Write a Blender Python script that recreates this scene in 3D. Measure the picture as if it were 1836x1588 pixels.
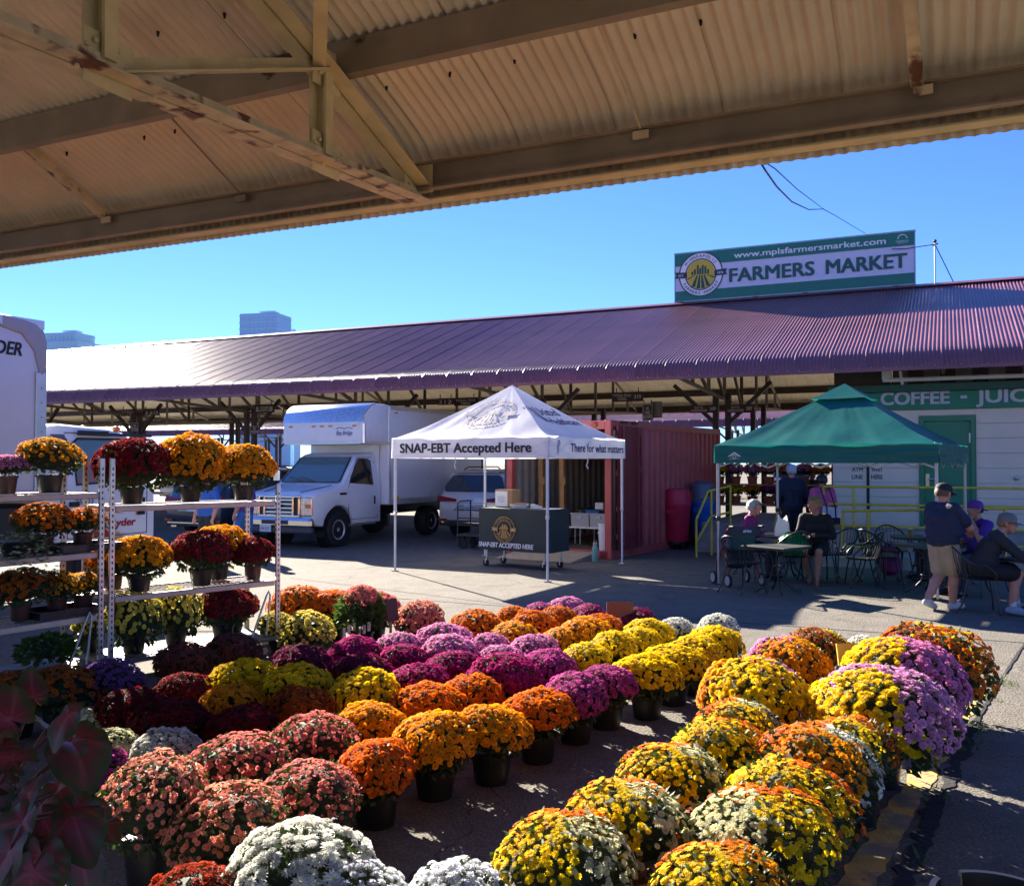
import bpy, bmesh, math, random
import numpy as np
from mathutils import Vector, Matrix, noise as mnoise
for _o in list(bpy.data.objects): bpy.data.objects.remove(_o)
SC = bpy.context.scene
COL = SC.collection
R = math.radians
random.seed(7)
# ------------------------------------------------------------------ camera
FPX, CU, CV, CAMH = 1650.0, 918.0, 794.0, 1.9
PITCH = math.atan(36.0 / FPX)
cam = bpy.data.cameras.new('camera'); cam_o = bpy.data.objects.new('camera', cam); COL.objects.link(cam_o)
cam.sensor_fit = 'HORIZONTAL'; cam.sensor_width = 36.0; cam.lens = 36.0 * FPX / 1836.0
cam.clip_start = 0.05; cam.clip_end = 5000
cam_o.location = (0, 0, CAMH); cam_o.rotation_euler = (math.pi / 2 + PITCH, 0, 0)
SC.camera = cam_o
# ------------------------------------------------------------------ sky, sun, exposure
SUN_AZ, SUN_EL = R(-29.0), R(26.0)          # azimuth from +Y (negative = left of view)
world = bpy.data.worlds.new('World'); SC.world = world; world.use_nodes = True
wn = world.node_tree.nodes; wl = world.node_tree.links
sky = wn.new('ShaderNodeTexSky'); sky.sky_type = 'NISHITA'; sky.sun_disc = False
sky.sun_elevation = SUN_EL; sky.sun_rotation = SUN_AZ
sky.air_density = 1.0; sky.dust_density = 0.0; sky.ozone_density = 3.0; sky.altitude = 250
deep = wn.new('ShaderNodeVectorMath'); deep.operation = 'MULTIPLY'; deep.inputs[1].default_value = (0.29, 0.425, 0.82)   # clear autumn blue
wl.new(sky.outputs[0], deep.inputs[0]); wl.new(deep.outputs[0], wn['Background'].inputs[0]); wn['Background'].inputs[1].default_value = 0.052
sun = bpy.data.lights.new('sun', 'SUN'); sun.energy = 4.0; sun.angle = R(0.53); sun.color = (1.0, 0.90, 0.76)
sun_o = bpy.data.objects.new('sun', sun); COL.objects.link(sun_o)
SUNV = Vector((math.sin(SUN_AZ) * math.cos(SUN_EL), math.cos(SUN_AZ) * math.cos(SUN_EL), math.sin(SUN_EL)))
sun_o.rotation_euler = (-SUNV).to_track_quat('-Z', 'Y').to_euler(); sun_o.location = (0, 0, 60)
vs = SC.view_settings; vs.view_transform = 'Standard'; vs.look = 'None'; vs.exposure = 2.6; vs.gamma = 1.0; vs.use_curve_mapping = False
SC.cycles.max_bounces = 6; SC.cycles.diffuse_bounces = 3; SC.cycles.use_denoising = True
SC.cycles.caustics_reflective = False; SC.cycles.caustics_refractive = False
SC.cycles.sample_clamp_indirect = 4.0
# ------------------------------------------------------------------ picture measurements -> places
def ray(u, v):
    a, b = (u - CU) / FPX, (CV - v) / FPX
    c, s = math.cos(PITCH), math.sin(PITCH)
    return Vector((a, c - s * b, s + c * b))
def gnd(u, v, z=0.0):
    d = ray(u, v); t = (z - CAMH) / d.z
    return Vector((d.x * t, d.y * t, z))
def at_y(u, v, y):
    d = ray(u, v); t = y / d.y
    return Vector((d.x * t, y, CAMH + d.z * t))
def on_plane(u, v, p0, dirv):
    """hit of the sight line with the vertical plane through p0 along dirv"""
    d = ray(u, v); n = Vector((-dirv[1], dirv[0]))
    t = (n.x * p0[0] + n.y * p0[1]) / (n.x * d.x + n.y * d.y)
    return Vector((d.x * t, d.y * t, CAMH + d.z * t))
# ------------------------------------------------------------------ scene bookkeeping
def put(o, parent=None):
    COL.objects.link(o)
    if parent is not None: o.parent = parent
    return o
def tag(o, label=None, cat=None, group=None, kind=None):
    if label: o['label'] = label
    if cat: o['category'] = cat
    if group: o['group'] = group
    if kind: o['kind'] = kind
    return o
def thing(name, label, cat, loc=(0, 0, 0), rotz=0.0, group=None):
    o = bpy.data.objects.new(name, None); o.empty_display_size = 0.1
    o.location = loc; o.rotation_euler = (0, 0, rotz)
    put(o); return tag(o, label, cat, group)
def copy_tree(o, parent=None):
    c = o.copy(); put(c)
    if parent is not None:
        c.parent = parent
    for ch in o.children: copy_tree(ch, c)
    return c
# ------------------------------------------------------------------ materials
MATS = {}
def M(name, col=(0.5, 0.5, 0.5), rough=0.6, metal=0.0, var=0.10, scale=6.0, bump=0.0, bscale=40.0, spec=0.5, coat=0.0,
      trans=0.0, col2=None, mix=0.5, sharp=0.15, detail=6.0, alpha=None, emit=None, objvar=0.0):
    """plain procedural surface: base colour, noise variation, optional second colour in patches, fine relief"""
    if name in MATS: return MATS[name]
    m = bpy.data.materials.new(name); m.use_nodes = True; MATS[name] = m
    nt = m.node_tree; n = nt.nodes; l = nt.links; b = n['Principled BSDF']
    b.inputs['Roughness'].default_value = rough; b.inputs['Metallic'].default_value = metal
    b.inputs['Specular IOR Level'].default_value = spec; b.inputs['Coat Weight'].default_value = coat
    tc = n.new('ShaderNodeTexCoord')
    no = n.new('ShaderNodeTexNoise'); no.inputs['Scale'].default_value = scale; no.inputs['Detail'].default_value = detail
    l.new(tc.outputs['Object'], no.inputs['Vector'])
    mr = n.new('ShaderNodeMapRange'); mr.inputs[1].default_value = 0.3; mr.inputs[2].default_value = 0.7
    mr.inputs[3].default_value = 1 - var; mr.inputs[4].default_value = 1 + var
    l.new(no.outputs[0], mr.inputs[0])
    src = None
    if col2 is not None:
        n2 = n.new('ShaderNodeTexNoise'); n2.inputs['Scale'].default_value = scale * 0.7; n2.inputs['Detail'].default_value = 8
        l.new(tc.outputs['Object'], n2.inputs['Vector'])
        r2 = n.new('ShaderNodeMapRange'); r2.inputs[1].default_value = mix - sharp / 2; r2.inputs[2].default_value = mix + sharp / 2
        l.new(n2.outputs[0], r2.inputs[0])
        mx = n.new('ShaderNodeMix'); mx.data_type = 'RGBA'
        mx.inputs[6].default_value = (*col, 1); mx.inputs[7].default_value = (*col2, 1)
        l.new(r2.outputs[0], mx.inputs[0]); src = mx.outputs[2]
    if objvar:
        oi = n.new('ShaderNodeObjectInfo'); om = n.new('ShaderNodeMath'); om.operation = 'MULTIPLY_ADD'; om.inputs[1].default_value = 2 * objvar; om.inputs[2].default_value = 1 - objvar
        l.new(oi.outputs['Random'], om.inputs[0]); o2 = n.new('ShaderNodeMath'); o2.operation = 'MULTIPLY'; l.new(om.outputs[0], o2.inputs[0]); l.new(mr.outputs[0], o2.inputs[1]); scl = o2.outputs[0]
    else: scl = mr.outputs[0]
    vm = n.new('ShaderNodeVectorMath'); vm.operation = 'SCALE'
    if src is None: vm.inputs[0].default_value = col
    else: l.new(src, vm.inputs[0])
    l.new(scl, vm.inputs['Scale']); l.new(vm.outputs[0], b.inputs['Base Color'])
    if bump > 0:
        nb = n.new('ShaderNodeTexNoise'); nb.inputs['Scale'].default_value = bscale; nb.inputs['Detail'].default_value = 5
        l.new(tc.outputs['Object'], nb.inputs['Vector'])
        bp = n.new('ShaderNodeBump'); bp.inputs['Strength'].default_value = bump; bp.inputs['Distance'].default_value = 0.02
        l.new(nb.outputs[0], bp.inputs['Height']); l.new(bp.outputs[0], b.inputs['Normal'])
    if trans > 0:
        tr = n.new('ShaderNodeBsdfTranslucent'); l.new(vm.outputs[0], tr.inputs[0])
        ms = n.new('ShaderNodeMixShader'); ms.inputs[0].default_value = trans
        l.new(b.outputs[0], ms.inputs[1]); l.new(tr.outputs[0], ms.inputs[2])
        l.new(ms.outputs[0], n['Material Output'].inputs[0])
    if emit: b.inputs['Emission Color'].default_value = (*emit[:3], 1); b.inputs['Emission Strength'].default_value = emit[3]
    return m
def M_glass(name, tint=(0.02, 0.025, 0.03), rough=0.03):
    if name in MATS: return MATS[name]
    m = bpy.data.materials.new(name); m.use_nodes = True; MATS[name] = m
    b = m.node_tree.nodes['Principled BSDF']
    b.inputs['Base Color'].default_value = (*tint, 1); b.inputs['Roughness'].default_value = rough
    b.inputs['Specular IOR Level'].default_value = 0.9; b.inputs['IOR'].default_value = 1.5
    return m
def M_clear(name, tint=(0.75, 0.85, 0.85), tr=0.6):
    if name in MATS: return MATS[name]
    m = bpy.data.materials.new(name); m.use_nodes = True; MATS[name] = m
    nt = m.node_tree; n = nt.nodes; l = nt.links
    g = n.new('ShaderNodeBsdfGlossy'); g.inputs[1].default_value = 0.03
    t = n.new('ShaderNodeBsdfTransparent'); t.inputs[0].default_value = (*tint, 1)
    ms = n.new('ShaderNodeMixShader'); fr = n.new('ShaderNodeFresnel'); fr.inputs[0].default_value = 1.6
    l.new(fr.outputs[0], ms.inputs[0]); l.new(t.outputs[0], ms.inputs[1]); l.new(g.outputs[0], ms.inputs[2])
    l.new(ms.outputs[0], n['Material Output'].inputs[0]); return m
# ------------------------------------------------------------------ mesh builder
def frame_of(d, up=Vector((0, 0, 1))):
    d = d.normalized()
    if abs(d.dot(up)) > 0.98: up = Vector((1, 0, 0))
    a = d.cross(up).normalized(); b = a.cross(d).normalized()
    return a, b
class MB:
    def __init__(s): s.v = []; s.f = []; s.m = []
    def add(s, vs, fs, mat=0):
        o = len(s.v); s.v.extend([tuple(p) for p in vs])
        for f in fs: s.f.append(tuple(i + o for i in f)); s.m.append(mat)
        return s
    def box(s, c, d, mat=0, rot=None, ch=0.0):
        """box centred c with sizes d; ch = chamfer"""
        hx, hy, hz = d[0] / 2, d[1] / 2, d[2] / 2
        if ch <= 0:
            P = [(x, y, z) for x in (-hx, hx) for y in (-hy, hy) for z in (-hz, hz)]
            F = [(0, 1, 3, 2), (4, 6, 7, 5), (0, 4, 5, 1), (2, 3, 7, 6), (0, 2, 6, 4), (1, 5, 7, 3)]
        else:
            ch = min(ch, hx * .95, hy * .95, hz * .95)
            P = []; idx = {}
            for i, sx in enumerate((-1, 1)):
                for j, sy in enumerate((-1, 1)):
                    for k, sz in enumerate((-1, 1)):
                        for a in range(3):
                            q = [sx * (hx - ch), sy * (hy - ch), sz * (hz - ch)]
                            q[a] = (sx * hx, sy * hy, sz * hz)[a]
                            idx[i, j, k, a] = len(P); P.append(tuple(q))
            F = []
            for a in range(3):
                b, c2 = (a + 1) % 3, (a + 2) % 3
                for sa in (0, 1):
                    q = []
                    for sb, sc in ((0, 0), (1, 0), (1, 1), (0, 1)):
                        e = [0, 0, 0]; e[a] = sa; e[b] = sb; e[c2] = sc; q.append(idx[e[0], e[1], e[2], a])
                    F.append(tuple(q if sa else q[::-1]))
                for sb in (0, 1):
                    for sc in (0, 1):
                        e0 = [0, 0, 0]; e0[b] = sb; e0[c2] = sc; e1 = e0[:]; e1[a] = 1
                        q = [idx[(*e0, b)], idx[(*e1, b)], idx[(*e1, c2)], idx[(*e0, c2)]]
                        F.append(tuple(q if (sb + sc) % 2 == 0 else q[::-1]))
            for i in (0, 1):
                for j in (0, 1):
                    for k in (0, 1):
                        q = [idx[i, j, k, 0], idx[i, j, k, 1], idx[i, j, k, 2]]
                        F.append(tuple(q if (i + j + k) % 2 == 1 else q[::-1]))
        c = Vector(c)
        if rot is not None: P = [rot @ Vector(p) + c for p in P]
        else: P = [Vector(p) + c for p in P]
        return s.add(P, F, mat)
    def bar(s, p0, p1, w, h, mat=0, up=Vector((0, 0, 1)), ch=0.0):
        """rectangular bar from p0 to p1, w across, h along up"""
        p0, p1 = Vector(p0), Vector(p1); d = p1 - p0; a, b = frame_of(d, Vector(up))
        rot = Matrix((d.normalized(), a, b)).transposed()
        return s.box((p0 + p1) / 2, (d.length, w, h), mat, rot, ch)
    def tube(s, pts, r, n=8, mat=0, caps=True, closed=False):
        pts = [Vector(p) for p in pts]; k = len(pts)
        rs = r if isinstance(r, (list, tuple)) else [r] * k
        P = []; a = None
        for i, p in enumerate(pts):
            if closed: d = pts[(i + 1) % k] - pts[i - 1]
            else: d = pts[min(i + 1, k - 1)] - pts[max(i - 1, 0)]
            d.normalize()
            if a is None: a, b = frame_of(d)
            else:
                a = (a - d * a.dot(d))
                if a.length < 1e-6: a, b = frame_of(d)
                a.normalize(); b = a.cross(d).normalized()
            for q in range(n):
                t = 2 * math.pi * q / n
                P.append(p + (a * math.cos(t) + b * math.sin(t)) * rs[i])
        F = []
        for i in range(k if closed else k - 1):
            for q in range(n):
                i2 = (i + 1) % k
                F.append((i * n + q, i2 * n + q, i2 * n + (q + 1) % n, i * n + (q + 1) % n))
        if caps and not closed:
            F.append(tuple(range(n))); F.append(tuple((k - 1) * n + q for q in reversed(range(n))))
        return s.add(P, F, mat)
    def lathe(s, prof, n=20, c=(0, 0, 0), mat=0, rot=None, cap0=True, cap1=True):
        c = Vector(c); P = []
        for r, z in prof:
            for q in range(n):
                t = 2 * math.pi * q / n; p = Vector((r * math.cos(t), r * math.sin(t), z))
                P.append((rot @ p if rot is not None else p) + c)
        F = []
        for i in range(len(prof) - 1):
            for q in range(n):
                F.append((i * n + q, i * n + (q + 1) % n, (i + 1) * n + (q + 1) % n, (i + 1) * n + q))
        if cap0: F.append(tuple(reversed(range(n))))
        if cap1: F.append(tuple((len(prof) - 1) * n + q for q in range(n)))
        return s.add(P, F, mat)
    def prism(s, poly, fn, t0, t1, mat=0):
        n = len(poly)
        P = [fn(a, b, t0) for a, b in poly] + [fn(a, b, t1) for a, b in poly]
        F = [tuple(reversed(range(n))), tuple(range(n, 2 * n))]
        F += [(i, (i + 1) % n, n + (i + 1) % n, n + i) for i in range(n)]
        return s.add(P, F, mat)
    def grid(s, fn, nu, nv, mat=0, flip=False):
        P = [fn(i / nu, j / nv) for j in range(nv + 1) for i in range(nu + 1)]
        F = []
        for j in range(nv):
            for i in range(nu):
                q = (j * (nu + 1) + i, j * (nu + 1) + i + 1, (j + 1) * (nu + 1) + i + 1, (j + 1) * (nu + 1) + i)
                F.append(q[::-1] if flip else q)
        return s.add(P, F, mat)
    def ball(s, c, r, n=10, m=7, mat=0, sc=(1, 1, 1)):
        prof = [(max(1e-4, math.sin(math.pi * i / m)) * r, -math.cos(math.pi * i / m) * r) for i in range(m + 1)]
        c = Vector(c); P = []
        for rr, z in prof:
            for q in range(n):
                t = 2 * math.pi * q / n
                P.append(c + Vector((rr * math.cos(t) * sc[0], rr * math.sin(t) * sc[1], z * sc[2])))
        F = [(i * n + q, i * n + (q + 1) % n, (i + 1) * n + (q + 1) % n, (i + 1) * n + q) for i in range(m) for q in range(n)]
        return s.add(P, F, mat)
    def xform(s, mt): s.v = [tuple(mt @ Vector(p)) for p in s.v]; return s
    def mesh(s, name, mats, smooth=None):
        me = bpy.data.meshes.new(name); me.from_pydata(s.v, [], s.f)
        for m in (mats if isinstance(mats, (list, tuple)) else [mats]): me.materials.append(m)
        if s.m and max(s.m) > 0: me.polygons.foreach_set('material_index', s.m)
        if smooth:
            me.polygons.foreach_set('use_smooth', [True] * len(me.polygons))
            if smooth < 179: me.set_sharp_from_angle(angle=R(smooth))
        me.update(); return me
    def build(s, name, mats, parent=None, smooth=None, label=None, kind=None):
        o = bpy.data.objects.new(name, s.mesh(name, mats, smooth)); put(o, parent)
        return tag(o, label, None, None, kind)
def part(name, me, parent, **kw):
    o = bpy.data.objects.new(name, me); put(o, parent); return tag(o, **kw)
def bbox(name, c, d, mat, parent, ch=0.0, rot=None, label=None):
    return MB().box(c, d, 0, rot, ch).build(name, mat, parent, label=label)
def btube(name, pts, r, mat, parent, n=8, closed=False, smooth=60):
    return MB().tube(pts, r, n, closed=closed).build(name, mat, parent, smooth)
# ------------------------------------------------------------------ lettering
_TXT = {}
def text_geo(body, bold=0.0, space=1.0):
    key = (body, bold, space)
    if key not in _TXT:
        cu = bpy.data.curves.new('lettering', 'FONT'); cu.body = body; cu.size = 1.0; cu.offset = bold
        cu.resolution_u = 3; cu.fill_mode = 'FRONT'; cu.space_character = space
        o = bpy.data.objects.new('lettering', cu); COL.objects.link(o)
        bpy.context.view_layer.update()
        me = bpy.data.meshes.new_from_object(o)
        V = [tuple(v.co) for v in me.vertices]; F = [tuple(p.vertices) for p in me.polygons]
        bpy.data.objects.remove(o); bpy.data.meshes.remove(me)
        xs = [p[0] for p in V] or [0]; ys = [p[1] for p in V] or [0]
        _TXT[key] = (V, F, min(xs), max(xs), min(ys), max(ys))
    return _TXT[key]
def add_text(mb, body, fn, x0, y0, w=None, h=None, mat=0, bold=0.0, space=1.0, align='L', slant=0.0):
    """letters fitted to width w and/or cap height h at (x0,y0); fn maps (x,y) to 3D"""
    V, F, xa, xb, ya, yb = text_geo(body, 0.0, space)
    sx = sy = 1.0
    if h: sy = h / 0.73
    if w: sx = w / max(1e-6, xb - xa)
    if w and not h: sy = sx
    if h and not w: sx = sy
    wid = (xb - xa) * sx
    off = {'L': 0, 'C': -wid / 2, 'R': -wid}[align]
    if w and bold: sx *= (w - 2 * bold * sy) / w
    o = Vector(fn(x0, y0)); d = .002; nn = (Vector(fn(x0 + d, y0)) - o).cross(Vector(fn(x0, y0 + d)) - o)
    nn = nn.normalized() if nn.length > 0 else Vector((0, 0, 0))
    b = bold * sy * 1.15                                    # heavier strokes: shifted layers a hair apart
    for k, (ex, ey) in enumerate(((0, 0),) if bold <= 0 else ((-1, -.6), (1, -.6), (-1, .6), (1, .6), (0, 0))):
        mb.add([Vector(fn(x0 + off + (p[0] - xa) * sx + slant * p[1] * sy + ex * b, y0 + p[1] * sy + ey * b)) + nn * (.0006 * k) for p in V], F, mat)
def text_part(name, body, fn, x0, y0, mat, parent, **kw):
    mb = MB(); add_text(mb, body, fn, x0, y0, **kw); return mb.build(name, mat, parent)
def ring2d(mb, fn, cx, cy, r0, r1, mat, n=40, a0=0, a1=2 * math.pi):
    P = []; F = []
    for i in range(n + 1):
        a = a0 + (a1 - a0) * i / n
        P += [fn(cx + r0 * math.cos(a), cy + r0 * math.sin(a)), fn(cx + r1 * math.cos(a), cy + r1 * math.sin(a))]
    for i in range(n): F.append((2 * i, 2 * i + 1, 2 * i + 3, 2 * i + 2))
    mb.add(P, F, mat)
def disc2d(mb, fn, cx, cy, r, mat, n=40):
    for k in range(4):
        ring2d(mb, fn, cx, cy, max(1e-4, r * k / 4), r * (k + 1) / 4, mat, n)
def poly2d(mb, fn, pts, mat): mb.add([fn(x, y) for x, y in pts], [tuple(range(len(pts)))], mat)
def arc_text(mb, body, fn, cx, cy, r, a_mid, span, h, mat, inward=False):
    n = len(body)
    for i, ch in enumerate(body):
        if ch == ' ': continue
        t = (i + 0.5) / n - 0.5
        a = a_mid - t * span if not inward else a_mid + t * span
        ca, sa = math.cos(a), math.sin(a)
        if not inward: ex, ey = (sa, -ca), (ca, sa)
        else: ex, ey = (-sa, ca), (-ca, -sa)
        rr = r
        g = lambda x, y: fn(cx + rr * ca + ex[0] * x + ey[0] * y, cy + rr * sa + ex[1] * x + ey[1] * y)
        add_text(mb, ch, g, 0, -h / 2, h=h, mat=mat, bold=0.01, align='C')
def market_emblem(fnz, r, parent, m_line, m_white, m_field, m_ink):
    """round market badge: rim, skyline over field rows, ribbon; fnz(x,y,layer)"""
    L = lambda k: (lambda x, y: fnz(x, y, k))
    if m_white:
        mb = MB(); disc2d(mb, L(1), 0, 0, r, 0); mb.build('badge_disc', m_white, parent)
    mb = MB(); ring2d(mb, L(2), 0, 0, r * .95, r, 0); ring2d(mb, L(2), 0, 0, r * .66, r * .71, 0); mb.build('badge_rings', m_line, parent)
    mb = MB()
    if m_field: disc2d(mb, L(2), 0, 0, r * .65, 0)
    if m_field: mb.build('badge_field', m_field, parent)
    mb = MB(); q = .65 * r
    for a in (-1.0, -.55, -.18, .18, .55, 1.0) if m_field else (-.8, -.38, 0, .38, .8):
        b0 = a * .28 * r; b1 = a * .62 * r; y1 = -math.sqrt(max(0.0, q * q - b1 * b1)) * .98
        w0, w1 = .03 * r, .085 * r
        poly2d(mb, L(3), [(b0 - w0, -.03 * r), (b1 - w1, y1), (b1 + w1, y1), (b0 + w0, -.03 * r)], 0)
    for i, (x, hh) in enumerate(((-.38, .16), (-.26, .26), (-.13, .44), (-.02, .30), (.09, .42), (.21, .36), (.33, .22))):
        poly2d(mb, L(3), [((x - .045) * r, .0), ((x + .045) * r, .0), ((x + .045) * r, hh * r), ((x - .045) * r, (hh - .03) * r)], 0)
    mb.build('badge_skyline', m_ink, parent)
    for sgn in (-1, 1):
        mb = MB(); pts = [(.62, -.13), (1.18, -.10), (1.10, .03), (1.18, .17), (.62, .13)]
        pts = [(sgn * x * r, y * r) for x, y in pts]
        poly2d(mb, L(4), pts if sgn > 0 else pts[::-1], 0); mb.build('badge_ribbon', m_line, parent)
    mb = MB()
    arc_text(mb, 'MINNEAPOLIS', L(4), 0, 0, r * .83, math.pi / 2, 2.0, r * .13, 0)
    arc_text(mb, 'FARMERS MARKET', L(4), 0, 0, r * .83, -math.pi / 2, 2.3, r * .13, 0, inward=True)
    mb.build('badge_lettering', m_line, parent)
    mb = MB()
    add_text(mb, 'EST.', L(5), -.88 * r, -.05 * r, h=r * .11, align='C'); add_text(mb, '1876', L(5), .88 * r, -.05 * r, h=r * .11, align='C')
    mb.build('ribbon_lettering', m_white or MATS['print_white'], parent)
# ================================================================== shared materials
W_ = M('print_white', (0.78, 0.78, 0.80), 0.6, var=0.03)
BLK = M('print_black', (0.012, 0.013, 0.018), 0.6, var=0.05)
NAVY = M('print_navy', (0.012, 0.03, 0.20), 0.6, var=0.05)
STEEL = M('galvanised_steel', (0.55, 0.55, 0.54), 0.38, 0.85, var=0.18, scale=9, bump=0.05)
ALU = M('brushed_aluminium', (0.66, 0.66, 0.66), 0.32, 0.9, var=0.12, scale=12)
CHROME = M('chrome', (0.75, 0.76, 0.78), 0.10, 1.0, var=0.03)
RUBBER = M('black_rubber', (0.012, 0.012, 0.013), 0.75, var=0.2, scale=20, bump=0.1)
IRON = M('black_wrought_iron', (0.010, 0.010, 0.012), 0.38, var=0.15, spec=0.6)
BPLAST = M('black_plastic', (0.010, 0.010, 0.011), 0.38, var=0.15, spec=0.5)
WPAINT = M('white_vehicle_paint', (0.74, 0.75, 0.77), 0.28, var=0.03, coat=0.3)
WPLAST = M('white_plastic', (0.75, 0.75, 0.74), 0.45, var=0.04)
GLASS = M_glass('dark_glass'); GLASS_T = M_glass('teal_glass', (0.10, 0.17, 0.17), 0.06)
CREAM = M('cream_roof_paint', (0.89, 0.80, 0.63), 0.55, objvar=.07, var=0.13, scale=2.0, bump=0.05, bscale=12)
TRUSSM = M('olive_cream_steel_paint', (0.74, 0.61, 0.33), 0.5, var=0.14, scale=5, bump=0.10, bscale=30)
RUSTM = M('peeling_steel_paint', (0.72, 0.58, 0.37), 0.6, var=0.2, scale=7, col2=(0.16, 0.06, 0.03), mix=0.60, sharp=0.07, bump=0.3, bscale=25)
BEAMM = M('brown_grey_beam_paint', (0.34, 0.265, 0.185), 0.55, var=0.2, scale=3, col2=(0.07, 0.03, 0.02), mix=0.66, sharp=0.03, bump=0.12, bscale=20)
MAROON = M('maroon_roof_paint', (0.21, 0.078, 0.092), 0.36, var=0.18, scale=0.9, spec=0.42, coat=0.0, objvar=.13, bump=0.03, bscale=9)
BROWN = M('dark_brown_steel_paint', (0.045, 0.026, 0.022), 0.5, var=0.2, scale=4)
YELLOWP = M('yellow_rail_paint', (0.66, 0.49, 0.045), 0.45, var=0.14, scale=5)
CONC = M('grey_concrete', (0.30, 0.285, 0.26), 0.9, var=0.18, scale=3, bump=0.3, bscale=30)
CARD = M('cardboard', (0.36, 0.21, 0.10), 0.8, var=0.08)
WOOD = M('raw_lumber', (0.45, 0.25, 0.10), 0.7, var=0.2, scale=8)

def ground_material():
    m = bpy.data.materials.new('weathered_concrete_paving'); m.use_nodes = True; MATS['ground'] = m
    nt = m.node_tree; n = nt.nodes; l = nt.links; b = n['Principled BSDF']; b.inputs['Roughness'].default_value = 0.92
    b.inputs['Specular IOR Level'].default_value = 0.25
    tc = n.new('ShaderNodeTexCoord')
    def noise(sc, det=6, rough=0.6):
        x = n.new('ShaderNodeTexNoise'); x.inputs['Scale'].default_value = sc; x.inputs['Detail'].default_value = det
        x.inputs['Roughness'].default_value = rough; l.new(tc.outputs['Object'], x.inputs['Vector']); return x.outputs[0]
    def ramp(s, a, b_, lo, hi):
        r = n.new('ShaderNodeMapRange'); r.inputs[1].default_value = a; r.inputs[2].default_value = b_
        r.inputs[3].default_value = lo; r.inputs[4].default_value = hi; l.new(s, r.inputs[0]); return r.outputs[0]
    def mul(a, c):
        x = n.new('ShaderNodeMath'); x.operation = 'MULTIPLY'; l.new(a, x.inputs[0]); l.new(c, x.inputs[1]); return x.outputs[0]
    big = ramp(noise(0.35, 4), 0.3, 0.7, 0.82, 1.12); mid = ramp(noise(3.0, 8, 0.7), 0.3, 0.7, 0.80, 1.15)
    fine = ramp(noise(60, 4, 0.8), 0.3, 0.7, 0.62, 1.35)
    vo = n.new('ShaderNodeTexVoronoi'); vo.inputs['Scale'].default_value = 55; l.new(tc.outputs['Object'], vo.inputs['Vector'])
    agg = ramp(vo.outputs['Distance'], 0.0, 0.5, 1.25, 0.72)
    stain = ramp(noise(1.1, 9, 0.75), 0.56, 0.68, 1.0, 0.62)
    f = mul(mul(mul(big, mid), mul(fine, agg)), stain)
    wx = n.new('ShaderNodeTexVoronoi'); wx.feature = 'DISTANCE_TO_EDGE'; wx.inputs['Scale'].default_value = 0.42
    dv = n.new('ShaderNodeVectorMath'); dv.operation = 'ADD'
    nz = n.new('ShaderNodeTexNoise'); nz.inputs['Scale'].default_value = 1.6; nz.inputs['Detail'].default_value = 6
    l.new(tc.outputs['Object'], nz.inputs['Vector']); l.new(tc.outputs['Object'], dv.inputs[0]); l.new(nz.outputs[1], dv.inputs[1])
    l.new(dv.outputs[0], wx.inputs['Vector'])
    crack = ramp(wx.outputs['Distance'], 0.0, 0.006, 0.45, 1.0)
    f = mul(f, crack)
    vm = n.new('ShaderNodeVectorMath'); vm.operation = 'SCALE'; vm.inputs[0].default_value = (0.192, 0.173, 0.145)
    l.new(f, vm.inputs['Scale']); l.new(vm.outputs[0], b.inputs['Base Color'])
    ad = n.new('ShaderNodeMath'); ad.operation = 'ADD'; l.new(noise(26, 6, 0.8), ad.inputs[0]); l.new(vo.outputs['Distance'], ad.inputs[1])
    bp = n.new('ShaderNodeBump'); bp.inputs['Strength'].default_value = 0.55; bp.inputs['Distance'].default_value = 0.012
    l.new(ad.outputs[0], bp.inputs['Height']); l.new(bp.outputs[0], b.inputs['Normal'])
    return m
GROUND = ground_material()
g = MB().add([(-700, -300, 0), (700, -300, 0), (700, 1500, 0), (-700, 1500, 0)], [(0, 1, 2, 3)]).build('ground', GROUND)
tag(g, 'weathered light concrete paving of the market lot', kind='structure')
# paving joints and a thin dark line, worn stall line and tar-filled crack (sheets just above the paving)
def strip(name, pts, w, mat, z, label, kind='structure', rag=0.0, seg=24):
    pts = [Vector((p[0], p[1], 0)) for p in pts]; P = []; F = []
    tot = [0]
    for a, b in zip(pts, pts[1:]): tot.append(tot[-1] + (b - a).length)
    N = max(2, int(tot[-1] * seg))
    for i in range(N + 1):
        t = tot[-1] * i / N; k = max(j for j in range(len(tot) - 1) if tot[j] <= t + 1e-9)
        a, b = pts[k], pts[k + 1]; q = a.lerp(b, (t - tot[k]) / max(1e-6, tot[k + 1] - tot[k])); d = (b - a).normalized()
        nn = Vector((-d.y, d.x, 0))
        w0 = w / 2 * (1 + rag * mnoise.noise(Vector((t * 3.1, 1.7, w)))) + rag * w * .5 * mnoise.noise(Vector((t * 11, 9, w)))
        w1 = w / 2 * (1 + rag * mnoise.noise(Vector((t * 2.7, 5.7, w)))) + rag * w * .5 * mnoise.noise(Vector((t * 10, 4, w)))
        P += [q + nn * max(.002, w0) + Vector((0, 0, z)), q - nn * max(.002, w1) + Vector((0, 0, z))]
    for i in range(N): F.append((2 * i, 2 * i + 1, 2 * i + 3, 2 * i + 2))
    o = MB().add(P, F).build(name, mat); tag(o, label, kind=kind); return o
PAVE_LINE = M('paving_line_filler', (0.055, 0.05, 0.045), 0.95, var=0.3)
TAR = M('dark_tar', (0.009, 0.008, 0.009), 0.85, var=0.35, scale=10, bump=0.4)
YLINE = M('worn_yellow_line', (0.56, 0.35, 0.08), 0.85, var=0.25, scale=8, col2=(0.26, 0.21, 0.14), mix=0.52, sharp=0.14, bump=0.3, bscale=50)
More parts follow.
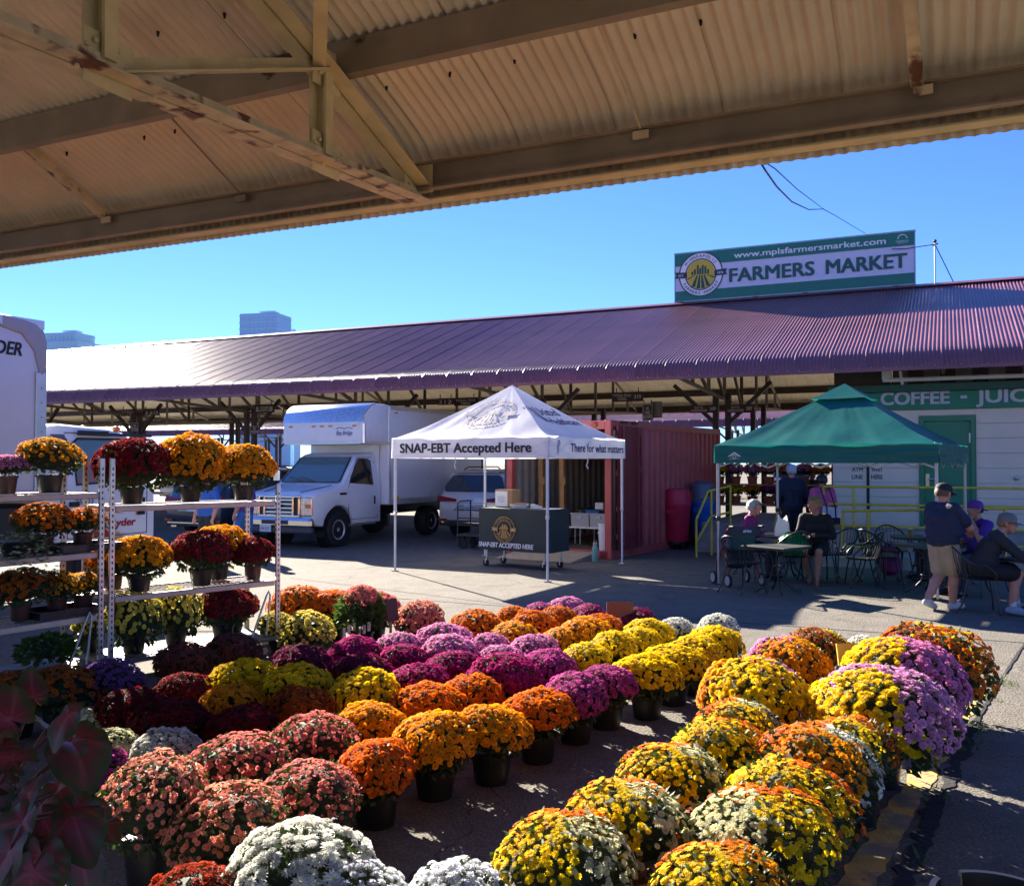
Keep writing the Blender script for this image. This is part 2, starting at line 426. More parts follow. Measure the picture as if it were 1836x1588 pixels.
strip('paving_line', [gnd(560, 1062), gnd(1836, 1152)], 0.035, PAVE_LINE, 0.004, 'dark joint across the paving beyond the flower pots', rag=.5)
strip('paving_line', [gnd(520, 1036), gnd(960, 1090)], 0.02, PAVE_LINE, 0.004, 'thin paving joint beside the white canopy leg', rag=.5)  # narrow dark strip with ragged edges laid on the paving
strip('paving_line', [gnd(1000, 1003), gnd(1290, 1028)], 0.02, PAVE_LINE, 0.004, 'thin paving joint between the two canopies', rag=.5)
strip('paving_line', [gnd(640, 1020), gnd(890, 985)], 0.02, PAVE_LINE, 0.004, 'thin paving joint in front of the box truck', rag=.5)
strip('parking_line', [gnd(1500, 1640), gnd(1728, 1268), gnd(1752, 1232)], 0.15, YLINE, 0.004, 'worn yellow painted line beside the multicoloured flowers', rag=.35)
strip('tar_crack', [gnd(1590, 1640), gnd(1700, 1400), gnd(1752, 1290)], 0.085, TAR, 0.007, 'ragged tar-filled crack running along the yellow line', rag=.95, seg=60)
strip('tar_crack', [gnd(1752, 1290), gnd(1800, 1210), gnd(1860, 1120)], 0.025, TAR, 0.007, 'thin dark crack continuing beyond the tar patch', rag=.95, seg=60)
# weeds in the crack
random.seed(3); mb = MB()
for (u, v, k) in ((1745, 1300, 40), (1730, 1330, 30), (1795, 1222, 45), (1775, 1250, 20), (1690, 1430, 18), (1640, 1540, 14)):
    c = gnd(u, v)
    for i in range(k):
        p = c + Vector((random.gauss(0, .05), random.gauss(0, .09), 0)); a = random.uniform(0, 6.3); h = random.uniform(.02, .06)
        d = Vector((math.cos(a), math.sin(a), 0)); t = Vector((-d.y, d.x, 0)) * .006
        mb.add([p - t, p + t, p + d * h * .7 + Vector((0, 0, h))], [(0, 1, 2)])
tag(mb.build('weeds', M('weed_green', (0.10, 0.16, 0.03), 0.7, trans=0.3)), 'small green weeds growing in the paving crack', kind='stuff')

# ================================================================== market pavilions (long open sheds)
DV = Vector((0.9033, -0.4290, 0)); NV = Vector((0.4290, 0.9033, 0)); PAV_ROT = math.atan2(-0.4290, 0.9033)
HALF = 6.8; EAVE_P = 19.5; OUR_P = 5.7
def P2W(p, s, z=0.0): return NV * p + DV * s + Vector((0, 0, z))
def W2P(w): return (w.x * NV.x + w.y * NV.y, w.x * DV.x + w.y * DV.y)
def s_of(u, p):
    t = (u - CU) / FPX; z = p / (NV.x * t + NV.y); return DV.x * t * z + DV.y * z
def z_of(u, v, p):
    t = (u - CU) / FPX; y = p / (NV.x * t + NV.y); return at_y(u, v, y).z
PROF = [(0, 3.72), (.012, 3.84), (.045, 3.94), (.11, 4.03), (.21, 4.11), (.34, 4.178), (.5, 4.24)]
PROF += [(e, 4.24 + .364 * (e - .5)) for e in (1.6, 3.2, 4.9, 6.5, 6.86)]
def roof_z(e):
    for (a, za), (b, zb) in zip(PROF, PROF[1:]):
        if a <= e <= b: return za + (zb - za) * (e - a) / (b - a)
    return PROF[-1][1]
NCOR, PITCHC = 9, 0.0762; SW = NCOR * PITCHC
def sheet_mesh(name, m_top, m_bot, sub=6, amp=0.0095):
    nrm = []
    for i, (e, z) in enumerate(PROF):
        a = PROF[max(0, i - 1)]; b = PROF[min(len(PROF) - 1, i + 1)]; d = Vector((b[0] - a[0], b[1] - a[1])).normalized()
        nrm.append((-d.y, d.x))
    mb = MB(); n = NCOR * sub
    for layer in (0, 1):
        P = []
        for (e, z), (ne, nz) in zip(PROF, nrm):
            for i in range(n + 1):
                h = amp * math.cos(2 * math.pi * i / sub) - (0.004 if layer else 0) + (0.004 if i >= n - 1 else 0)
                P.append((i / n * SW, -HALF + e + ne * h, z + nz * h))
        F = []
        for j in range(len(PROF) - 1):
            for i in range(n):
                q = (j * (n + 1) + i, j * (n + 1) + i + 1, (j + 1) * (n + 1) + i + 1, (j + 1) * (n + 1) + i)
                F.append(q if layer == 0 else q[::-1])
        mb.add(P, F, layer)
    return mb.mesh(name, [m_top, m_bot], 179)
def langle(mb, p0, p1, w, t=0.012, up=(0, 0, 1), flip=1, mat=0):
    p0, p1 = Vector(p0), Vector(p1); a, b = frame_of(p1 - p0, Vector(up))
    mb.bar(p0, p1, t, w, mat, up)
    o = a * flip * (w / 2 + .002) - b * (w / 2 - t / 2)
    mb.bar(p0 + o, p1 + o, w, t, mat, up)
def chan(mb, p0, p1, h, w, t=0.014, flip=1, mat=0):
    """channel section: web h tall, flanges w wide"""
    p0, p1 = Vector(p0), Vector(p1); a, b = frame_of(p1 - p0)
    mb.bar(p0, p1, t, h, mat)
    for k in (-1, 1):
        o = a * flip * (w / 2) + b * k * (h / 2 - t / 2)
        mb.bar(p0 + o, p1 + o, w - t - .004, t - .001, mat)
def truss_lines():
    """members of one half truss as ((e,z),(e,z),kind); e measured from the eave"""
    hz, bz = 3.86, 3.76
    n1, n2, n3, n4 = (1.28, 4.27), (2.85, 4.80), (4.6, 5.40), (6.8, 6.18)
    b1, b2, b3, b4 = (1.28, bz - .05), (2.85, bz - .12), (4.6, bz - .20), (6.8, bz - .30)
    return [((.22, hz), n1, 'top_chord'), (n1, n2, 'top_chord'), (n2, n3, 'top_chord'), (n3, n4, 'top_chord'),
            ((.2, bz), b2, 'bottom_chord'), (b2, b4, 'bottom_chord'),
            (n1, b1, 'vertical_strut'), (n2, b2, 'vertical_strut'), (n3, b3, 'vertical_strut'), (n4, b4, 'vertical_strut'),
            (b2, n1, 'diagonal_strut'), (b3, n2, 'diagonal_strut'), (b4, n3, 'diagonal_strut')]
def purlins(parent, x0, x1, mats, sides=(-1, 1)):
    for sd in sides:
        y = lambda e: sd * (HALF - e)
        mb = MB(); chan(mb, (x0, y(.20), 3.885), (x1, y(.20), 3.885), .19, .07, flip=sd); mb.build('eave_beam', mats[0], parent)
        mb = MB(); mb.box(((x0 + x1) / 2, y(.09), 3.755), (x1 - x0, .11, .012)); mb.box(((x0 + x1) / 2, y(.03), 3.775), (x1 - x0, .006, .05))
        mb.build('eave_angle', mats[1], parent)
        for e in (1.16, 2.72, 4.45, 6.55):
            z = roof_z(e) - .135
            mb = MB(); chan(mb, (x0, y(e), z), (x1, y(e), z), .21, .08, flip=-sd); mb.build('purlin', mats[2], parent)
def pavilion(name, label, pc, s0, s1, sheet, trusses, mats, sides=(-1, 1), near=False):
    root = thing(name, label, 'market shed', P2W(pc, 0), PAV_ROT)
    n = int((s1 - s0) / SW)
    for sd in sides:
        for i in range(n):
            o = part('roof_sheet', sheet, root); dz_ = 0.0
            if sd < 0: o.location = (s0 + i * SW, 0, dz_)
            else: o.location = (s0 + (i + 1) * SW, 0, dz_); o.rotation_euler = (0, 0, math.pi)
    purlins(root, s0, s1, mats, sides)
    mb = MB(); zr = PROF[-1][1] + .012
    for k in (-1, 1): mb.box(((s0 + s1) / 2, k * .13, zr - .03), (s1 - s0, .28, .012), 0, Matrix.Rotation(-k * R(20), 3, 'X'))
    mb.build('ridge_cap', mats[4], root)
    return root
SHEET_NEAR = sheet_mesh('roof_sheet_near', MAROON, CREAM, 8, .0145)
SHEET_FAR = sheet_mesh('roof_sheet_far', MAROON, M('far_cream_roof_paint', (0.82, 0.74, 0.58), 0.55, var=0.1, scale=2), 6)
near = pavilion('market_shed', 'cream corrugated shed roof on steel trusses overhead', OUR_P - HALF, -17.0, 13.0, SHEET_NEAR, (), (BEAMM, TRUSSM, BEAMM, RUSTM, MAROON), near=True)
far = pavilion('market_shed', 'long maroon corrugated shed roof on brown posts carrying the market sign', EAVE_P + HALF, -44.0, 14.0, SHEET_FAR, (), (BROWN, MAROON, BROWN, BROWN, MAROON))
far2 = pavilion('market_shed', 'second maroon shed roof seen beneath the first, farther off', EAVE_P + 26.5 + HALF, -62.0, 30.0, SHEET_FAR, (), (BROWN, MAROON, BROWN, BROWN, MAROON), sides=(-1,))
# --- near trusses, member by member, with gussets and rivets
S_TR = W2P(on_plane(745, 320, P2W(OUR_P - .22, 0), DV))[1]
def near_truss(sx, visible):
    ls = truss_lines(); Y = lambda e: HALF - e
    tr = tag(put(bpy.data.objects.new('truss', None), near), 'steel roof truss of riveted angles')
    for (e, z) in ((1.28, 4.25), (1.28, 3.73), (2.85, 3.66), (2.85, 4.78)):
        bbox('gusset_plate', (sx + .012, Y(e) + .02, z), (.010, .26, .24), TRUSSM, tr)
    bbox('gusset_plate', (sx + .012, Y(.27), 3.86), (.010, .22, .26), TRUSSM, tr); bbox('end_plate', (sx + .06, Y(.225), 3.875), (.16, .012, .20), TRUSSM, tr)
    for sd in (1,):
        for a, b, k in ls:
            if sd < 0 and k != 'bottom_chord' and k != 'top_chord': continue
            p0 = (sx, sd * Y(a[0]), a[1]); p1 = (sx, sd * Y(b[0]), b[1]); mb = MB()
            w = {'top_chord': .095, 'bottom_chord': .09, 'vertical_strut': .075, 'diagonal_strut': .075}[k]
            langle(mb, p0, p1, w, .010, flip=1); 
            if k in ('top_chord', 'bottom_chord'):
                mb2 = MB(); langle(mb2, (p0[0] + .028, p0[1], p0[2]), (p1[0] + .028, p1[1], p1[2]), w, .010, flip=-1)
                # mirrored second angle, kept clear of the first
                mb.add([(x + .0, y, z) for x, y, z in mb2.v], mb2.f)
            if k == 'vertical_strut': mb.box((sx + .045, p0[1], (a[1] + b[1]) / 2), (.02, .07, abs(a[1] - b[1]) * .96))
            mb.build(k, RUSTM if k == 'bottom_chord' else TRUSSM, tr)
    if visible:
        rv = MB()
        for (e, z) in ((1.28, 4.25), (1.28, 3.75), (2.85, 3.68), (.27, 3.86)):
            for de, dz in ((-.06, .05), (.06, .05), (-.06, -.05), (.06, -.05), (0, .0), (.1, .02), (-.1, -.02)):
                rv.ball((sx + .030, Y(e + de), z + dz), .014, 6, 4)
        for i in range(14):
            rv.ball((sx + .05, Y(.5 + i * .42), 3.70 - .046 * (.3 + i * .42)), .012, 6, 4); 
        tag(rv.build('rivets', TRUSSM, tr), kind='stuff')
        # knee brace up to the next purlin
        mb = MB(); langle(mb, (sx + .02, Y(1.28), 4.22), (sx + 1.05, Y(2.6), 4.80), .07, .010); mb.build('knee_brace', TRUSSM, tr)
near_truss(S_TR, True); near_truss(S_TR + 5.2, True); near_truss(S_TR - 5.2, False); near_truss(S_TR + 10.4, False)
# sag bars lying under the sheets, eave beam to purlin
def sag(u0, v0, u1, v1, w, mat, nm):
    def hit(u, v):
        best = None
        for i in range(400):                       # march the sight line up to the underside of the roof
            d = ray(u, v); y = 1.0 + i * .02; q = Vector((0, 0, CAMH)) + d * (y / d.y); p, s = W2P(q); e = OUR_P - p
            if 0.15 <= e <= 7 and q.z >= roof_z(e) - .05: best = (s, HALF - e, roof_z(e) - .05)
        return best
    a, b = hit(u0, v0), hit(u1, v1)
    if a and b:
        mb = MB(); (langle(mb, a, b, w, .008) if w > .03 else mb.tube([a, b], w / 2, 6)); mb.build(nm, mat, near)
def sag_e(u, v, w, mat, nm, e0=.26, e1=1.1, lean=.0):
    """bar whose lower end is seen at u,v on the eave beam, running straight up the slope"""
    s = W2P(on_plane(u, v, P2W(OUR_P - e0, 0), DV))[1]; mb = MB()
    a = (s, HALF - e0, 3.97 if e0 < .5 else roof_z(e0) - .05); b = (s + lean, HALF - e1, roof_z(e1) - .05)
    if w > .03: langle(mb, a, b, w, .008)
    else: mb.tube([a, b], w / 2, 6)
    mb.box((s, HALF - e0 + .01, 3.93), (.10, .02, .05)); mb.build(nm, mat, near)
sag_e(188, 405, .055, RUSTM, 'sag_bar', lean=-.02); sag_e(1655, 172, .06, RUSTM, 'sag_bar', lean=-.03)
sag_e(430, 345, .016, BEAMM, 'sag_rod', lean=-.02); sag_e(1148, 228, .018, RUSTM, 'sag_rod', lean=-.03)
# roof screws poking through near sheets
random.seed(5); mb = MB()
for i in range(-22, 14):
    for e in (.75, 1.5, 2.0, 2.4, 3.3, 3.9):
        s = i * .55 + random.uniform(-.15, .15); z = roof_z(e) - .016
        mb.tube([(s, HALF - e, z + .01), (s, HALF - e, z - .022)], [.012, .006], 5)
tag(mb.build('roof_screws', RUBBER, near), kind='stuff')

# --- far shed: posts with braces, trusses
def far_frame(root, xs, brown, full=True):
    for sx in xs:
        mb = MB()
        for sd in (-1, 1):
            for a, b, k in truss_lines():
                if sd > 0 and k == 'diagonal_strut': continue
                mb.bar((sx, sd * (HALF - a[0]), a[1]), (sx, sd * (HALF - b[0]), b[1]), .06, .08)
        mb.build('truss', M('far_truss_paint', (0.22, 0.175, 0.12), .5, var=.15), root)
        for sd in (-1, 1):
            py = sd * (HALF - 4.3)
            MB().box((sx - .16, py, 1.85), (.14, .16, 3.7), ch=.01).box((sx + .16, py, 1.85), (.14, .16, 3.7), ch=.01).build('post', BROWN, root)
            if sd > 0: continue
            mb = MB()
            for k in (-1, 1):
                mb.bar((sx + k * .2, py, 2.95), (sx + k * 1.25, py + sd * .05, 3.95), .09, .10)
            mb.build('knee_brace', BROWN, root)
FAR_X = [s_of(1295, EAVE_P + 4.3) - 5.2 * k for k in range(-3, 8)]
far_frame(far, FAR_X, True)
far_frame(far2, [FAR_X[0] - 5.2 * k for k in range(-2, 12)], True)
mb = MB()
for i in range(int(58 / .229)):
    mb.ball((-44 + i * .229 + .03, -HALF - .017, 3.79), .012, 6, 4)
tag(mb.build('fascia_screws', ALU, far), kind='stuff')
MB().box((-15, -HALF - .006, 3.745), (58, .008, .075)).build('eave_flashing', MAROON, far)
# ================================================================== sign on the ridge
RIDGE_P = EAVE_P + HALF
s0, s1 = s_of(1212, RIDGE_P), s_of(1643, RIDGE_P)
zb = z_of(1212, 541, RIDGE_P); zt = z_of(1212, 457, RIDGE_P); SWD = s1 - s0; SH = zt - zb
GREEN_S = M('sign_green', (0.012, 0.17, 0.115), 0.45, var=0.08); SIGNW = M('sign_white', (0.62, 0.61, 0.72), 0.5, var=0.04)
DKGREEN = M('sign_dark_green', (0.010, 0.075, 0.055), 0.5, var=0.05); SYEL = M('sign_yellow', (0.62, 0.44, 0.03), 0.5, var=0.06)
SNAVY = M('sign_navy', (0.015, 0.03, 0.06), 0.5, var=0.05)
sg = thing('billboard_sign', 'green and white farmers market sign standing on the maroon roof ridge', 'sign', P2W(RIDGE_P, s0, zb), PAV_ROT)
bbox('sign_board', (SWD / 2, .08, SH / 2), (SWD, .14, SH), SIGNW, sg)
bbox('green_band', (SWD / 2, .004, SH * .87), (SWD - .004, .02, SH * .258), GREEN_S, sg)
bbox('green_band', (SWD / 2, .004, SH * .105), (SWD - .004, .02, SH * .208), GREEN_S, sg)
MB().box((SWD / 2, .08, SH + .02), (SWD + .06, .18, .04)).box((SWD / 2, .08, -.02), (SWD + .06, .18, .04)).box((-.012, .08, SH / 2), (.024, .18, SH)).box((SWD + .012, .08, SH / 2), (.024, .18, SH)).build('frame', M('sign_frame', (.30, .36, .34), .4, .6), sg)
sf = lambda k: (lambda x, y: (x, -.008 - .003 * k, y))
xs_ = lambda u: s_of(u, RIDGE_P) - s0
for wd, ua, ub in (('FARMERS', 1310, 1464), ('MARKET', 1484, 1631)): text_part('lettering', wd, sf(0), xs_(ua), SH * .325, M('sign_letter_green', (.012, .105, .085), .5), sg, w=xs_(ub) - xs_(ua), h=SH * .285, bold=.028)
text_part('lettering', 'www.mplsfarmersmarket.com', sf(0), xs_(1318), SH * .81, W_, sg, w=xs_(1592) - xs_(1318), h=SH * .125, bold=.018)
mb = MB()
add_text(mb, 'MINNESOTA', sf(0), SWD * .955, SH * .82, w=SWD * .05, h=SH * .025, align='C'); add_text(mb, 'GROWN', sf(0), SWD * .955, SH * .79, w=SWD * .04, h=SH * .02, align='C')
ring2d(mb, sf(0), SWD * .955, SH * .875, SWD * .016, SWD * .019, 0, 12, 0, math.pi); mb.build('corner_mark', W_, sg)
LR = SH * .47; LCX, LCY = xs_(1258), SH * .535
market_emblem(lambda x, y, k: (LCX + x, -.008 - .003 * k, LCY + y), LR, sg, SNAVY, W_, SYEL, DKGREEN)
mb = MB()
for t in (.03, .36, .57, .93):
    mb.box((SWD * t, .08, -.10), (.14, .22, .16)); mb.bar((SWD * t, .2, -.25), (SWD * t, 1.0, -.45), .06, .06)
    mb.bar((SWD * t, .16, SH * .8), (SWD * t, 1.3, -.55), .05, .05)
mb.build('support_bracket', BROWN, sg)
# mast and wires
q = P2W(RIDGE_P, s_of(1680, RIDGE_P), z_of(1680, 510, RIDGE_P) - .15)
ms = thing('wire_mast', 'thin mast holding a slack wire beside the roof sign', 'pole', q)
btube('pole', [(0, 0, 0), (0, 0, 1.25)], .022, STEEL, ms)
MB().tube([(-.06, 0, 1.17), (.08, 0, 1.22)], .02, 6).ball((0, 0, 1.28), .05, 8, 6).build('insulator', BROWN, ms)
def wire(name, pts, r, label, cat='wire'):
    o = MB().tube(pts, r, 5).build(name, BPLAST); return tag(o, label, cat)
def pts_on(p, uv): return [on_plane(u, v, P2W(p, 0), DV) for u, v in uv]
a0 = on_plane(1358, 282, P2W(OUR_P + .02, 0), DV); b0 = P2W(RIDGE_P + .1, s_of(1550, RIDGE_P), zt + .05)
def slack(uvs, e0=a0, e1=b0):
    """a wire spanning two real anchors, sagging as seen"""
    out = []; n = len(uvs)
    for i, (u, v) in enumerate(uvs):
        f = (u - uvs[0][0]) / (uvs[-1][0] - uvs[0][0]); out.append(at_y(u, v, e0.y + (e1.y - e0.y) * f ** 1.6))
    return out
wire('overhead_wire', slack([(1358, 282), (1372, 305), (1393, 335), (1420, 362), (1450, 376), (1476, 375), (1500, 388), (1528, 405), (1552, 419)]), .007, 'slack black wire drooping from near eave to the roof sign')
wire('overhead_wire', slack([(1358, 282), (1390, 303), (1430, 340), (1478, 376)], a0, at_y(1478, 376, 14.0)), .005, 'straighter thin wire above the drooping one')
qa = P2W(RIDGE_P, s_of(1643, RIDGE_P) - .9, zt - .45)
wire('guy_wire', [q + Vector((0, 0, 1.2)), (q + qa) / 2 + Vector((0, 0, .58)), P2W(RIDGE_P - .12, s1 - .55, zb + SH * .68)], .012, 'short wire from the mast across the sign edge')
wire('guy_wire', [q + Vector((0, 0, 1.2)), q + DV * .25 + Vector((0, 0, .6)), q + DV * .45 + Vector((0, 0, .12))], .012, 'loose wire hanging off the mast to the roof')

# ================================================================== stall boards on the far shed
SIGNB = M('stall_board_brown', (0.045, 0.014, 0.014), .55, var=.1); SIGNL = M('stall_letter_paint', (.60, .57, .52), .6)
def stall_board(u0, u1, v0, v1, p, lines, label, num=None, rim=False):
    c = on_plane((u0 + u1) / 2, (v0 + v1) / 2, P2W(p, 0), DV); sa, sb = s_of(u0, p), s_of(u1, p); w = sb - sa
    h = z_of((u0 + u1) / 2, v0, p) - z_of((u0 + u1) / 2, v1, p)
    t = thing('stall_sign', label, 'sign', c, PAV_ROT)
    bbox('board', (0, 0, 0), (w, .03, h), SIGNB, t, ch=.006)
    if rim:
        mb = MB()
        for k in (-1, 1): mb.box((0, -.018, k * (h / 2 - .02)), (w - .02, .004, .012)).box((k * (w / 2 - .02), -.0181, 0), (.012, .004, h - .05))
        mb.build('rim', SIGNL, t)
    fn = lambda x, y: (x, -.0185, y); n = len(lines); wl_ = w * (.60 if num else .86); x0 = -w * .17 if num else 0
    for i, s in enumerate(lines):
        hh = h * .62 / n; y = h * .36 - (i + 1) * h * .74 / n + hh * .08
        mb = MB(); add_text(mb, s, fn, x0, y, w=wl_ * min(1, len(s) / max(len(q) for q in lines) * .98), h=hh, align='C', bold=.015); mb.build('lettering', SIGNL, t)
    if num: mb = MB(); add_text(mb, num, fn, w * .33, -h * .2, w=w * .22, h=h * .42, align='C', bold=.02); mb.build('number', SIGNL, t)
    for k in (-1, 1): bbox('hanger', (k * w * .35, 0, h / 2 + .06), (.02, .015, .12), BROWN, t)
PF = EAVE_P + 3.9
stall_board(1097, 1153, 703, 720, PF, ['TONG PAO', 'YANG'], 'brown stall board reading Tong Pao Yang 310', '310')
stall_board(1152, 1171, 724, 754, PF, ['NO', 'DOGS', 'ALLOWED'], 'small upright no dogs board on the post above the container', rim=True)
stall_board(1237, 1287, 726, 740, PF, ['DOTTEL', 'GREENHOUSES'], 'brown greenhouse stall board just left of the heavy post', '309')
stall_board(1303, 1352, 725, 740, PF, ['DOTTEL', 'GREENHOUSES'], 'brown greenhouse stall board just right of the heavy post', '307')
stall_board(814, 856, 713, 727, PF, ['TONG PAO', 'YANG'], 'brown stall board above the box truck roof')
stall_board(785, 813, 714, 726, PF, ['312'], 'short brown board numbered 312')
stall_board(457, 492, 725, 740, PF, ['BILL STOTTS 308'], 'brown stall board over the front of the box truck')
stall_board(448, 466, 763, 778, PF, ['NO', 'SMOKING'], 'small no smoking board on the post behind the rack', rim=True)
stall_board(217, 243, 734, 746, PF, ['STALL', '322'], 'small brown board left of the paired posts')
stall_board(257, 286, 734, 745, PF + .3, ['320'], 'plain maroon board right of the paired posts')
stall_board(236, 249, 757, 774, PF, ['NO', 'DOGS'], 'small upright board low on the paired posts', rim=True)
stall_board(262, 291, 749, 757, PF + 3, ['GREENHOUSE'], 'narrow far board under the maroon one')
bx = thing('junction_box', 'grey metal box on the post beside the no dogs board', 'box', on_plane(1177, 748, P2W(PF + .2, 0), DV), PAV_ROT)
bbox('case', (0, 0, .2), (.28, .15, .42), M('grey_box', (.20, .20, .18), .6), bx, ch=.01); bbox('door', (0, -.082, .2), (.24, .01, .36), M('grey_box2', (.24, .24, .22), .6), bx)
# ================================================================== coffee building with deck, ramp and yellow rails
BP = EAVE_P + 1.1
def BW(s, p, z=0): return (s, p - BP, z)
cb = thing('coffee_building', 'cream coffee stand with green sign band and green door', 'building', P2W(BP, 0), PAV_ROT)
SIDING = M('cream_siding', (.78, .66, .49), .6, var=.05, scale=2); GRN = M('green_band_paint', (.015, .21, .105), .5, var=.12, scale=3)
GRN2 = M('green_trim_paint', (.008, .085, .050), .5, var=.12); DOORG = M('green_door_paint', (.008, .21, .10), .35, var=.06, scale=2)
sl = s_of(1493, BP); sr = 9.0; ds0, ds1 = s_of(1653, BP), s_of(1745, BP); DKZ = .60; TOPW = z_of(1700, 733, BP)
MB().box(((sl + sr) / 2, 2.06, 1.75), (sr - sl, 4.0, 3.5)).build('core_wall', SIDING, cb)
nb = 8; bh = (TOPW - DKZ) / nb
for i in range(nb):
    z = DKZ + (i + .5) * bh
    for a, b in ((sl, ds0 - .05), (ds1 + .05, sr)):
        if z > z_of(1700, 750, BP) and b < ds0: b = ds1 + .05 if False else b
        bbox('siding_panel', ((a + b) / 2, .03, z), (b - a, .05, bh - .005), SIDING, cb, ch=.004)
dz = z_of(1700, 750, BP)
bbox('door_header', ((ds0 + ds1) / 2, .03, (dz + .06 + TOPW) / 2), (ds1 - ds0 + .1, .05, TOPW - dz - .07), SIDING, cb, ch=.004)
dr = bbox('door', ((ds0 + ds1) / 2, .028, (DKZ + dz - .06) / 2), (ds1 - ds0 - .08, .03, dz - .06 - DKZ), DOORG, cb, ch=.004)
MB().box((ds0, .0, (DKZ + dz) / 2), (.08, .07, dz - DKZ)).box((ds1, 0, (DKZ + dz) / 2), (.08, .07, dz - DKZ)).box(((ds0 + ds1) / 2, -.002, dz), (ds1 - ds0 + .08, .07, .1)).build('door_frame', DOORG, cb)
MB().box((ds0 + .10, .005, DKZ + .95), (.07, .02, .26)).build('lock_plate', M('brass_plate', (.60, .55, .38), .3, .8), dr)
MB().tube([(ds0 + .13, -.02, DKZ + .97), (ds0 + .27, -.05, DKZ + .97)], .025, 8).ball((ds0 + .28, -.05, DKZ + .97), .035, 8, 6).build('door_handle', STEEL, dr)
MB().box((ds1 - .06, 0.005, dz - .4), (.03, .02, .2)).box((ds1 - .06, .005, DKZ + .3), (.03, .02, .2)).build('hinge', STEEL, dr)
bbox('sign_band', ((sl + sr) / 2, -.02, (TOPW + z_of(1700, 700, BP)) / 2), (sr - sl + .1, .08, z_of(1700, 700, BP) - TOPW), GRN, cb)
bbox('cornice', ((sl + sr) / 2, -.06, z_of(1700, 694, BP)), (sr - sl + .16, .2, .16), GRN2, cb, ch=.01)
fb = lambda x, y: (x, -.064, y)
lz = z_of(1640, 730, BP) + .02; lh = .30
LET = M('grey_letter', (.56, .55, .55), .6)
text_part('lettering', 'COFFEE', fb, s_of(1581, BP), lz + .04, LET, cb, w=s_of(1705, BP) - s_of(1581, BP), h=.265, bold=.03)
bbox('dash', ((s_of(1723, BP) + s_of(1735, BP)) / 2, -.064, lz + .16), (.12, .012, .06), LET, cb)
text_part('lettering', 'JUICE', fb, s_of(1752, BP), lz + .04, LET, cb, w=1.13, h=.265, bold=.03)
text_part('lettering', '- SODA', fb, s_of(1752, BP) + 1.5, lz + .04, LET, cb, h=.265, bold=.03)
fw = lambda x, y: (x, .0005, y)
mb = MB()
for u, v, s in ((1527, 845, 'ATM'), (1527, 858.5, 'LINE'), (1562, 845, 'WAIT'), (1562, 858.5, 'HERE'), (1535, 829, '<<'), (1612, 828, '>>')):
    add_text(mb, s, fw, s_of(u, BP), z_of(u, v, BP), h=.095, w=.22 if len(s) > 2 else None, bold=.008)
mb.build('wall_lettering', BLK, cb)
bbox('wall_stripe', (s_of(1556, BP), -.002, (z_of(1556, 833, BP) + DKZ) / 2), (.055, .012, z_of(1556, 833, BP) - DKZ), BLK, cb)
MB().ball((s_of(1822, BP), -.01, z_of(1822, 857, BP)), .05, 8, 6).build('vent_knob', STEEL, cb)
mb = MB(); STR1 = M('stripe_plum', (.075, .045, .055), .6); STR2 = M('stripe_grey', (.22, .20, .20), .6)
for i in range(26):
    a = s_of(1600, BP) + i * .30
    bbox('striped_panel', (a + .15, .35, 3.72), (.299, .04, .50), STR1 if i % 2 else STR2, cb)
btube('gutter_pipe', [(s_of(1585, BP), -.22, z_of(1585, 682, BP - .2)), (sr, -.22, z_of(1585, 682, BP - .2) - .02)], .045, WPLAST, cb, 10)
MB().tube([(s_of(1587, BP), -.22, z_of(1587, 680, BP - .2)), (s_of(1587, BP), -.22, 3.8)], .04, 8).box((s_of(1592, BP), -.22, 3.72), (.16, .12, .16)).tube([(s_of(1620, BP), -.22, 3.5), (s_of(1620, BP) - .04, -.22, 3.78)], .03, 8).build('downpipe', WPLAST, cb)
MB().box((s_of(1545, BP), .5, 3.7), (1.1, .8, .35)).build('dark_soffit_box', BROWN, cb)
# deck and ramp
dk = thing('concrete_deck', 'raised concrete deck along the coffee stand', 'deck', P2W(BP, 0), PAV_ROT)
bbox('slab', ((sl + sr) / 2 - .1, -.86, DKZ / 2), (sr - sl + .2, 1.7, DKZ), CONC, dk, ch=.015)
for i in range(3):
    bbox('step', (sl - 1.4, -.3 - .32 * (2 - i), .1 + .2 * i - (.1 * i if False else 0)), (2.2, .318, .2 + 0 * i) if False else (2.2, .318, .20 * (i + 1)), CONC, dk, ch=.01) if False else None
for i in range(3):
    hgt = .2 * (i + 1); bbox('step', (sl - 1.5, -.9 + .33 * i, hgt / 2), (2.4, .328, hgt), CONC, dk, ch=.01)
bbox('landing', (sl - 1.5, 1.8, .3), (2.4, 4.6, .598), CONC, dk, ch=.01)
rp = thing('access_ramp', 'sloping concrete access ramp behind the cafe tables', 'ramp', P2W(BP, 0), PAV_ROT)
MB().prism([(sl + .1, 0), (sr, 0), (sr, .52), (sl + .1, .14)], lambda a, b, t: (a, t, b), -2.78, -1.76).build('slab', CONC, rp)
def railing(name, label, p, sa, sb, rails, posts, z0a, z0b):
    t = thing(name, label, 'railing', P2W(BP, 0), PAV_ROT); y = p - BP
    f = lambda s: z0a + (z0b - z0a) * (s - sa) / (sb - sa)
    for r in rails: btube('rail', [(sa, y, f(sa) + r), (sb, y, f(sb) + r)], .024, YELLOWP, t)
    for q in posts:
        s = sa + (sb - sa) * q; btube('post', [(s, y, f(s)), (s, y, f(s) + max(rails))], .024, YELLOWP, t)
    return t
railing('handrail', 'yellow pipe railing along the top of the deck', BP - 1.6, sl + .0, 7.0, (.84, .50, .08), (0, .06, .24, .42, .6, .8, 1), DKZ, DKZ)
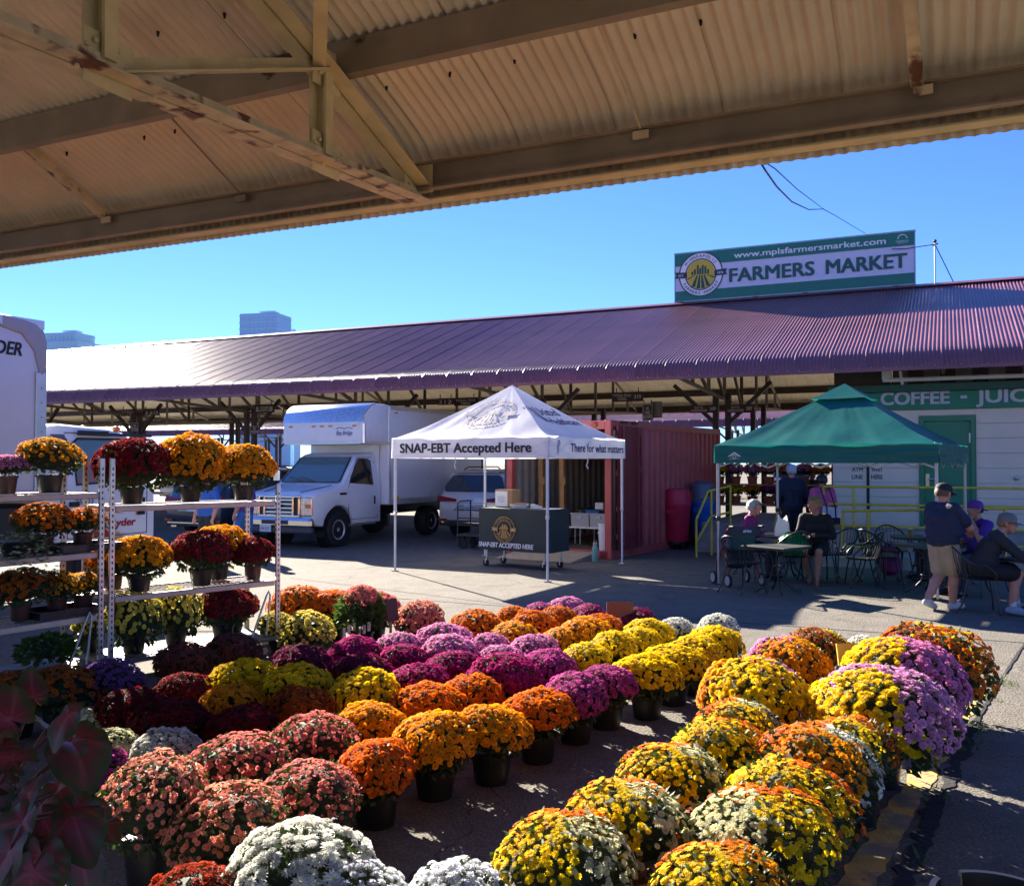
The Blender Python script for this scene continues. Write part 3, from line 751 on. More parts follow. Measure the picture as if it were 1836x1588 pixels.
railing('handrail', 'lower yellow pipe railing along the ramp edge', BP - 2.7, s_of(1510, BP - 2.7), 7.0, (.86, .2), (0, .05, .3, .55, .8, 1), .16, .50)
st = thing('handrail', 'yellow stair railing beside the end of the red container', 'railing', P2W(BP, 0), PAV_ROT)
xa = s_of(1313, BP - 1.0)
btube('rail', [(xa - .5, -2.1, .75), (xa - .35, -1.7, 1.32), (xa + .02, -1.3, 1.42)], .024, YELLOWP, st); btube('rail', [(xa - .5, -2.1, .3), (xa - .3, -1.7, .80), (xa + .02, -1.3, .88)], .024, YELLOWP, st)
for x, y, z in ((xa - .5, -2.1, .75), (xa + .02, -1.3, 1.42), (xa - .3, -1.64, 1.33)): btube('post', [(x, y, 0), (x, y, z)], .024, YELLOWP, st)
st = thing('handrail', 'short yellow stair railing beside the queueing man', 'railing', P2W(BP, 0), PAV_ROT)
xa = s_of(1392, BP - 1.0)
btube('rail', [(xa, -1.2, .6), (xa + .05, -.9, 1.25), (xa + .1, .3, 1.4)], .024, YELLOWP, st)
for y, z in ((-1.2, .62), (.3, 1.4)): btube('post', [(xa + (.1 if y > 0 else 0), y, 0), (xa + (.1 if y > 0 else 0), y, z)], .024, YELLOWP, st)
# ================================================================== far towers
TGL = M('tower_glass_blue_haze', (.34, .55, .74), .25, var=.06, scale=.05); TGL2 = M('tower_glass_green_haze', (.45, .62, .66), .3, var=.06, scale=.05); TBAND = M('tower_band_haze', (.46, .62, .74), .5)  # distance haze painted into the tower colours, paler and bluer
def tower(u0, u1, v, Y, mat, label, steps=()):
    c = at_y((u0 + u1) / 2, v, Y); w = (u1 - u0) / FPX * Y
    t = thing('office_tower', label, 'tower', (c.x, Y, 0), R(-12)); H = c.z
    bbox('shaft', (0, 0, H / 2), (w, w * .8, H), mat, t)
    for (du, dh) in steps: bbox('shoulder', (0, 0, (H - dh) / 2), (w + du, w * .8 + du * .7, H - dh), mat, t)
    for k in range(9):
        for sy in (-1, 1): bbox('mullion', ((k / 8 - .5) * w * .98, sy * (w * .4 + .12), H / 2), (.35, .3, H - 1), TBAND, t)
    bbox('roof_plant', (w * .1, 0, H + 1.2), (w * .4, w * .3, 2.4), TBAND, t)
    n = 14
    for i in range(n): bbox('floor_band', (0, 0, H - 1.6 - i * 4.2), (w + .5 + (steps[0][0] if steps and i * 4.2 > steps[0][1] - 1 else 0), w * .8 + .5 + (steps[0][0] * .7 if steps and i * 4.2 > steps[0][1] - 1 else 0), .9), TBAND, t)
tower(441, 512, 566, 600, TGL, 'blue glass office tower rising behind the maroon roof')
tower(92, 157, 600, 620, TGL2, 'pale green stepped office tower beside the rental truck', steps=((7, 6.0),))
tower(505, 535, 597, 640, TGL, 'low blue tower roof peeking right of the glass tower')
# ================================================================== pop-up canopies
def canopy(name, label, corners, z_val, z_eave, z_peak, cloth, legm, cap=False, sag=1.22, valance_fold=.0):
    A, B, C = [Vector((c[0], c[1], 0)) for c in corners]
    cen = (A + C) / 2; dx = (B - A); h = ((B - A).length + (C - B).length) / 4; ang = math.atan2(dx.y, dx.x)
    t = thing(name, label, 'canopy', cen, ang)
    def Z(x, y, m=None):
        m = max(abs(x), abs(y)) / h
        wr = .030 * mnoise.noise(Vector((x * 2.0, y * 2.0, h * 7))) * m + .016 * m * mnoise.noise(Vector((8 * math.atan2(y, x), m * 1.2, h)))
        dg = 1 - min(1, abs(abs(x) - abs(y)) / (.35 * h)); return z_eave + (z_peak - z_eave) * max(0.0, 1 - m) ** sag + wr + .05 * dg * m * (1 - m)
    for k in range(4):                                     # four roof panels
        rt = Matrix.Rotation(k * math.pi / 2, 3, 'Z')
        def fn(a, b):
            m = 1 - b * .999; x = (2 * a - 1) * m * h; q = rt @ Vector((x, -m * h, 0)); return (q.x, q.y, Z(q.x, q.y))
        MB().grid(fn, 44, 26).build('roof_panel', cloth, t, 60)
    hv = h + .012
    for k in range(4):                                     # hanging valance
        rt = Matrix.Rotation(k * math.pi / 2, 3, 'Z')
        def fn(a, b):
            x = (2 * a - 1) * hv; z = z_eave + .01 + (z_val - z_eave - .01) * b
            o = valance_fold * (.6 * mnoise.noise(Vector((x * 1.3, z * 22, k * 3.1))) + .4 * mnoise.noise(Vector((x * 4, z * 9, k)))) * min(1, 6 * (1 - abs(2 * a - 1)) + .2)
            q = rt @ Vector((x, -hv - .004 - o - .01 * b, 0)); return (q.x, q.y, z)
        MB().grid(fn, 26, 8 if valance_fold == 0 else 16).build('valance', cloth, t, 60)
    lh = h - .03
    for sx in (-1, 1):
        for sy in (-1, 1):
            lg = MB().box((sx * lh, sy * lh, (z_eave + 1.05) / 2 + .02), (.042, .042, z_eave - 1.05), ch=.006).build('leg', legm, t)
            MB().box((sx * lh, sy * lh, .55), (.032, .032, 1.08), ch=.004).build('lower_tube', legm, lg)
            MB().box((sx * lh, sy * lh, 1.03), (.056, .056, .07), ch=.008).build('slider', BPLAST if cap else ALU, lg)
            MB().box((sx * lh, sy * lh, .012), (.10, .10, .012), ch=.003).build('foot', BPLAST if cap else ALU, lg)
    mb = MB()
    for k in range(4):
        rt = Matrix.Rotation(k * math.pi / 2, 3, 'Z'); n = 4
        for i in range(n):
            for s in (0, 1):
                xa, xb = -lh + 2 * lh * i / n, -lh + 2 * lh * (i + 1) / n
                z0, z1 = (z_eave - .05, z_eave - .34) if (i + s) % 2 else (z_eave - .34, z_eave - .05)
                mb.bar(rt @ Vector((xa, -lh + .02 * s, z0)), rt @ Vector((xb, -lh + .02 * s, z1)), .012, .022)
        mb.bar(rt @ Vector((-lh, 0, z_eave - .08)), rt @ Vector((-.05, 0, z_peak - .35)), .018, .025)
    mb.tube([(0, 0, z_peak - .4), (0, 0, z_peak - .01)], .025, 8)
    mb.build('frame', legm, t)
    if cap:
        for k in range(4):
            rt = Matrix.Rotation(k * math.pi / 2, 3, 'Z')
            def fn(a, b):
                m = (1 - b * .999) * .27; x = (2 * a - 1) * m * h; q = rt @ Vector((x, -m * h, 0)); return (q.x, q.y, Z(q.x, q.y) + .05 + .05 * m)
            MB().grid(fn, 8, 6).build('vent_flap', cloth, t, 40)
    t['half'] = h
    return t, h, Z
WCLOTH = M('white_canopy_cloth', (.82, .82, .87), .45, var=.03, scale=3, trans=.44, bump=.12, bscale=6)
GCLOTH = M('green_canopy_cloth', (.006, .16, .13), .42, var=.08, scale=3, trans=.35, bump=.15, bscale=7)
LEGW = M('white_leg_paint', (.70, .70, .70), .4, var=.05)
tA, tB, tC = gnd(699, 1022), gnd(990, 1043), gnd(1127, 1012)
wt, wh, wZ = canopy('pop_up_canopy', 'white pop-up canopy with food assistance lettering over the dark table', (tA, tB, tC), 1.985, 2.33, 3.33, WCLOTH, LEGW, valance_fold=.016)
vf = lambda x, y: (x, -wh - .036, y)
vr = lambda x, y: (wh + .036, x, y)
TGREY = M('print_grey', (.33, .31, .31), .6, var=.05); TINK = M('print_ink', (.030, .028, .045), .6, var=.05)
text_part('lettering', 'SNAP-EBT Accepted Here', vf, -wh * .88, 2.08, TINK, wt, w=wh * 1.70, h=.165, bold=.035)
text_part('lettering', 'There for what matters', vr, -wh * .52, 2.09, NAVY, wt, w=wh * 1.45, h=.145, bold=.022)
mb = MB()
for k, r_ in enumerate((.02, .045, .07)):
    ring2d(mb, lambda x, y: vr(-wh * .80 + x * .8, 2.15 + y * 1.5), 0, 0, r_, r_ + .014, 0, 16, .5, 4.4)
mb.build('valance_mark', NAVY, wt)
def on_front(x, y, k=0):
    m = .52 - y / (wh * 1.06); yy = -m * wh; return (x, yy - .002, wZ(x, yy) + .006 + .003 * k)
market_emblem(on_front, .44, wt, TGREY, None, None, TGREY)
def on_right(x, y, k=0):
    m = .55 - y / (wh * 1.06); xx = m * wh; return (xx + .002, x, wZ(xx, x) + .008)
text_part('lettering', 'United', on_right, -.42, .05, NAVY, wt, h=.22, bold=.01); text_part('lettering', 'Healthcare', on_right, -.42, -.22, NAVY, wt, h=.20, bold=.01)
mb = MB()
for i in range(4): poly2d(mb, on_right, [(-.66 + .05 * i, .28 - .02 * i), (-.63 + .05 * i, .28 - .02 * i), (-.55 + .03 * i, -.18), (-.58 + .03 * i, -.18)], 0)
mb.build('bar_mark', NAVY, wt)
for (x, y) in ((-wh * .15, -wh), (wh, wh * -.05)):
    MB().tube([(x, y, 2.0), (x + .02, y - .02, 1.92), (x - .02, y, 1.86), (x + .02, y, 1.80)], .009, 5).build('tie_string', W_, wt)
gFL = gnd(1284, 1048); gd = Vector((.842, -.539, 0)); gn = Vector((.539, .842, 0)); GS = 3.2
gt, gh, gZ = canopy('pop_up_canopy', 'dark green pop-up canopy over the cafe tables', (gFL, gFL + gd * GS, gFL + gd * GS + gn * GS), 1.90, 2.17, 3.14, GCLOTH, M('grey_leg_paint', (.45, .45, .46), .35, .5), cap=True, sag=1.12, valance_fold=.035)
mb = MB(); gv = lambda x, y: (x, -gh - .045, y)
poly2d(mb, gv, [(-gh * .87, 2.0), (-gh * .80, 2.075), (-gh * .73, 2.0), (-gh * .76, 2.0), (-gh * .80, 2.045), (-gh * .84, 2.0)], 0); ring2d(mb, gv, -gh * .80, 2.0, .02, .032, 0, 12)
add_text(mb, 'CANOPY', gv, -gh * .80, 1.955, w=.16, h=.022, align='C'); mb.build('valance_badge', M('badge_cream', (.6, .62, .55), .6), gt)

# ================================================================== vehicles
def inset_poly(poly, d):
    n = len(poly); area = sum(poly[i][0] * poly[(i + 1) % n][1] - poly[(i + 1) % n][0] * poly[i][1] for i in range(n)); sg_ = 1 if area > 0 else -1
    out = []
    for i in range(n):
        p0, p1, p2 = Vector(poly[i - 1]), Vector(poly[i]), Vector(poly[(i + 1) % n])
        e0 = (p1 - p0).normalized(); e1 = (p2 - p1).normalized()
        n0 = Vector((-e0.y, e0.x)) * sg_; n1 = Vector((-e1.y, e1.x)) * sg_; b = n0 + n1
        b = b / max(.35, b.dot(b)) * 2 if b.length > 1e-6 else n0
        q = p1 + b * d; out.append((q.x, q.y))
    return out
def prism_body(name, poly, hw, mat, parent, warp=None, cuts=(), rnd=.045, smooth=28):
    bm = bmesh.new(); n = len(poly); inn = inset_poly(poly, rnd); mid = inset_poly(poly, rnd * .3)
    rows = [(inn, -hw), (mid, -hw + rnd * .3), (poly, -hw + rnd), (poly, hw - rnd), (mid, hw - rnd * .3), (inn, hw)]
    vs_ = [[bm.verts.new((x, y, z)) for x, z in pl] for pl, y in rows]
    for a, b in zip(vs_, vs_[1:]):
        for i in range(n): bm.faces.new((a[i], a[(i + 1) % n], b[(i + 1) % n], b[i]))
    bm.faces.new(vs_[0]); bm.faces.new(vs_[-1])
    bmesh.ops.recalc_face_normals(bm, faces=bm.faces)
    for co, no in cuts: bmesh.ops.bisect_plane(bm, geom=bm.verts[:] + bm.edges[:] + bm.faces[:], plane_co=co, plane_no=no)
    if warp:
        for v in bm.verts: v.co = Vector(warp(*v.co))
    me = bpy.data.meshes.new(name); bm.to_mesh(me); bm.free(); me.materials.append(mat)
    me.polygons.foreach_set('use_smooth', [True] * len(me.polygons)); me.set_sharp_from_angle(angle=R(smooth))
    return part(name, me, parent)
def arch(cx, r, zc, z0, n=10, rev=False):
    a0 = math.asin(max(-1, min(1, (z0 - zc) / r))); A = [math.pi - a0 + (2 * a0 - math.pi) * i / n for i in range(n + 1)]
    pts = [(cx + r * math.cos(a), zc + r * math.sin(a)) for a in A]
    return pts[::-1] if rev else pts
def wheel(parent, x, y, r, w, side, hubm, kind='truck'):
    rt = Matrix.Rotation(-side * math.pi / 2, 3, 'X')
    t = MB().lathe([(r * .58, -w / 2), (r * .93, -w / 2), (r, -w * .36), (r, w * .36), (r * .93, w / 2), (r * .60, w / 2), (r * .58, w * .40)], 28, (x, y, r), 0, rt).build('wheel', RUBBER, parent, 35)
    mb = MB(); mb.lathe([(r * .60, w * .44), (r * .56, w * .48), (r * .50, w * .40), (r * .34, w * .22), (r * .30, w * .34), (r * .12, w * .40), (.001, w * .42)], 24, (x, y, r), 0, rt, cap0=False)
    mb.build('rim', hubm, t, 40)
    mb = MB()
    for i in range(8):
        a = i * math.pi / 4; p = rt @ Vector((r * .21 * math.cos(a), r * .21 * math.sin(a), w * .44)) + Vector((x, y, r)); mb.ball(p, r * .045, 6, 4)
    if kind == 'truck':
        for i in range(8):
            a = i * math.pi / 4 + .39; p = rt @ Vector((r * .43 * math.cos(a), r * .43 * math.sin(a), w * .335)) + Vector((x, y, r)); mb.ball(p, r * .075, 6, 4)
    tag(mb.build('lug_nuts', BPLAST, t), kind='stuff')
    return t
def vpatch(name, pts, mat, parent, th=.012, nrm=None):
    """flat panel of given 3D corners, given thickness towards its normal"""
    P = [Vector(p) for p in pts]; nn = (P[1] - P[0]).cross(P[2] - P[0]).normalized()
    if nrm is not None and nn.dot(Vector(nrm)) < 0: nn = -nn
    n = len(P); mb = MB().add([p - nn * th for p in P] + [p + nn * th for p in P], [tuple(range(n)), tuple(range(n, 2 * n))] + [(i, (i + 1) % n, n + (i + 1) % n, n + i) for i in range(n)])
    o = mb.build(name, mat, parent); 
    bm = bmesh.new(); bm.from_mesh(o.data); bmesh.ops.recalc_face_normals(bm, faces=bm.faces); bm.to_mesh(o.data); bm.free(); return o
ORANGE_L = M('amber_lens', (.75, .20, .02), .25, var=.05); REDL = M('red_lens', (.22, .008, .008), .2, var=.05)
SEAM = M('panel_gap', (.02, .02, .022), .8)
# --- white box truck
th_ = R(-117.0); hd = Vector((math.cos(th_), math.sin(th_), 0)); lf = Vector((-hd.y, hd.x, 0))
wp = gnd(608, 980); org = wp - lf * .98
bt = thing('box_truck', 'white box truck with chrome grille parked behind the white canopy', 'truck', org, th_)
prof = [(-1.62, .48)] + arch(0, .53, .40, .48) + [(.74, .50), (.84, .58), (.88, 1.00), (.85, 1.18), (.74, 1.245), (.45, 1.29), (-.02, 1.38), (-.16, 1.43), (-.78, 2.03), (-.92, 2.10), (-1.2, 2.15), (-1.62, 2.16)]
def cabwarp(x, y, z):
    k = 1 - max(0, z - 1.30) * .20
    if x > .25: k *= 1 - (x - .25) * .10
    return (x, y * k, z)
prism_body('cab', prof, 1.0, WPAINT, bt, cabwarp, cuts=(((0, 0, 1.30), (0, 0, 1)), ((.25, 0, 0), (1, 0, 0)), ((-.5, 0, 0), (1, 0, 0))), rnd=.07)
ys = lambda z: (1 - max(0, z - 1.30) * .20)
# windscreen, side glass
wsp = lambda t, y: Vector((-.17 + (-.78 + .17) * t + .012, y * ys(1.44 + .59 * t), 1.44 + .59 * t + .012))
vpatch('windscreen', [wsp(.02, -.86), wsp(.02, .86), wsp(.96, .84), wsp(.96, -.84)], GLASS_T, bt, .006)
mb = MB()
for a, b in (((.02, .88), (.97, .86)), ((.02, -.88), (.97, -.86)), ((.985, -.86), (.985, .86)), ((0, -.88), (0, .88))): mb.bar(wsp(*a) + Vector((.006, 0, .006)), wsp(*b) + Vector((.006, 0, .006)), .035, .015)
mb.build('windscreen_seal', BPLAST, bt)
for y0, y1 in ((.15, -.35), (-.2, -.7)): MB().bar(wsp(.02, y0) + Vector((.02, 0, .02)), wsp(.16, y1) + Vector((.03, 0, .03)), .02, .015).build('wiper', BPLAST, bt)
for sd in (1, -1):
    sy = lambda z, o=.004: sd * (ys(z) + o)
    vpatch('side_window', [(-.38, sy(1.44), 1.44), (-1.30, sy(1.38), 1.38), (-1.34, sy(1.95), 1.95), (-1.22, sy(2.01), 2.01), (-.86, sy(2.01), 2.01), (-.48, sy(1.60), 1.60)], GLASS, bt, .008)
    mb = MB()
    for a, b in (((-.33, .62), (-.33, 1.36)), ((-1.45, .62), (-1.45, 1.95)), ((-.33, .60), (-1.45, .60)), ((-.33, 1.36), (-.82, 2.02)), ((-.82, 2.03), (-1.38, 2.04))): mb.bar((a[0], sy(a[1], .001), a[1]), (b[0], sy(b[1], .001), b[1]), .010, .010)
    mb.build('door_seam', SEAM, bt)
    MB().box((-1.33, sd * 1.012, 1.02), (.05, .03, .20), ch=.01).build('door_handle', BPLAST, bt)
    MB().box((-.12, sd * 1.003, 1.20), (.24, .012, .05)).build('side_vent', BPLAST, bt)
    MB().box((-.85, sd * 1.0, .47), (1.0, .05, .03)).build('sill_trim', ALU, bt)
    m = MB().box((-.42, sd * 1.22, 1.60), (.09, .20, .30), ch=.03).tube([(-.45, sd * .95, 1.45), (-.45, sd * 1.14, 1.48)], .018, 6).build('mirror', CHROME, bt, 40) if sd < 0 else None
    wheel(bt, 0, sd * .86, .39, .24, sd, M('truck_hub_paint', (.55, .55, .56), .35, .5))
    wheel(bt, -3.9, sd * .86, .39, .34, sd, MATS['truck_hub_paint'])
    MB().lathe([(.50, -.12), (.50, .12)], 20, (0, sd * .82, .40), 0, Matrix.Rotation(math.pi / 2, 3, 'X')).build('wheel_well', BPLAST, bt)
    hl = MB().box((.862, sd * .76, .94), (.07, .32, .42), ch=.025).build('headlight', M('clear_lens', (.62, .65, .68), .10, .6, var=.3, scale=18), bt)
    MB().box((.893, sd * .82, .95), (.03, .16, .09), ch=.01).build('indicator', ORANGE_L, hl)
    MB().box((.899, sd * .76, .94), (.006, .33, .012)).box((.8995, sd * .70, .94), (.006, .012, .40)).build('lens_divider', CHROME, hl)
gr = MB().box((.895, 0, 1.155), (.07, 1.20, .06), ch=.02).box((.895, 0, .725), (.07, 1.20, .06), ch=.02).box((.895, .575, .94), (.07, .05, .37), ch=.015).box((.895, -.575, .94), (.07, .05, .37), ch=.015)
for z in (.81, .90, .99, 1.08): gr.box((.905, 0, z), (.05, .78, .034), ch=.01)
for y in (-.41, .41): gr.box((.905, y, .94), (.055, .05, .37), ch=.01)
gr.build('grille', CHROME, bt); bbox('grille_back', (.868, 0, .94), (.03, 1.1, .40), BPLAST, bt)
MB().lathe([(.085, 0), (.085, .02), (.06, .03)], 20, (.94, 0, .945), 0, Matrix.Rotation(math.pi / 2, 3, 'Y') @ Matrix.Scale(.5, 3, (1, 0, 0))).build('oval_badge', CHROME, bt)
bp_ = MB().box((.93, 0, .58), (.17, 1.96, .22), ch=.06).build('bumper', CHROME, bt); MB().box((1.01, -.02, .59), (.02, .76, .09)).build('bumper_slot', BPLAST, bp_)
MB().box((.90, 0, .42), (.16, 1.9, .16), ch=.04).build('air_dam', M('grey_plastic', (.06, .06, .065), .6), bt)
pl = MB().box((1.02, -.28, .45), (.012, .32, .16)).build('licence_plate', M('plate_blue', (.50, .58, .66), .4), bt)
text_part('lettering', '408 KLT', lambda x, y: (1.028, -.28 + x, .41 + y), 0, 0, NAVY, pl, h=.07, w=.25, align='C')
# cargo box
BXW = 1.19; zb0, zb1, zo = .89, 3.30, 2.35
ALUB = M('truck_alu_trim', (.62, .63, .65), .30, .75, var=.06)
bbox('cargo_box', (-3.98, 0, (zb0 + zb1) / 2), (4.66, 2 * BXW, zb1 - zb0), WPAINT, bt, ch=.02)
att = [(-1.64, zo), (-.66, zo), (-.62, zo + .04), (-.60, 2.86), (-.64, 3.02), (-.76, 3.18), (-.94, 3.28), (-1.1, 3.315), (-1.64, 3.315)]
prism_body('attic', att, BXW, WPAINT, bt, rnd=.03)
cp = [(-.588, 2.86), (-.628, 3.025), (-.75, 3.19), (-.935, 3.295), (-1.1, 3.33), (-1.12, 3.30), (-.95, 3.25), (-.80, 3.14), (-.68, 3.0), (-.64, 2.86)]
prism_body('metal_cap', cp, BXW + .006, M('polished_cap', (.70, .72, .76), .22, .8, var=.03), bt, rnd=.01)
mb = MB()
for sd in (1, -1):
    mb.box((-.66, sd * (BXW - .03), 2.60), (.10, .10, .52), ch=.03)
    mb.box((-4.0, sd * (BXW + .004), zb1 - .05), (4.6, .02, .10)).box((-3.98, sd * (BXW + .004), zb0 + .07), (4.66, .02, .14)).box((-1.70, sd * (BXW + .005), 1.62), (.07, .022, 1.46))
    mb.box((-1.15, sd * (BXW + .004), zo + .03), (1.0, .02, .06))
mb.box((-.615, 0, zo + .03), (.03, 2.3, .06)); mb.build('box_trim', ALUB, bt)
tag(MB().box((-.60, 0, 2.845), (.02, 2.2, .05)).build('cap_seam', ALUB, bt), None)
for y in (-.95, -.25, 0, .25, .95): bbox('marker_light', (-.598, y, 2.775), (.02, .11, .035), ORANGE_L, bt)
bbox('marker_light', (-1.95, BXW + .012, 3.13), (.11, .02, .035), ORANGE_L, bt)
text_part('lettering', 'Bay Bridge', lambda x, y: (-.588, x, y), .43, 2.56, NAVY, bt, w=.46, h=.105, slant=.2)
mb = MB(); mb.tube([(-.588, .42 + .48 * i / 16, 2.70 + .035 * abs(math.sin(i * math.pi / 8))) for i in range(17)], .006, 4); mb.build('bridge_mark', NAVY, bt)
bbox('warning_sticker', (-1.95, BXW + .016, 1.06), (.26, .01, .08), M('sticker_yellow', (.7, .45, .03), .5), bt)
MB().box((-3.9, 0, .72), (4.5, .9, .22)).box((-5.9, 0, .62), (.12, 1.9, .14)).build('chassis', BPLAST, bt)
bbox('cab_back', (-1.60, 0, 1.6), (.05, 1.86, 1.5), WPAINT, bt, ch=.01)
# interior hints behind the windscreen are hidden by the tinted glass
for sd in (1, -1): MB().tube([(.80, sd * .52, 1.255), (.40, sd * .60, 1.312), (-.05, sd * .72, 1.395)], .008, 5).build('hood_crease', SEAM, bt)
MB().box((-1.0, .45, 1.30), (.5, .5, .25), ch=.08).box((-1.18, .45, 1.62), (.14, .48, .56), ch=.06).box((-1.18, .45, 1.96), (.10, .26, .18), ch=.05).build('driver_seat', M('seat_grey', (.10, .10, .11), .8), bt)
# --- silver SUV seen from behind
def suv(label, rear_uv, Y, ang, paint, plate=None, detail=True):
    c = at_y(rear_uv[0], rear_uv[1], Y); d = Vector((math.cos(ang), math.sin(ang), 0)); o = Vector((c.x, c.y, 0)) + d * 2.5
    t = thing('parked_suv', label, 'car', o, ang)
    pf = [(-2.36, .34)] + [( -1.50 + x, z) for x, z in arch(0, .43, .38, .34)] + [(1.45 + x, z) for x, z in arch(0, .43, .38, .34)] + [(2.40, .34), (2.5, .55), (2.46, .82), (2.25, .98), (1.15, 1.10), (.30, 1.66), (-.2, 1.74), (-1.2, 1.74), (-1.9, 1.68), (-2.12, 1.64), (-2.36, 1.16), (-2.47, 1.04), (-2.50, .80), (-2.52, .62), (-2.46, .40)]
    def wp_(x, y, z):
        k = 1 - max(0, z - 1.02) * .30
        if x < -1.8: k *= 1 - (-1.8 - x) ** 2 * .14
        if x > 1.6: k *= 1 - (x - 1.6) ** 2 * .2
        return (x, y * k, z)
    prism_body('body', pf, .99, paint, t, wp_, cuts=(((0, 0, 1.02), (0, 0, 1)), ((-1.8, 0, 0), (1, 0, 0)), ((-2.15, 0, 0), (1, 0, 0)), ((1.6, 0, 0), (1, 0, 0)), ((2.1, 0, 0), (1, 0, 0))), rnd=.11, smooth=35)
    kz = lambda z: 1 - max(0, z - 1.02) * .30
    rw = lambda y, z: Vector((-2.36 + (z - 1.16) * .5 - .010, y * kz(z), z))
    vpatch('rear_window', [rw(-.83, 1.19), rw(.83, 1.19), rw(.92, 1.30), rw(.84, 1.56), rw(.74, 1.60), rw(-.74, 1.60), rw(-.84, 1.56), rw(-.92, 1.30)], GLASS, t, .008)
    for sd in (1, -1):
        wheel(t, -1.50, sd * .86, .38, .25, sd, M('suv_alloy', (.30, .30, .31), .3, .8), 'car'); wheel(t, 1.45, sd * .86, .38, .25, sd, MATS['suv_alloy'], 'car')
        s2 = lambda z: sd * (kz(z) * .99 + .003)
        vpatch('side_window', [(-1.95, s2(1.16), 1.16), (.95, s2(1.16), 1.16), (.35, s2(1.58), 1.58), (-1.75, s2(1.60), 1.60)], GLASS, t, .008)
        tl = MB().add([(-2.50, sd * .93, 1.06), (-2.478, sd * .93, .93), (-2.515, sd * .42, .955), (-2.50, sd * .40, 1.0)], [(0, 1, 2, 3)], 0)
        vpatch('tail_light', [(-2.425, sd * .955, 1.09), (-2.485, sd * .95, .94), (-2.51, sd * .42, .955), (-2.49, sd * .40, 1.01)], REDL, t, .022)
        bbox('reflector', (-2.515, sd * .80, .50), (.02, .26, .05), REDL, t); bbox('exhaust', (-2.5, sd * .6, .36), (.06, .18, .05), CHROME, t)
        MB().tube([(-1.7, sd * .62, 1.735), (-1.5, sd * .62, 1.80), (.1, sd * .62, 1.80), (.25, sd * .62, 1.745)], .016, 6).build('roof_rail', BPLAST, t)
    MB().box((-2.06, 0, 1.675), (.26, 1.30, .03), ch=.012).build('spoiler', paint, t)
    MB().box((-2.505, 0, .42), (.05, 1.75, .14), ch=.02).build('lower_valance', BPLAST, t); MB().box((-2.535, 0, .44), (.02, 1.6, .025)).build('bumper_trim', CHROME, t)
    MB().bar((-2.38, .25, 1.22), (-2.33, -.2, 1.25), .03, .02).build('wiper', BPLAST, t)
    vpatch('plate_recess', [(-2.513, .50, .72), (-2.513, -.50, .72), (-2.513, -.34, .88), (-2.513, .34, .88)], M('suv_recess', (.30, .32, .36), .3, .3), t, .004)
    p = MB().box((-2.525, 0, .80), (.014, .32, .16)).build('licence_plate', MATS['plate_blue'], t)
    text_part('lettering', plate or 'GCZ K975', lambda x, y: (-2.535, -x, .765 + y), 0, 0, NAVY, p, w=.26, h=.085, align='C')
    MB().box((-2.533, 0, .80), (.006, .35, .012)).build('plate_frame', BPLAST, p)
    mb = MB(); mb.tube([(-2.515, .075, 1.01), (-2.52, .05, .985), (-2.52, 0, .965), (-2.52, -.05, .985), (-2.515, -.075, 1.01)], .009, 5); mb.tube([(-2.52, .04, 1.0), (-2.52, 0, .975), (-2.52, -.04, 1.0)], .009, 5); mb.build('wing_badge', CHROME, t)
    for z in (.62, .92): MB().box((-2.508 if z < .7 else -2.488, 0, z), (.006, 1.6, .008)).build('tailgate_seam', SEAM, t)
    return t
SILV = M('champagne_silver_paint', (.62, .60, .58), .30, .25, var=.03, coat=.5); DARKP = M('dark_grey_paint', (.035, .04, .05), .28, .3, var=.03, coat=.5); BLUP = M('dark_blue_paint', (.02, .03, .05), .28, .2, coat=.5)
suv('silver SUV seen from behind between box truck and container', (843, 970), 22.6, R(63), SILV, 'GCZ K975')
suv('dark grey SUV behind the front of the box truck', (478, 930), 26.5, R(63), DARKP, '714 HRB')
suv('dark blue car glimpsed between the shelves of the flower rack', (345, 945), 22.5, R(63), BLUP, '382 NWD')
suv('pale car far behind, under the second shed roof', (1420, 865), 44, R(70), WPAINT, '951 TLC')
suv('silver car far behind the flower rack under the shed', (420, 870), 41, R(62), SILV, '206 VMK')
suv('white car far behind the posts left of the box truck', (310, 868), 43, R(62), WPAINT, '667 JPS')
# --- rental truck at the left edge
ra = math.atan2(.9033, .429); ro = Vector((-.511 * 12.1, 12.1, 0))
rt_ = thing('rental_truck', 'white rental truck with tall box and red lettered cab door', 'truck', ro, ra)
RBOX = M('rental_box_white', (.66, .66, .70), .35, var=.03, scale=1.5); RGREY = M('rental_cap_grey', (.36, .36, .40), .4, var=.06)
bb = [(-6.0, 1.42), (0.0, 1.42), (.02, 1.44), (.02, 3.50), (-.03, 3.62), (-.13, 3.70), (-.3, 3.74), (-6.0, 3.76)]
prism_body('cargo_box', bb, 1.25, RBOX, rt_, lambda x, y, z: (x, y + 1.25, z), rnd=.05)
cpp = [(-.62, 3.78), (-.3, 3.77), (-.11, 3.73), (.0, 3.64), (.05, 3.50), (.05, 3.08), (-.06, 3.08), (-.14, 3.36), (-.32, 3.56), (-.62, 3.62)]
prism_body('corner_cap', cpp, 1.28, RGREY, rt_, lambda x, y, z: (x, y + 1.25, z), rnd=.03)
MB().box((-.03, -.012, 2.26), (.16, .03, 1.66), ch=.01).build('corner_post', ALUB, rt_); MB().box((-3, -.012, 3.71), (6, .03, .12)).box((-3, -.012, 1.48), (6, .03, .12)).build('box_rail', ALUB, rt_)
mb = MB(); 
for i in range(9): mb.ball((-.03, -.03, 1.55 + i * .19), .012, 6, 4)
tag(mb.build('rivets', STEEL, rt_), kind='stuff')
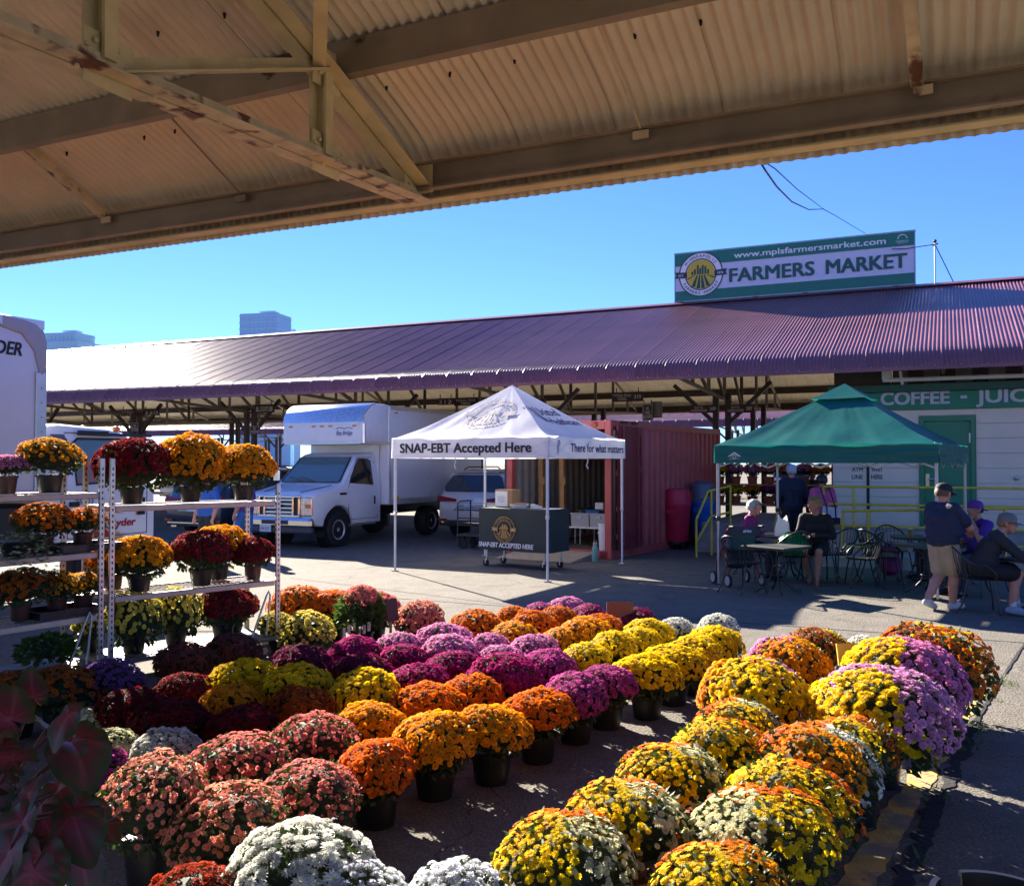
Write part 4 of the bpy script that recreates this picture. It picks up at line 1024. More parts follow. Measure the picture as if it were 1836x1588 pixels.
text_part('lettering', 'RYDER', lambda x, y: (x, -.010, y), -.50, 3.33, BLK, rt_, h=.17, align='R', bold=.03, slant=.2) if False else text_part('lettering', 'RYDER', lambda x, y: (x, -.006, y), -.30, 3.28, BLK, rt_, h=.175, w=.62, align='R', bold=.025, slant=.18)
cbp = [(.10, .62)] + [(1.15 + x, z) for x, z in arch(0, .52, .42, .62)] + [(1.95, .50), (2.08, .62), (2.08, .95), (2.08, 1.45), (1.98, 1.62), (1.72, 2.22), (1.58, 2.34), (1.3, 2.40), (.45, 2.44), (.14, 2.40), (.10, 2.2)]
prism_body('cab', cbp, 1.05, WPAINT, rt_, lambda x, y, z: (x, y * (1 - max(0, z - 1.62) * .12) + 1.2, z), cuts=(((0, 0, 1.62), (0, 0, 1)),), rnd=.08)
ry = lambda z, o=.004: 1.2 - (1.05 * (1 - max(0, z - 1.62) * .12) + o)
vpatch('side_window', [(.66, ry(1.60), 1.60), (1.80, ry(1.66), 1.66), (1.62, ry(2.16), 2.16), (1.50, ry(2.24), 2.24), (.72, ry(2.24), 2.24), (.64, ry(2.18), 2.18)], GLASS_T, rt_, .008)
mb = MB(); wpts = [(.66, 1.60), (1.80, 1.66), (1.62, 2.16), (1.50, 2.24), (.72, 2.24), (.64, 2.18)]
mb.tube([(x, ry(z, .01), z) for x, z in wpts], .018, 6, closed=True); mb.build('window_seal', BPLAST, rt_)
vpatch('windscreen', [(2.02, .3, 1.66), (2.02, 2.1, 1.66), (1.76, 2.05, 2.22), (1.76, .35, 2.22)], GLASS_T, rt_, .008)
mb = MB()
for a, b in (((.52, .86), (.52, 2.30)), ((.52, 2.32), (1.6, 2.32)), ((1.9, .86), (1.9, 1.64)), ((.52, .86), (1.9, .86))): mb.bar((a[0], ry(a[1], .001), a[1]), (b[0], ry(b[1], .001), b[1]), .010, .010)
mb.build('door_seam', SEAM, rt_)
MB().box((.62, ry(1.3, .02), 1.33), (.16, .03, .07), ch=.01).build('door_handle', BPLAST, rt_)
MB().box((1.78, ry(1.28, .012), 1.26), (.16, .02, .26), ch=.03).build('lower_vent_window', GLASS, rt_)
RRED = M('rental_red', (.42, .008, .02), .4)
text_part('lettering', 'Ryder', lambda x, y: (x, ry(1.0, .007), y), 1.23, .985, RRED, rt_, w=.46, h=.115, bold=.03, slant=.15)
text_part('lettering', 'Ryder', lambda x, y: (x, ry(1.5, .007), y), .70, 1.46, RRED, rt_, w=.16, h=.04, bold=.03, slant=.15)
text_part('lettering', '25903', lambda x, y: (x, ry(1.4, .007), y), .64, 1.33, BLK, rt_, w=.30, h=.075)
mb = MB(); mb.tube([(1.24, ry(1, .007), 1.12), (1.15, ry(1, .007), 1.07), (1.14, ry(1, .007), 1.0), (1.22, ry(1, .007), .955), (1.34, ry(1, .007), .945)], .010, 5); mb.build('swoosh', BLK, rt_)
mb = MB(); mb.add([(.95, ry(1, .005), .84), (1.28, ry(1, .005), .84), (1.02, ry(1, .005), 1.10), (.95, ry(1, .005), 1.25)], [(0, 1, 2, 3)]); mb.add([(1.05, ry(1, .005), 1.27), (1.05, ry(1, .005), 1.235), (1.5, ry(1, .005), 1.15)], [(0, 1, 2)]); mb.build('red_flash', RRED, rt_)
MB().box((.30, 0.10, 2.12), (.34, .16, .34), ch=.08).build('air_intake', M('grey_plastic2', (.10, .10, .10), .6), rt_)
MB().box((1.6, ry(2.28, .05), 2.31), (.8, .06, .04), ch=.01).box((.95, ry(2.28, .06), 2.32), (.5, .04, .07)).build('rain_guard', BPLAST, rt_)
for x, y in ((1.5, .35), (1.42, .95), (1.42, 1.2)): MB().ball((x, y, 2.42 - (.02 if x > 1.45 else 0)), .055, 10, 6, sc=(1.2, 1, .8)).build('marker_lamp', ORANGE_L, rt_, 60)
mi = MB().box((2.15, -.05, 1.75), (.10, .18, .34), ch=.03).tube([(1.95, .16, 1.95), (2.1, .0, 1.98), (2.15, -.02, 1.9)], .015, 6).build('mirror', BPLAST, rt_)
wheel(rt_, 1.15, .42, .40, .26, -1, MATS['truck_hub_paint']); wheel(rt_, -2.9, .34, .40, .34, -1, MATS['truck_hub_paint'])
MB().box((-2.2, 1.25, 1.08), (6.4, .9, .26)).box((-.5, .30, 1.12), (.9, .5, .5), ch=.05).build('chassis', BPLAST, rt_)
# ================================================================== red shipping container
ca = math.atan2(.839, .545); K = Vector((1.94, 18.1, 0))
cn = thing('shipping_container', 'open red shipping container used as a store behind the white canopy', 'container', K, ca)
CRED = M('container_red', (.50, .095, .085), .48, var=.14, scale=2.5, col2=(.40, .07, .065), mix=.6, sharp=.2, bump=.06, bscale=8)
CRED2 = M('container_door_red', (.22, .025, .033), .45, var=.12, scale=3); CIN = M('container_inside', (.30, .28, .25), .7, var=.1); CFL = M('container_floor', (.10, .07, .05), .8)
CL, CWD, CH_ = 6.06, 2.44, 2.75
def corr_wall(y, sgn, x0, x1, m_out):
    mb = MB(); n = int((x1 - x0) / .07); P = []; 
    pat = [0, .036, .036, 0]
    for layer in (0, 1):
        P = []
        for i in range(n + 1):
            d = pat[i % 4]; yy = y + sgn * (d + (.0 if layer else .004))
            P += [(x0 + (x1 - x0) * i / n, yy, .17), (x0 + (x1 - x0) * i / n, yy, CH_ - .12)]
        F = [(2 * i, 2 * i + 2, 2 * i + 3, 2 * i + 1) for i in range(n)]
        mb.add(P, F if (sgn > 0) == (layer == 0) else [f[::-1] for f in F], layer)
    return mb.build('side_panel', [CIN, m_out] if False else [CIN, m_out], cn)
corr_wall(.0, 1, .12, CL - .1, CRED); corr_wall(CWD, -1, .12, CL - .1, CRED)
mb = MB()
for x in (.06, CL - .06):
    for y in (.06, CWD - .06): mb.box((x, y, CH_ / 2), (.14, .14, CH_), ch=.01)
mb.build('corner_post', CRED, cn)
mb = MB()
for y in (.04, CWD - .04): mb.box((CL / 2, y, CH_ - .07), (CL - .27, .10, .13)).box((CL / 2, y, .09), (CL - .27, .10, .17))
mb.box((.06, CWD / 2, CH_ - .09), (.12, CWD - .27, .17)).box((.06, CWD / 2, .085), (.12, CWD - .27, .16)).box((CL - .06, CWD / 2, CH_ - .07), (.11, CWD - .27, .13))
mb.build('frame_rail', CRED, cn)
bbox('roof', (CL / 2, CWD / 2, CH_ - .02), (CL - .16, CWD - .16, .03), CRED, cn); bbox('floor', (CL / 2, CWD / 2, .13), (CL - .26, CWD - .2, .05), CFL, cn); bbox('end_wall', (CL - .05, CWD / 2, CH_ / 2), (.03, CWD - .2, CH_ - .3), CIN, cn)
MB().lathe([(.055, 0), (.055, .03), (.02, .035)], 16, (-.012, .35, CH_ - .09), 0, Matrix.Rotation(-math.pi / 2, 3, 'Y')).build('roundel', M('roundel_brown', (.30, .06, .03), .5), cn)
for yy, sg_ in ((-.09, -1), (CWD + .09, 1)):
    d = MB().box((.68, yy, CH_ / 2 + .03), (1.12, .035, CH_ - .30)).build('door', CRED2, cn)
    for k, (za, zb_) in enumerate(((.30, .92), (1.0, 1.72), (1.8, 2.5))):
        mb = MB(); w2 = .49
        for z in (za, zb_): mb.box((.68, yy + sg_ * .026, z), (1.0, .02, .05))
        for x in (.68 - w2, .68 + w2): mb.box((x, yy + sg_ * .0262, (za + zb_) / 2), (.05, .02, zb_ - za - .05))
        mb.build('door_rib', CRED2, d)
    MB().tube([(.30, yy + sg_ * .05, .2), (.30, yy + sg_ * .05, CH_ - .12)], .018, 8).tube([(.98, yy + sg_ * .05, .2), (.98, yy + sg_ * .05, CH_ - .12)], .018, 8).build('lock_rod', CRED2, d)
    MB().box((.06, yy * .6 if yy < 0 else CWD + .05, CH_ / 2), (.05, .06, CH_ - .4)).build('door_gasket', W_ if False else BPLAST, d)
    for z in (.45, 1.0, 1.7, 2.4): MB().box((.09, yy / 2 if yy < 0 else CWD + .045, z), (.06, .09, .10)).build('hinge', CRED, d)
MB().box((.5, -.05, CH_ - .03), (.25, .05, .05)).box((1.0, -.05, CH_ - .03), (.22, .05, .05)).build('door_hook', BROWN, cn)
for y in (.15, CWD - .15): MB().box((-.006, y, .09), (.012, .16, .13)).box((-.014, y, .09), (.01, .09, .06)).build('corner_casting', CRED2, cn)
def CWp(x, y, z=0): return K + Vector((math.cos(ca) * x - math.sin(ca) * y, math.sin(ca) * x + math.cos(ca) * y, z))
FLZ = .157
# things in the container
lm = 0
for i, (y, x, lean, lb) in enumerate(((2.12, .9, .05, 'tall raw plank leaning nearest the container door'), (1.72, 1.1, .03, 'second tall raw plank leaning inside the container'))):
    t = thing('plank', lb, 'plank', CWp(x, y, FLZ), ca); MB().bar((0, 0, 0), (.15, lean + .08, 2.35), .05, .11, up=(0, 1, 0)).build('board', WOOD, t); MB().box((.06, .02, 1.35), (.06, .13, .16)).build('knot_block', WOOD, t)
ld = thing('step_ladder', 'wooden stepladder standing at the back of the container', 'ladder', CWp(3.1, 1.15, FLZ), ca)
for k in (-1, 1): MB().bar((0, k * .28, 0), (.35, k * .14, 2.1), .03, .07).build('side_rail', WOOD, ld); MB().bar((.9, k * .26, 0), (.40, k * .14, 2.05), .03, .05).build('rear_rail', WOOD, ld)
for i in range(6): MB().box((.06 + .05 * i, 0, .3 + .3 * i), (.10, .50 - .035 * i, .025)).build('step', WOOD, ld)
TUB = M('frosted_tub', (.42, .43, .45), .35, var=.08); TUBL = M('tub_lid', (.50, .51, .53), .4)
def tub(x, y, z, w, d, h, lb):
    t = thing('storage_tub', lb, 'tub', CWp(x, y, z), ca)
    mb = MB().prism([(-d / 2 * .9, 0), (d / 2 * .9, 0), (d / 2, h), (-d / 2, h)], lambda a, b, q: (a, q, b), -w / 2, w / 2); mb.build('bin', TUB, t)
    MB().box((0, 0, h + .015), (d + .03, w + .03, .03), ch=.008).build('lid', TUBL, t); MB().box((-d / 2 - .012, 0, h * .8), (.02, w * .3, .05)).build('handle', TUBL, t)
tb = thing('work_table', 'dark folding table inside the container', 'table', CWp(1.5, .75, FLZ), ca)
bbox('table_top', (0, 0, .74), (.75, 1.30, .03), BPLAST, tb, ch=.008)
for a in (-.32, .32):
    for b in (-.58, .58): btube('leg', [(a, b, 0), (a, b, .73)], .016, STEEL, tb)
for i, (y, w) in enumerate(((1.22, .42), (.78, .40), (.38, .34))): tub(1.12, y, .52 - .15 + FLZ * 0 + .18, w, .34, .26, ('grey storage tub nearest the planks', 'grey storage tub in the middle of the row', 'grey storage tub nearest the container door jamb')[i])
sh = thing('low_shelf', 'low metal shelf carrying the storage tubs', 'shelf', CWp(1.12, .8, FLZ), ca); bbox('board', (0, 0, .38), (.40, 1.5, .03), STEEL, sh)
for a in (-.18, .18):
    for b in (-.72, .72): btube('leg', [(a, b, 0), (a, b, .37)], .014, STEEL, sh)
def carton(loc, d, lb, rz=0.0, mat=CARD):
    t = thing('carton', lb, 'box', loc, rz); bbox('box', (0, 0, d[2] / 2), d, mat, t, ch=.004); bbox('tape', (0, 0, d[2] + .001), (d[0], .05, .002), M('tape_tan', (.42, .30, .17), .4), t); return t
carton(CWp(1.5, .42, FLZ + .757), (.30, .40, .20), 'brown carton on the table inside the container', ca); carton(CWp(1.4, .95, FLZ + .757), (.16, .20, .14), 'small pale carton on the table inside the container', ca, WPLAST)
tt = thing('blue_cloth', 'folded bright blue cloth on top of the tubs', 'cloth', CWp(1.2, 1.0, .82), ca); MB().box((0, 0, .03), (.25, .35, .06), ch=.025).box((.02, .05, .075), (.2, .25, .03), ch=.012).build('folds', M('blue_cloth', (.02, .16, .42), .8), tt)
for i, (x, y, z, lb) in enumerate(((.28, .26, 0, 'lower white bucket at the container doorway'), (.30, .27, .17, 'upper white bucket nested in the doorway stack'))):
    t = thing('bucket', lb, 'bucket', CWp(x, y, FLZ + z), ca, 'doorway buckets'); MB().lathe([(.125, 0), (.145, .33), (.155, .33), (.155, .37), (.14, .37), (.12, .03)], 24, cap1=True).build('pail', WPLAST, t, 40); btube('bail', [(.15 * math.cos(a), .15 * math.sin(a) * .3 - .1, .33 - .10 * math.sin(a) * (1 if i == 0 else -1)) for a in [math.pi * j / 10 for j in range(11)]], .005, STEEL, t)
# ramp board and flask at the doorway
t = thing('ramp_board', 'tan plywood ramp board lying at the container doorway', 'board', CWp(-.45, 1.15, 0), ca); MB().prism([(-.62, .004), (.40, .004), (.40, .14), (-.62, .03)], lambda a, b, q: (a, q, b), -.85, .85).build('panel', M('plywood_tan', (.33, .26, .18), .8, var=.15), t)
t = thing('water_flask', 'pale green water flask standing beside the container post', 'bottle', gnd(1067, 1007)); MB().lathe([(.055, 0), (.06, .02), (.06, .26), (.04, .30), (.035, .31)], 18).build('body', M('mint_flask', (.20, .42, .33), .45), t, 40); MB().lathe([(.04, .31), (.04, .36), (.03, .37)], 16).tube([(-.03, 0, .36), (-.02, 0, .41), (.02, 0, .41), (.03, 0, .36)], .008, 6).build('cap', M('flask_cap', (.45, .42, .38), .5), t, 40)
# ================================================================== bins
def bin_(loc, m, m2, lb, style):
    t = thing('litter_bin', lb, 'bin', loc, ca); z = .17
    MB().lathe([(.25, z), (.26, z + .02), (.295, z + .68), (.31, z + .70), (.315, z + .78), (.325, z + .80), (.325, z + .84), (.30, z + .84)], 32).build('body', m, t, 35)
    for k in (-1, 1): MB().box((k * .315, 0, z + .66), (.05, .22, .10), ch=.015).build('handle', m, t)
    MB().box((-.29, .0, z + .60), (.05, .16, .09), ch=.015).build('front_handle', m, t)
    if style == 'flat': 
        d = MB().lathe([(.325, z + .84), (.322, z + .90), (.30, z + 1.08), (.28, z + 1.14), (.20, z + 1.16), (.001, z + 1.165)], 32).build('dome_lid', m2, t, 35)
        MB().box((.13, -.235, z + 1.02), (.26, .12, .20), ch=.02).build('flap', M('bin_flap', (.22, .012, .02), .5), d)
    else:
        d = MB().lathe([(.325, z + .84), (.33, z + .88), (.29, z + .92), (.285, z + 1.12), (.26, z + 1.24), (.16, z + 1.31), (.001, z + 1.325)], 32).build('dome_lid', m2, t, 35)
        MB().lathe([(.075, 0), (.075, .02)], 16, (-.155, -.235, z + 1.05), 0, Matrix.Rotation(math.pi / 2, 3, 'X') @ Matrix.Rotation(0, 3, 'Z')).build('bottle_opening', BPLAST, d)
    MB().lathe([(.27, .12), (.27, .165), (.24, .165)], 24).build('dolly', BPLAST, t)
    for k in range(5):
        a = k * 1.2566; c = MB().tube([(.21 * math.cos(a), .21 * math.sin(a) - .012, .045), (.21 * math.cos(a), .21 * math.sin(a) + .012, .045)], .044, 12).box((.21 * math.cos(a), .21 * math.sin(a), .095), (.03, .03, .05)).build('caster', BPLAST, t)
BRED = M('bin_red', (.55, .020, .06), .5, var=.1); BBLU = M('bin_blue', (.02, .13, .50), .5, var=.1); BSLA = M('bin_slate', (.12, .15, .20), .5, var=.08)
pb = gnd(1213, 983); bin_(pb, BRED, BRED, 'red wheeled litter bin beside the container', 'flat')
bin_(Vector((4.42, 21.35, 0)), BBLU, BSLA, 'blue recycling bin with slate dome lid behind the red bin', 'dome')
# ================================================================== cloth-covered table with badge
ta = math.atan2(-.59, .81); tc_ = (gnd(872, 1016) + gnd(972, 1022)) / 2 + Vector((.29, .40, 0)) * .62
tbl = thing('display_table', 'wheeled table under a dark green cloth with gold market badge', 'table', tc_, ta)
CLOTHG = M('charcoal_green_cloth', (.032, .040, .038), .75, var=.08, scale=3, bump=.12, bscale=6); GOLD = M('print_gold', (.52, .30, .07), .6, var=.06)
TW, TD, TZ0, TZ1 = 1.52, .70, .31, 1.07
def tcl(sx0, sy0, sx1, sy1, nm):
    ddx, ddy = sx1 - sx0, sy1 - sy0; L_ = math.hypot(ddx, ddy); nx, ny = ddy / L_, -ddx / L_
    def fn(a, b):
        o = (.004 + .03 * b * (.5 + .5 * math.sin(a * L_ * 7 + b)) * min(1, 8 * min(a, 1 - a) + .1)); return (sx0 + ddx * a + nx * o, sy0 + ddy * a + ny * o, TZ1 + .006 + (TZ0 - TZ1) * b)
    MB().grid(fn, 40, 12).build(nm, CLOTHG, tbl, 60)
X, Yh = TW / 2, TD / 2
tcl(-X, -Yh, X, -Yh, 'cloth_front'); tcl(X, -Yh, X, Yh, 'cloth_side'); tcl(X, Yh, -X, Yh, 'cloth_back'); tcl(-X, Yh, -X, -Yh, 'cloth_side')
bbox('table_top', (0, 0, TZ1 - .012), (TW, TD, .03), CLOTHG, tbl, ch=.006)
tf = lambda x, y, k=0: (x, -Yh - .045 - .003 * k, y)
market_emblem(lambda x, y, k: tf(-.15 + x, .70 + y, k), .235, tbl, GOLD, None, None, GOLD)
text_part('lettering', 'SNAP-EBT ACCEPTED HERE', lambda x, y: tf(x, y, 1), -.73, .375, W_, tbl, w=1.22, h=.088, bold=.03, slant=.12)
for a in (-X + .12, X - .12):
    for b in (-Yh + .08, Yh - .08):
        l_ = btube('leg', [(a, b, .14), (a, b, TZ1 - .03)], .018, STEEL, tbl)
        MB().tube([(a - .02, b - .016, .062), (a - .02, b + .016, .062)], .062, 16).build('caster_wheel', RUBBER, l_, 40); MB().box((a - .005, b, .125), (.05, .05, .03)).box((a - .02, b - .024, .09), (.02, .006, .07)).build('caster_fork', STEEL, l_)
def TWp(x, y, z=TZ1 + .006): return tc_ + Vector((math.cos(ta) * x - math.sin(ta) * y, math.sin(ta) * x + math.cos(ta) * y, z))
t = carton(TWp(-.45, .12), (.40, .25, .33), 'brown carton with printed notice on the dark cloth table', ta)
bbox('notice', (-.05, -.129, .16), (.28, .004, .28), W_, t); mb = MB()
for i in range(7): mb.box((-.05, -.132, .10 + .018 * i), (.14 + .03 * (i % 3), .002, .005))
mb.build('notice_print', TGREY, t)
t = thing('shallow_basket', 'shallow white tray with papers on the dark cloth table', 'tray', TWp(-.06, -.05), ta); MB().lathe([(.15, 0), (.18, .07), (.17, .07), (.145, .012)], 24).build('tray', WPLAST, t, 40); MB().box((0, 0, .07), (.22, .12, .02)).box((.02, .01, .088), (.2, .1, .012), rot=Matrix.Rotation(.4, 3, 'Z')).build('papers', CARD, t)
t = thing('card_reader', 'small white card reader on the dark cloth table', 'device', TWp(.30, -.02), ta + .3); MB().prism([(-.10, 0), (.10, 0), (.10, .03), (-.06, .08), (-.10, .08)], lambda a, b, q: (a, q, b), -.045, .045).build('case', WPLAST, t); bbox('keypad', (.03, 0, .055), (.10, .06, .008), TGREY, t, rot=Matrix.Rotation(.3, 3, 'Y'))
t = thing('paper_sheets', 'loose white paper sheets flat on the dark cloth table', 'paper', TWp(.62, -.05), ta); MB().box((0, 0, .003), (.28, .22, .004)).box((.05, .06, .0075), (.28, .22, .004), rot=Matrix.Rotation(.3, 3, 'Z')).build('sheets', W_, t)
# platform cart beside the SUV
pc_ = thing('platform_cart', 'dark steel platform cart with rail ends behind the cloth table', 'cart', gnd(862, 984) + Vector((.1, .1, 0)), R(-28))
bbox('deck', (0, 0, .30), (1.15, .62, .05), M('cart_deck', (.05, .045, .045), .6), pc_, ch=.01)
for sx in (-.55, .55):
    btube('end_hoop', [(sx, -.28, .05 if sx < 0 else .3), (sx, -.28, 1.0), (sx + .03, -.22, 1.05), (sx + .03, .22, 1.05), (sx, .28, 1.0), (sx, .28, .3)], .016, M('cart_steel', (.05, .05, .055), .4, .5), pc_)
    for b in (-.22, .22): MB().tube([(sx * .8, b - .025, .10), (sx * .8, b + .025, .10)], .10, 16).box((sx * .8, b, .23), (.06, .07, .08)).build('wheel', RUBBER, pc_, 40)
for z in (.52, .68, .86): btube('side_bar', [(-.55, -.28, z), (.55, -.28, z)], .012, MATS['cart_steel'], pc_)
# ================================================================== chrysanthemums
rng = np.random.default_rng(11)
def petal_mat(name, base, tip=None, centre=None, var=.25, trans=.48, back=None):
    m = bpy.data.materials.new(name); m.use_nodes = True; MATS[name] = m
    nt = m.node_tree; n = nt.nodes; l = nt.links; b = n['Principled BSDF']; b.inputs['Roughness'].default_value = .6; b.inputs['Specular IOR Level'].default_value = .25
    ar = n.new('ShaderNodeAttribute'); ar.attribute_name = 'rad'; av = n.new('ShaderNodeAttribute'); av.attribute_name = 'rnd'
    cr = n.new('ShaderNodeValToRGB'); e = cr.color_ramp.elements
    e[0].position = 0.0; e[0].color = (*(centre or base), 1); e[1].position = 1.0; e[1].color = (*(tip or base), 1)
    k = e.new(.35); k.color = (*base, 1); l.new(ar.outputs['Fac'], cr.inputs[0])
    mr = n.new('ShaderNodeMapRange'); mr.inputs[3].default_value = 1 - var; mr.inputs[4].default_value = 1 + var; l.new(av.outputs['Fac'], mr.inputs[0])
    vm = n.new('ShaderNodeVectorMath'); vm.operation = 'SCALE'; l.new(cr.outputs[0], vm.inputs[0]); l.new(mr.outputs[0], vm.inputs['Scale'])
    l.new(vm.outputs[0], b.inputs['Base Color'])
    tr = n.new('ShaderNodeBsdfTranslucent'); l.new(vm.outputs[0], tr.inputs[0]); ms = n.new('ShaderNodeMixShader'); ms.inputs[0].default_value = trans
    l.new(b.outputs[0], ms.inputs[1]); l.new(tr.outputs[0], ms.inputs[2]); l.new(ms.outputs[0], n['Material Output'].inputs[0]); return m
PM = {
 'yellow': petal_mat('yellow_petals', (.86, .62, .006), (.90, .70, .012), (.76, .46, .004)),
 'lemon': petal_mat('lemon_petals', (.80, .64, .07), (.84, .72, .15), (.62, .45, .02)),
 'gold': petal_mat('gold_petals', (.84, .34, .006), (.88, .46, .010), (.52, .13, .004)),
 'orange': petal_mat('orange_petals', (.72, .17, .006), (.80, .26, .010), (.36, .045, .003)),
 'flame': petal_mat('flame_petals', (.78, .18, .012), (.84, .24, .02), (.75, .30, .01)),
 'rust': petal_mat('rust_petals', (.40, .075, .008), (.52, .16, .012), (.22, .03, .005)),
 'red': petal_mat('burgundy_petals', (.25, .012, .020), (.33, .03, .035), (.14, .005, .012)),
 'crimson': petal_mat('dark_red_petals', (.15, .004, .012), (.20, .008, .02), (.08, .002, .006)),
 'brick': petal_mat('brick_red_petals', (.32, .030, .010), (.40, .05, .02), (.22, .02, .006)),
 'coral': petal_mat('coral_petals', (.80, .21, .18), (.84, .30, .25), (.66, .15, .08)),
 'salmon': petal_mat('salmon_petals', (.80, .27, .18), (.84, .38, .27), (.62, .18, .07)),
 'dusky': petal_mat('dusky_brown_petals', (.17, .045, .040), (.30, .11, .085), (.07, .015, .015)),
 'magenta': petal_mat('magenta_petals', (.36, .012, .135), (.46, .03, .20), (.24, .006, .07)),
 'plum': petal_mat('dark_magenta_petals', (.20, .006, .065), (.28, .015, .10), (.12, .003, .04)),
 'fuchsia': petal_mat('fuchsia_petals', (.48, .045, .27), (.58, .12, .37), (.38, .02, .18)),
 'pink': petal_mat('lilac_pink_petals', (.68, .22, .48), (.75, .34, .57), (.54, .13, .34)),
 'lilac': petal_mat('pale_lilac_petals', (.70, .33, .58), (.76, .44, .66), (.52, .20, .40)),
 'purple': petal_mat('violet_petals', (.16, .055, .27), (.25, .11, .38), (.10, .03, .18)),
 'white': petal_mat('white_petals', (.72, .72, .64), (.78, .79, .76), (.62, .56, .15)),
 'bluewhite': petal_mat('cool_white_petals', (.66, .68, .72), (.72, .74, .80), (.60, .60, .55)),
 'cream': petal_mat('cream_petals', (.74, .72, .42), (.78, .77, .55), (.62, .58, .20)),
}
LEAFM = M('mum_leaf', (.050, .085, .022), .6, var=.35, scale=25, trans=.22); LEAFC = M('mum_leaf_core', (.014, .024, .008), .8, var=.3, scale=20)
LEAFP = M('fresh_leaf', (.065, .12, .022), .55, var=.3, scale=20, trans=.3)
def bloom_template(kind):
    """petal rings of one flower head, radius 1, facing +Z: verts, faces, rad"""
    V, F, A = [], [], []
    rings = {'pom': ((9, 1.0, .05, .36, .30), (7, .70, .30, .34, .20), (5, .40, .42, .28, .10)), 'daisy': ((11, 1.0, .06, .25, .22), (8, .66, .16, .22, .15)), 'lod': ((7, 1.0, .06, .46, .25), (5, .62, .30, .40, .10)), 'spider': ((14, 1.0, .02, .15, .20), (10, .78, .22, .15, .14), (7, .5, .34, .16, .1))}[kind]
    for q, (n, r, z, w, r0) in enumerate(rings):
        for i in range(n):
            a = 2 * math.pi * (i + .5 * q) / n + random.uniform(-.08, .08); rr = r * random.uniform(.9, 1.06); c, s = math.cos(a), math.sin(a); o = len(V)
            V += [(r0 * c, r0 * s, z * .5), (rr * .66 * c - w * s, rr * .66 * s + w * c, z + .08), (rr * c, rr * s, z - .02), (rr * .66 * c + w * s, rr * .66 * s - w * c, z + .08)]
            A += [.25, .7, 1, .7]; F += [(o, o + 3, o + 2, o + 1)]
    o = len(V); k = 6; rc = .20 if kind != 'daisy' else .26; zc = .36 if kind in ('pom', 'lod') else .22
    V += [(0, 0, zc)] + [(rc * math.cos(2 * math.pi * i / k), rc * math.sin(2 * math.pi * i / k), zc - .12) for i in range(k)]; A += [0] * (k + 1)
    F += [(o, o + 1 + i, o + 1 + (i + 1) % k) for i in range(k)]
    return np.array(V), F, np.array(A)
BT = {k: bloom_template(k) for k in ('pom', 'daisy', 'lod', 'spider')}
def frames(N):
    up = np.where(np.abs(N[:, 2:3]) > .95, np.array([[1., 0, 0]]), np.array([[0, 0, 1.]])); a = np.cross(N, up); a /= np.linalg.norm(a, axis=1)[:, None]; return a, np.cross(a, N)
def mk_mesh(name, V, F, mats, attrs=None, mi=None):
    me = bpy.data.meshes.new(name); me.from_pydata(V.tolist() if hasattr(V, 'tolist') else V, [], F)
    for m in mats: me.materials.append(m)
    for k, a in (attrs or {}).items():
        at = me.attributes.new(k, 'FLOAT', 'POINT'); at.data.foreach_set('value', np.asarray(a, dtype=np.float32))
    if mi is not None: me.polygons.foreach_set('material_index', mi)
    me.update(); return me
HZ = .80                                                     # dome height relative to its radius
def dome_points(n, tmax, lump, seed):
    r = np.random.default_rng(seed); i = np.arange(n) + .5
    c = 1 - i / n * (1 - math.cos(tmax)); th = np.arccos(np.clip(c, -1, 1)) + r.normal(0, .025, n); ph = i * 2.39996 + r.normal(0, .10, n)
    N = np.stack([np.sin(th) * np.cos(ph), np.sin(th) * np.sin(ph), np.cos(th)], 1)
    k = np.array([1 + lump * mnoise.noise(Vector(p) * 2.3 + Vector((seed, 0, 0))) for p in N.tolist()])
    P = N * k[:, None]; P[:, 2] = np.where(P[:, 2] > 0, P[:, 2] * HZ, P[:, 2] * .55); return P, N, th, ph, r
def blossom_mesh(name, kind, n, size, seed, tmax=1.95, fall=(1.25, 1.95), lump=.12, sectors=None):
    P, N, th, ph, r = dome_points(n, tmax, lump, seed)
    keep = r.random(n) < np.clip(1 - (th - fall[0]) / (fall[1] - fall[0]) * .85, 0.05, 1); P, N, th, ph = P[keep], N[keep], th[keep], ph[keep]; m = len(P)
    Nn = N + r.normal(0, .22, (m, 3)) + np.array([0, 0, .25]); Nn /= np.linalg.norm(Nn, axis=1)[:, None]; P = P + Nn * r.normal(0, .016, (m, 1))
    a, b = frames(Nn); tv, tf_, ta_ = BT[kind]; k = len(tv); s = size * np.clip(r.normal(.95, .20, m), .35, 1.35); rot = r.uniform(0, 6.28, m)
    ca_, sa_ = np.cos(rot), np.sin(rot); a2 = a * ca_[:, None] + b * sa_[:, None]; b2 = b * ca_[:, None] - a * sa_[:, None]
    V = P[:, None, :] + s[:, None, None] * (tv[None, :, 0:1] * a2[:, None, :] + tv[None, :, 1:2] * b2[:, None, :] + tv[None, :, 2:3] * Nn[:, None, :])
    F = []; mi = []
    if sectors: 
        pn = np.mod(ph + .25 * np.sin(3 * th + seed) + r.normal(0, .10, m), 2 * math.pi) / (2 * math.pi); sec = np.searchsorted(np.cumsum(sectors)[:-1], pn)
    else: sec = np.zeros(m, int)
    for q in range(m):
        o = q * k
        for f in tf_: F.append(tuple(i + o for i in f)); mi.append(int(sec[q]))
    return mk_mesh(name, V.reshape(-1, 3), F, [PM['yellow']] * (3 if sectors else 1), {'rad': np.tile(ta_, m), 'rnd': np.repeat(r.random(m), k)}, mi if sectors else None)
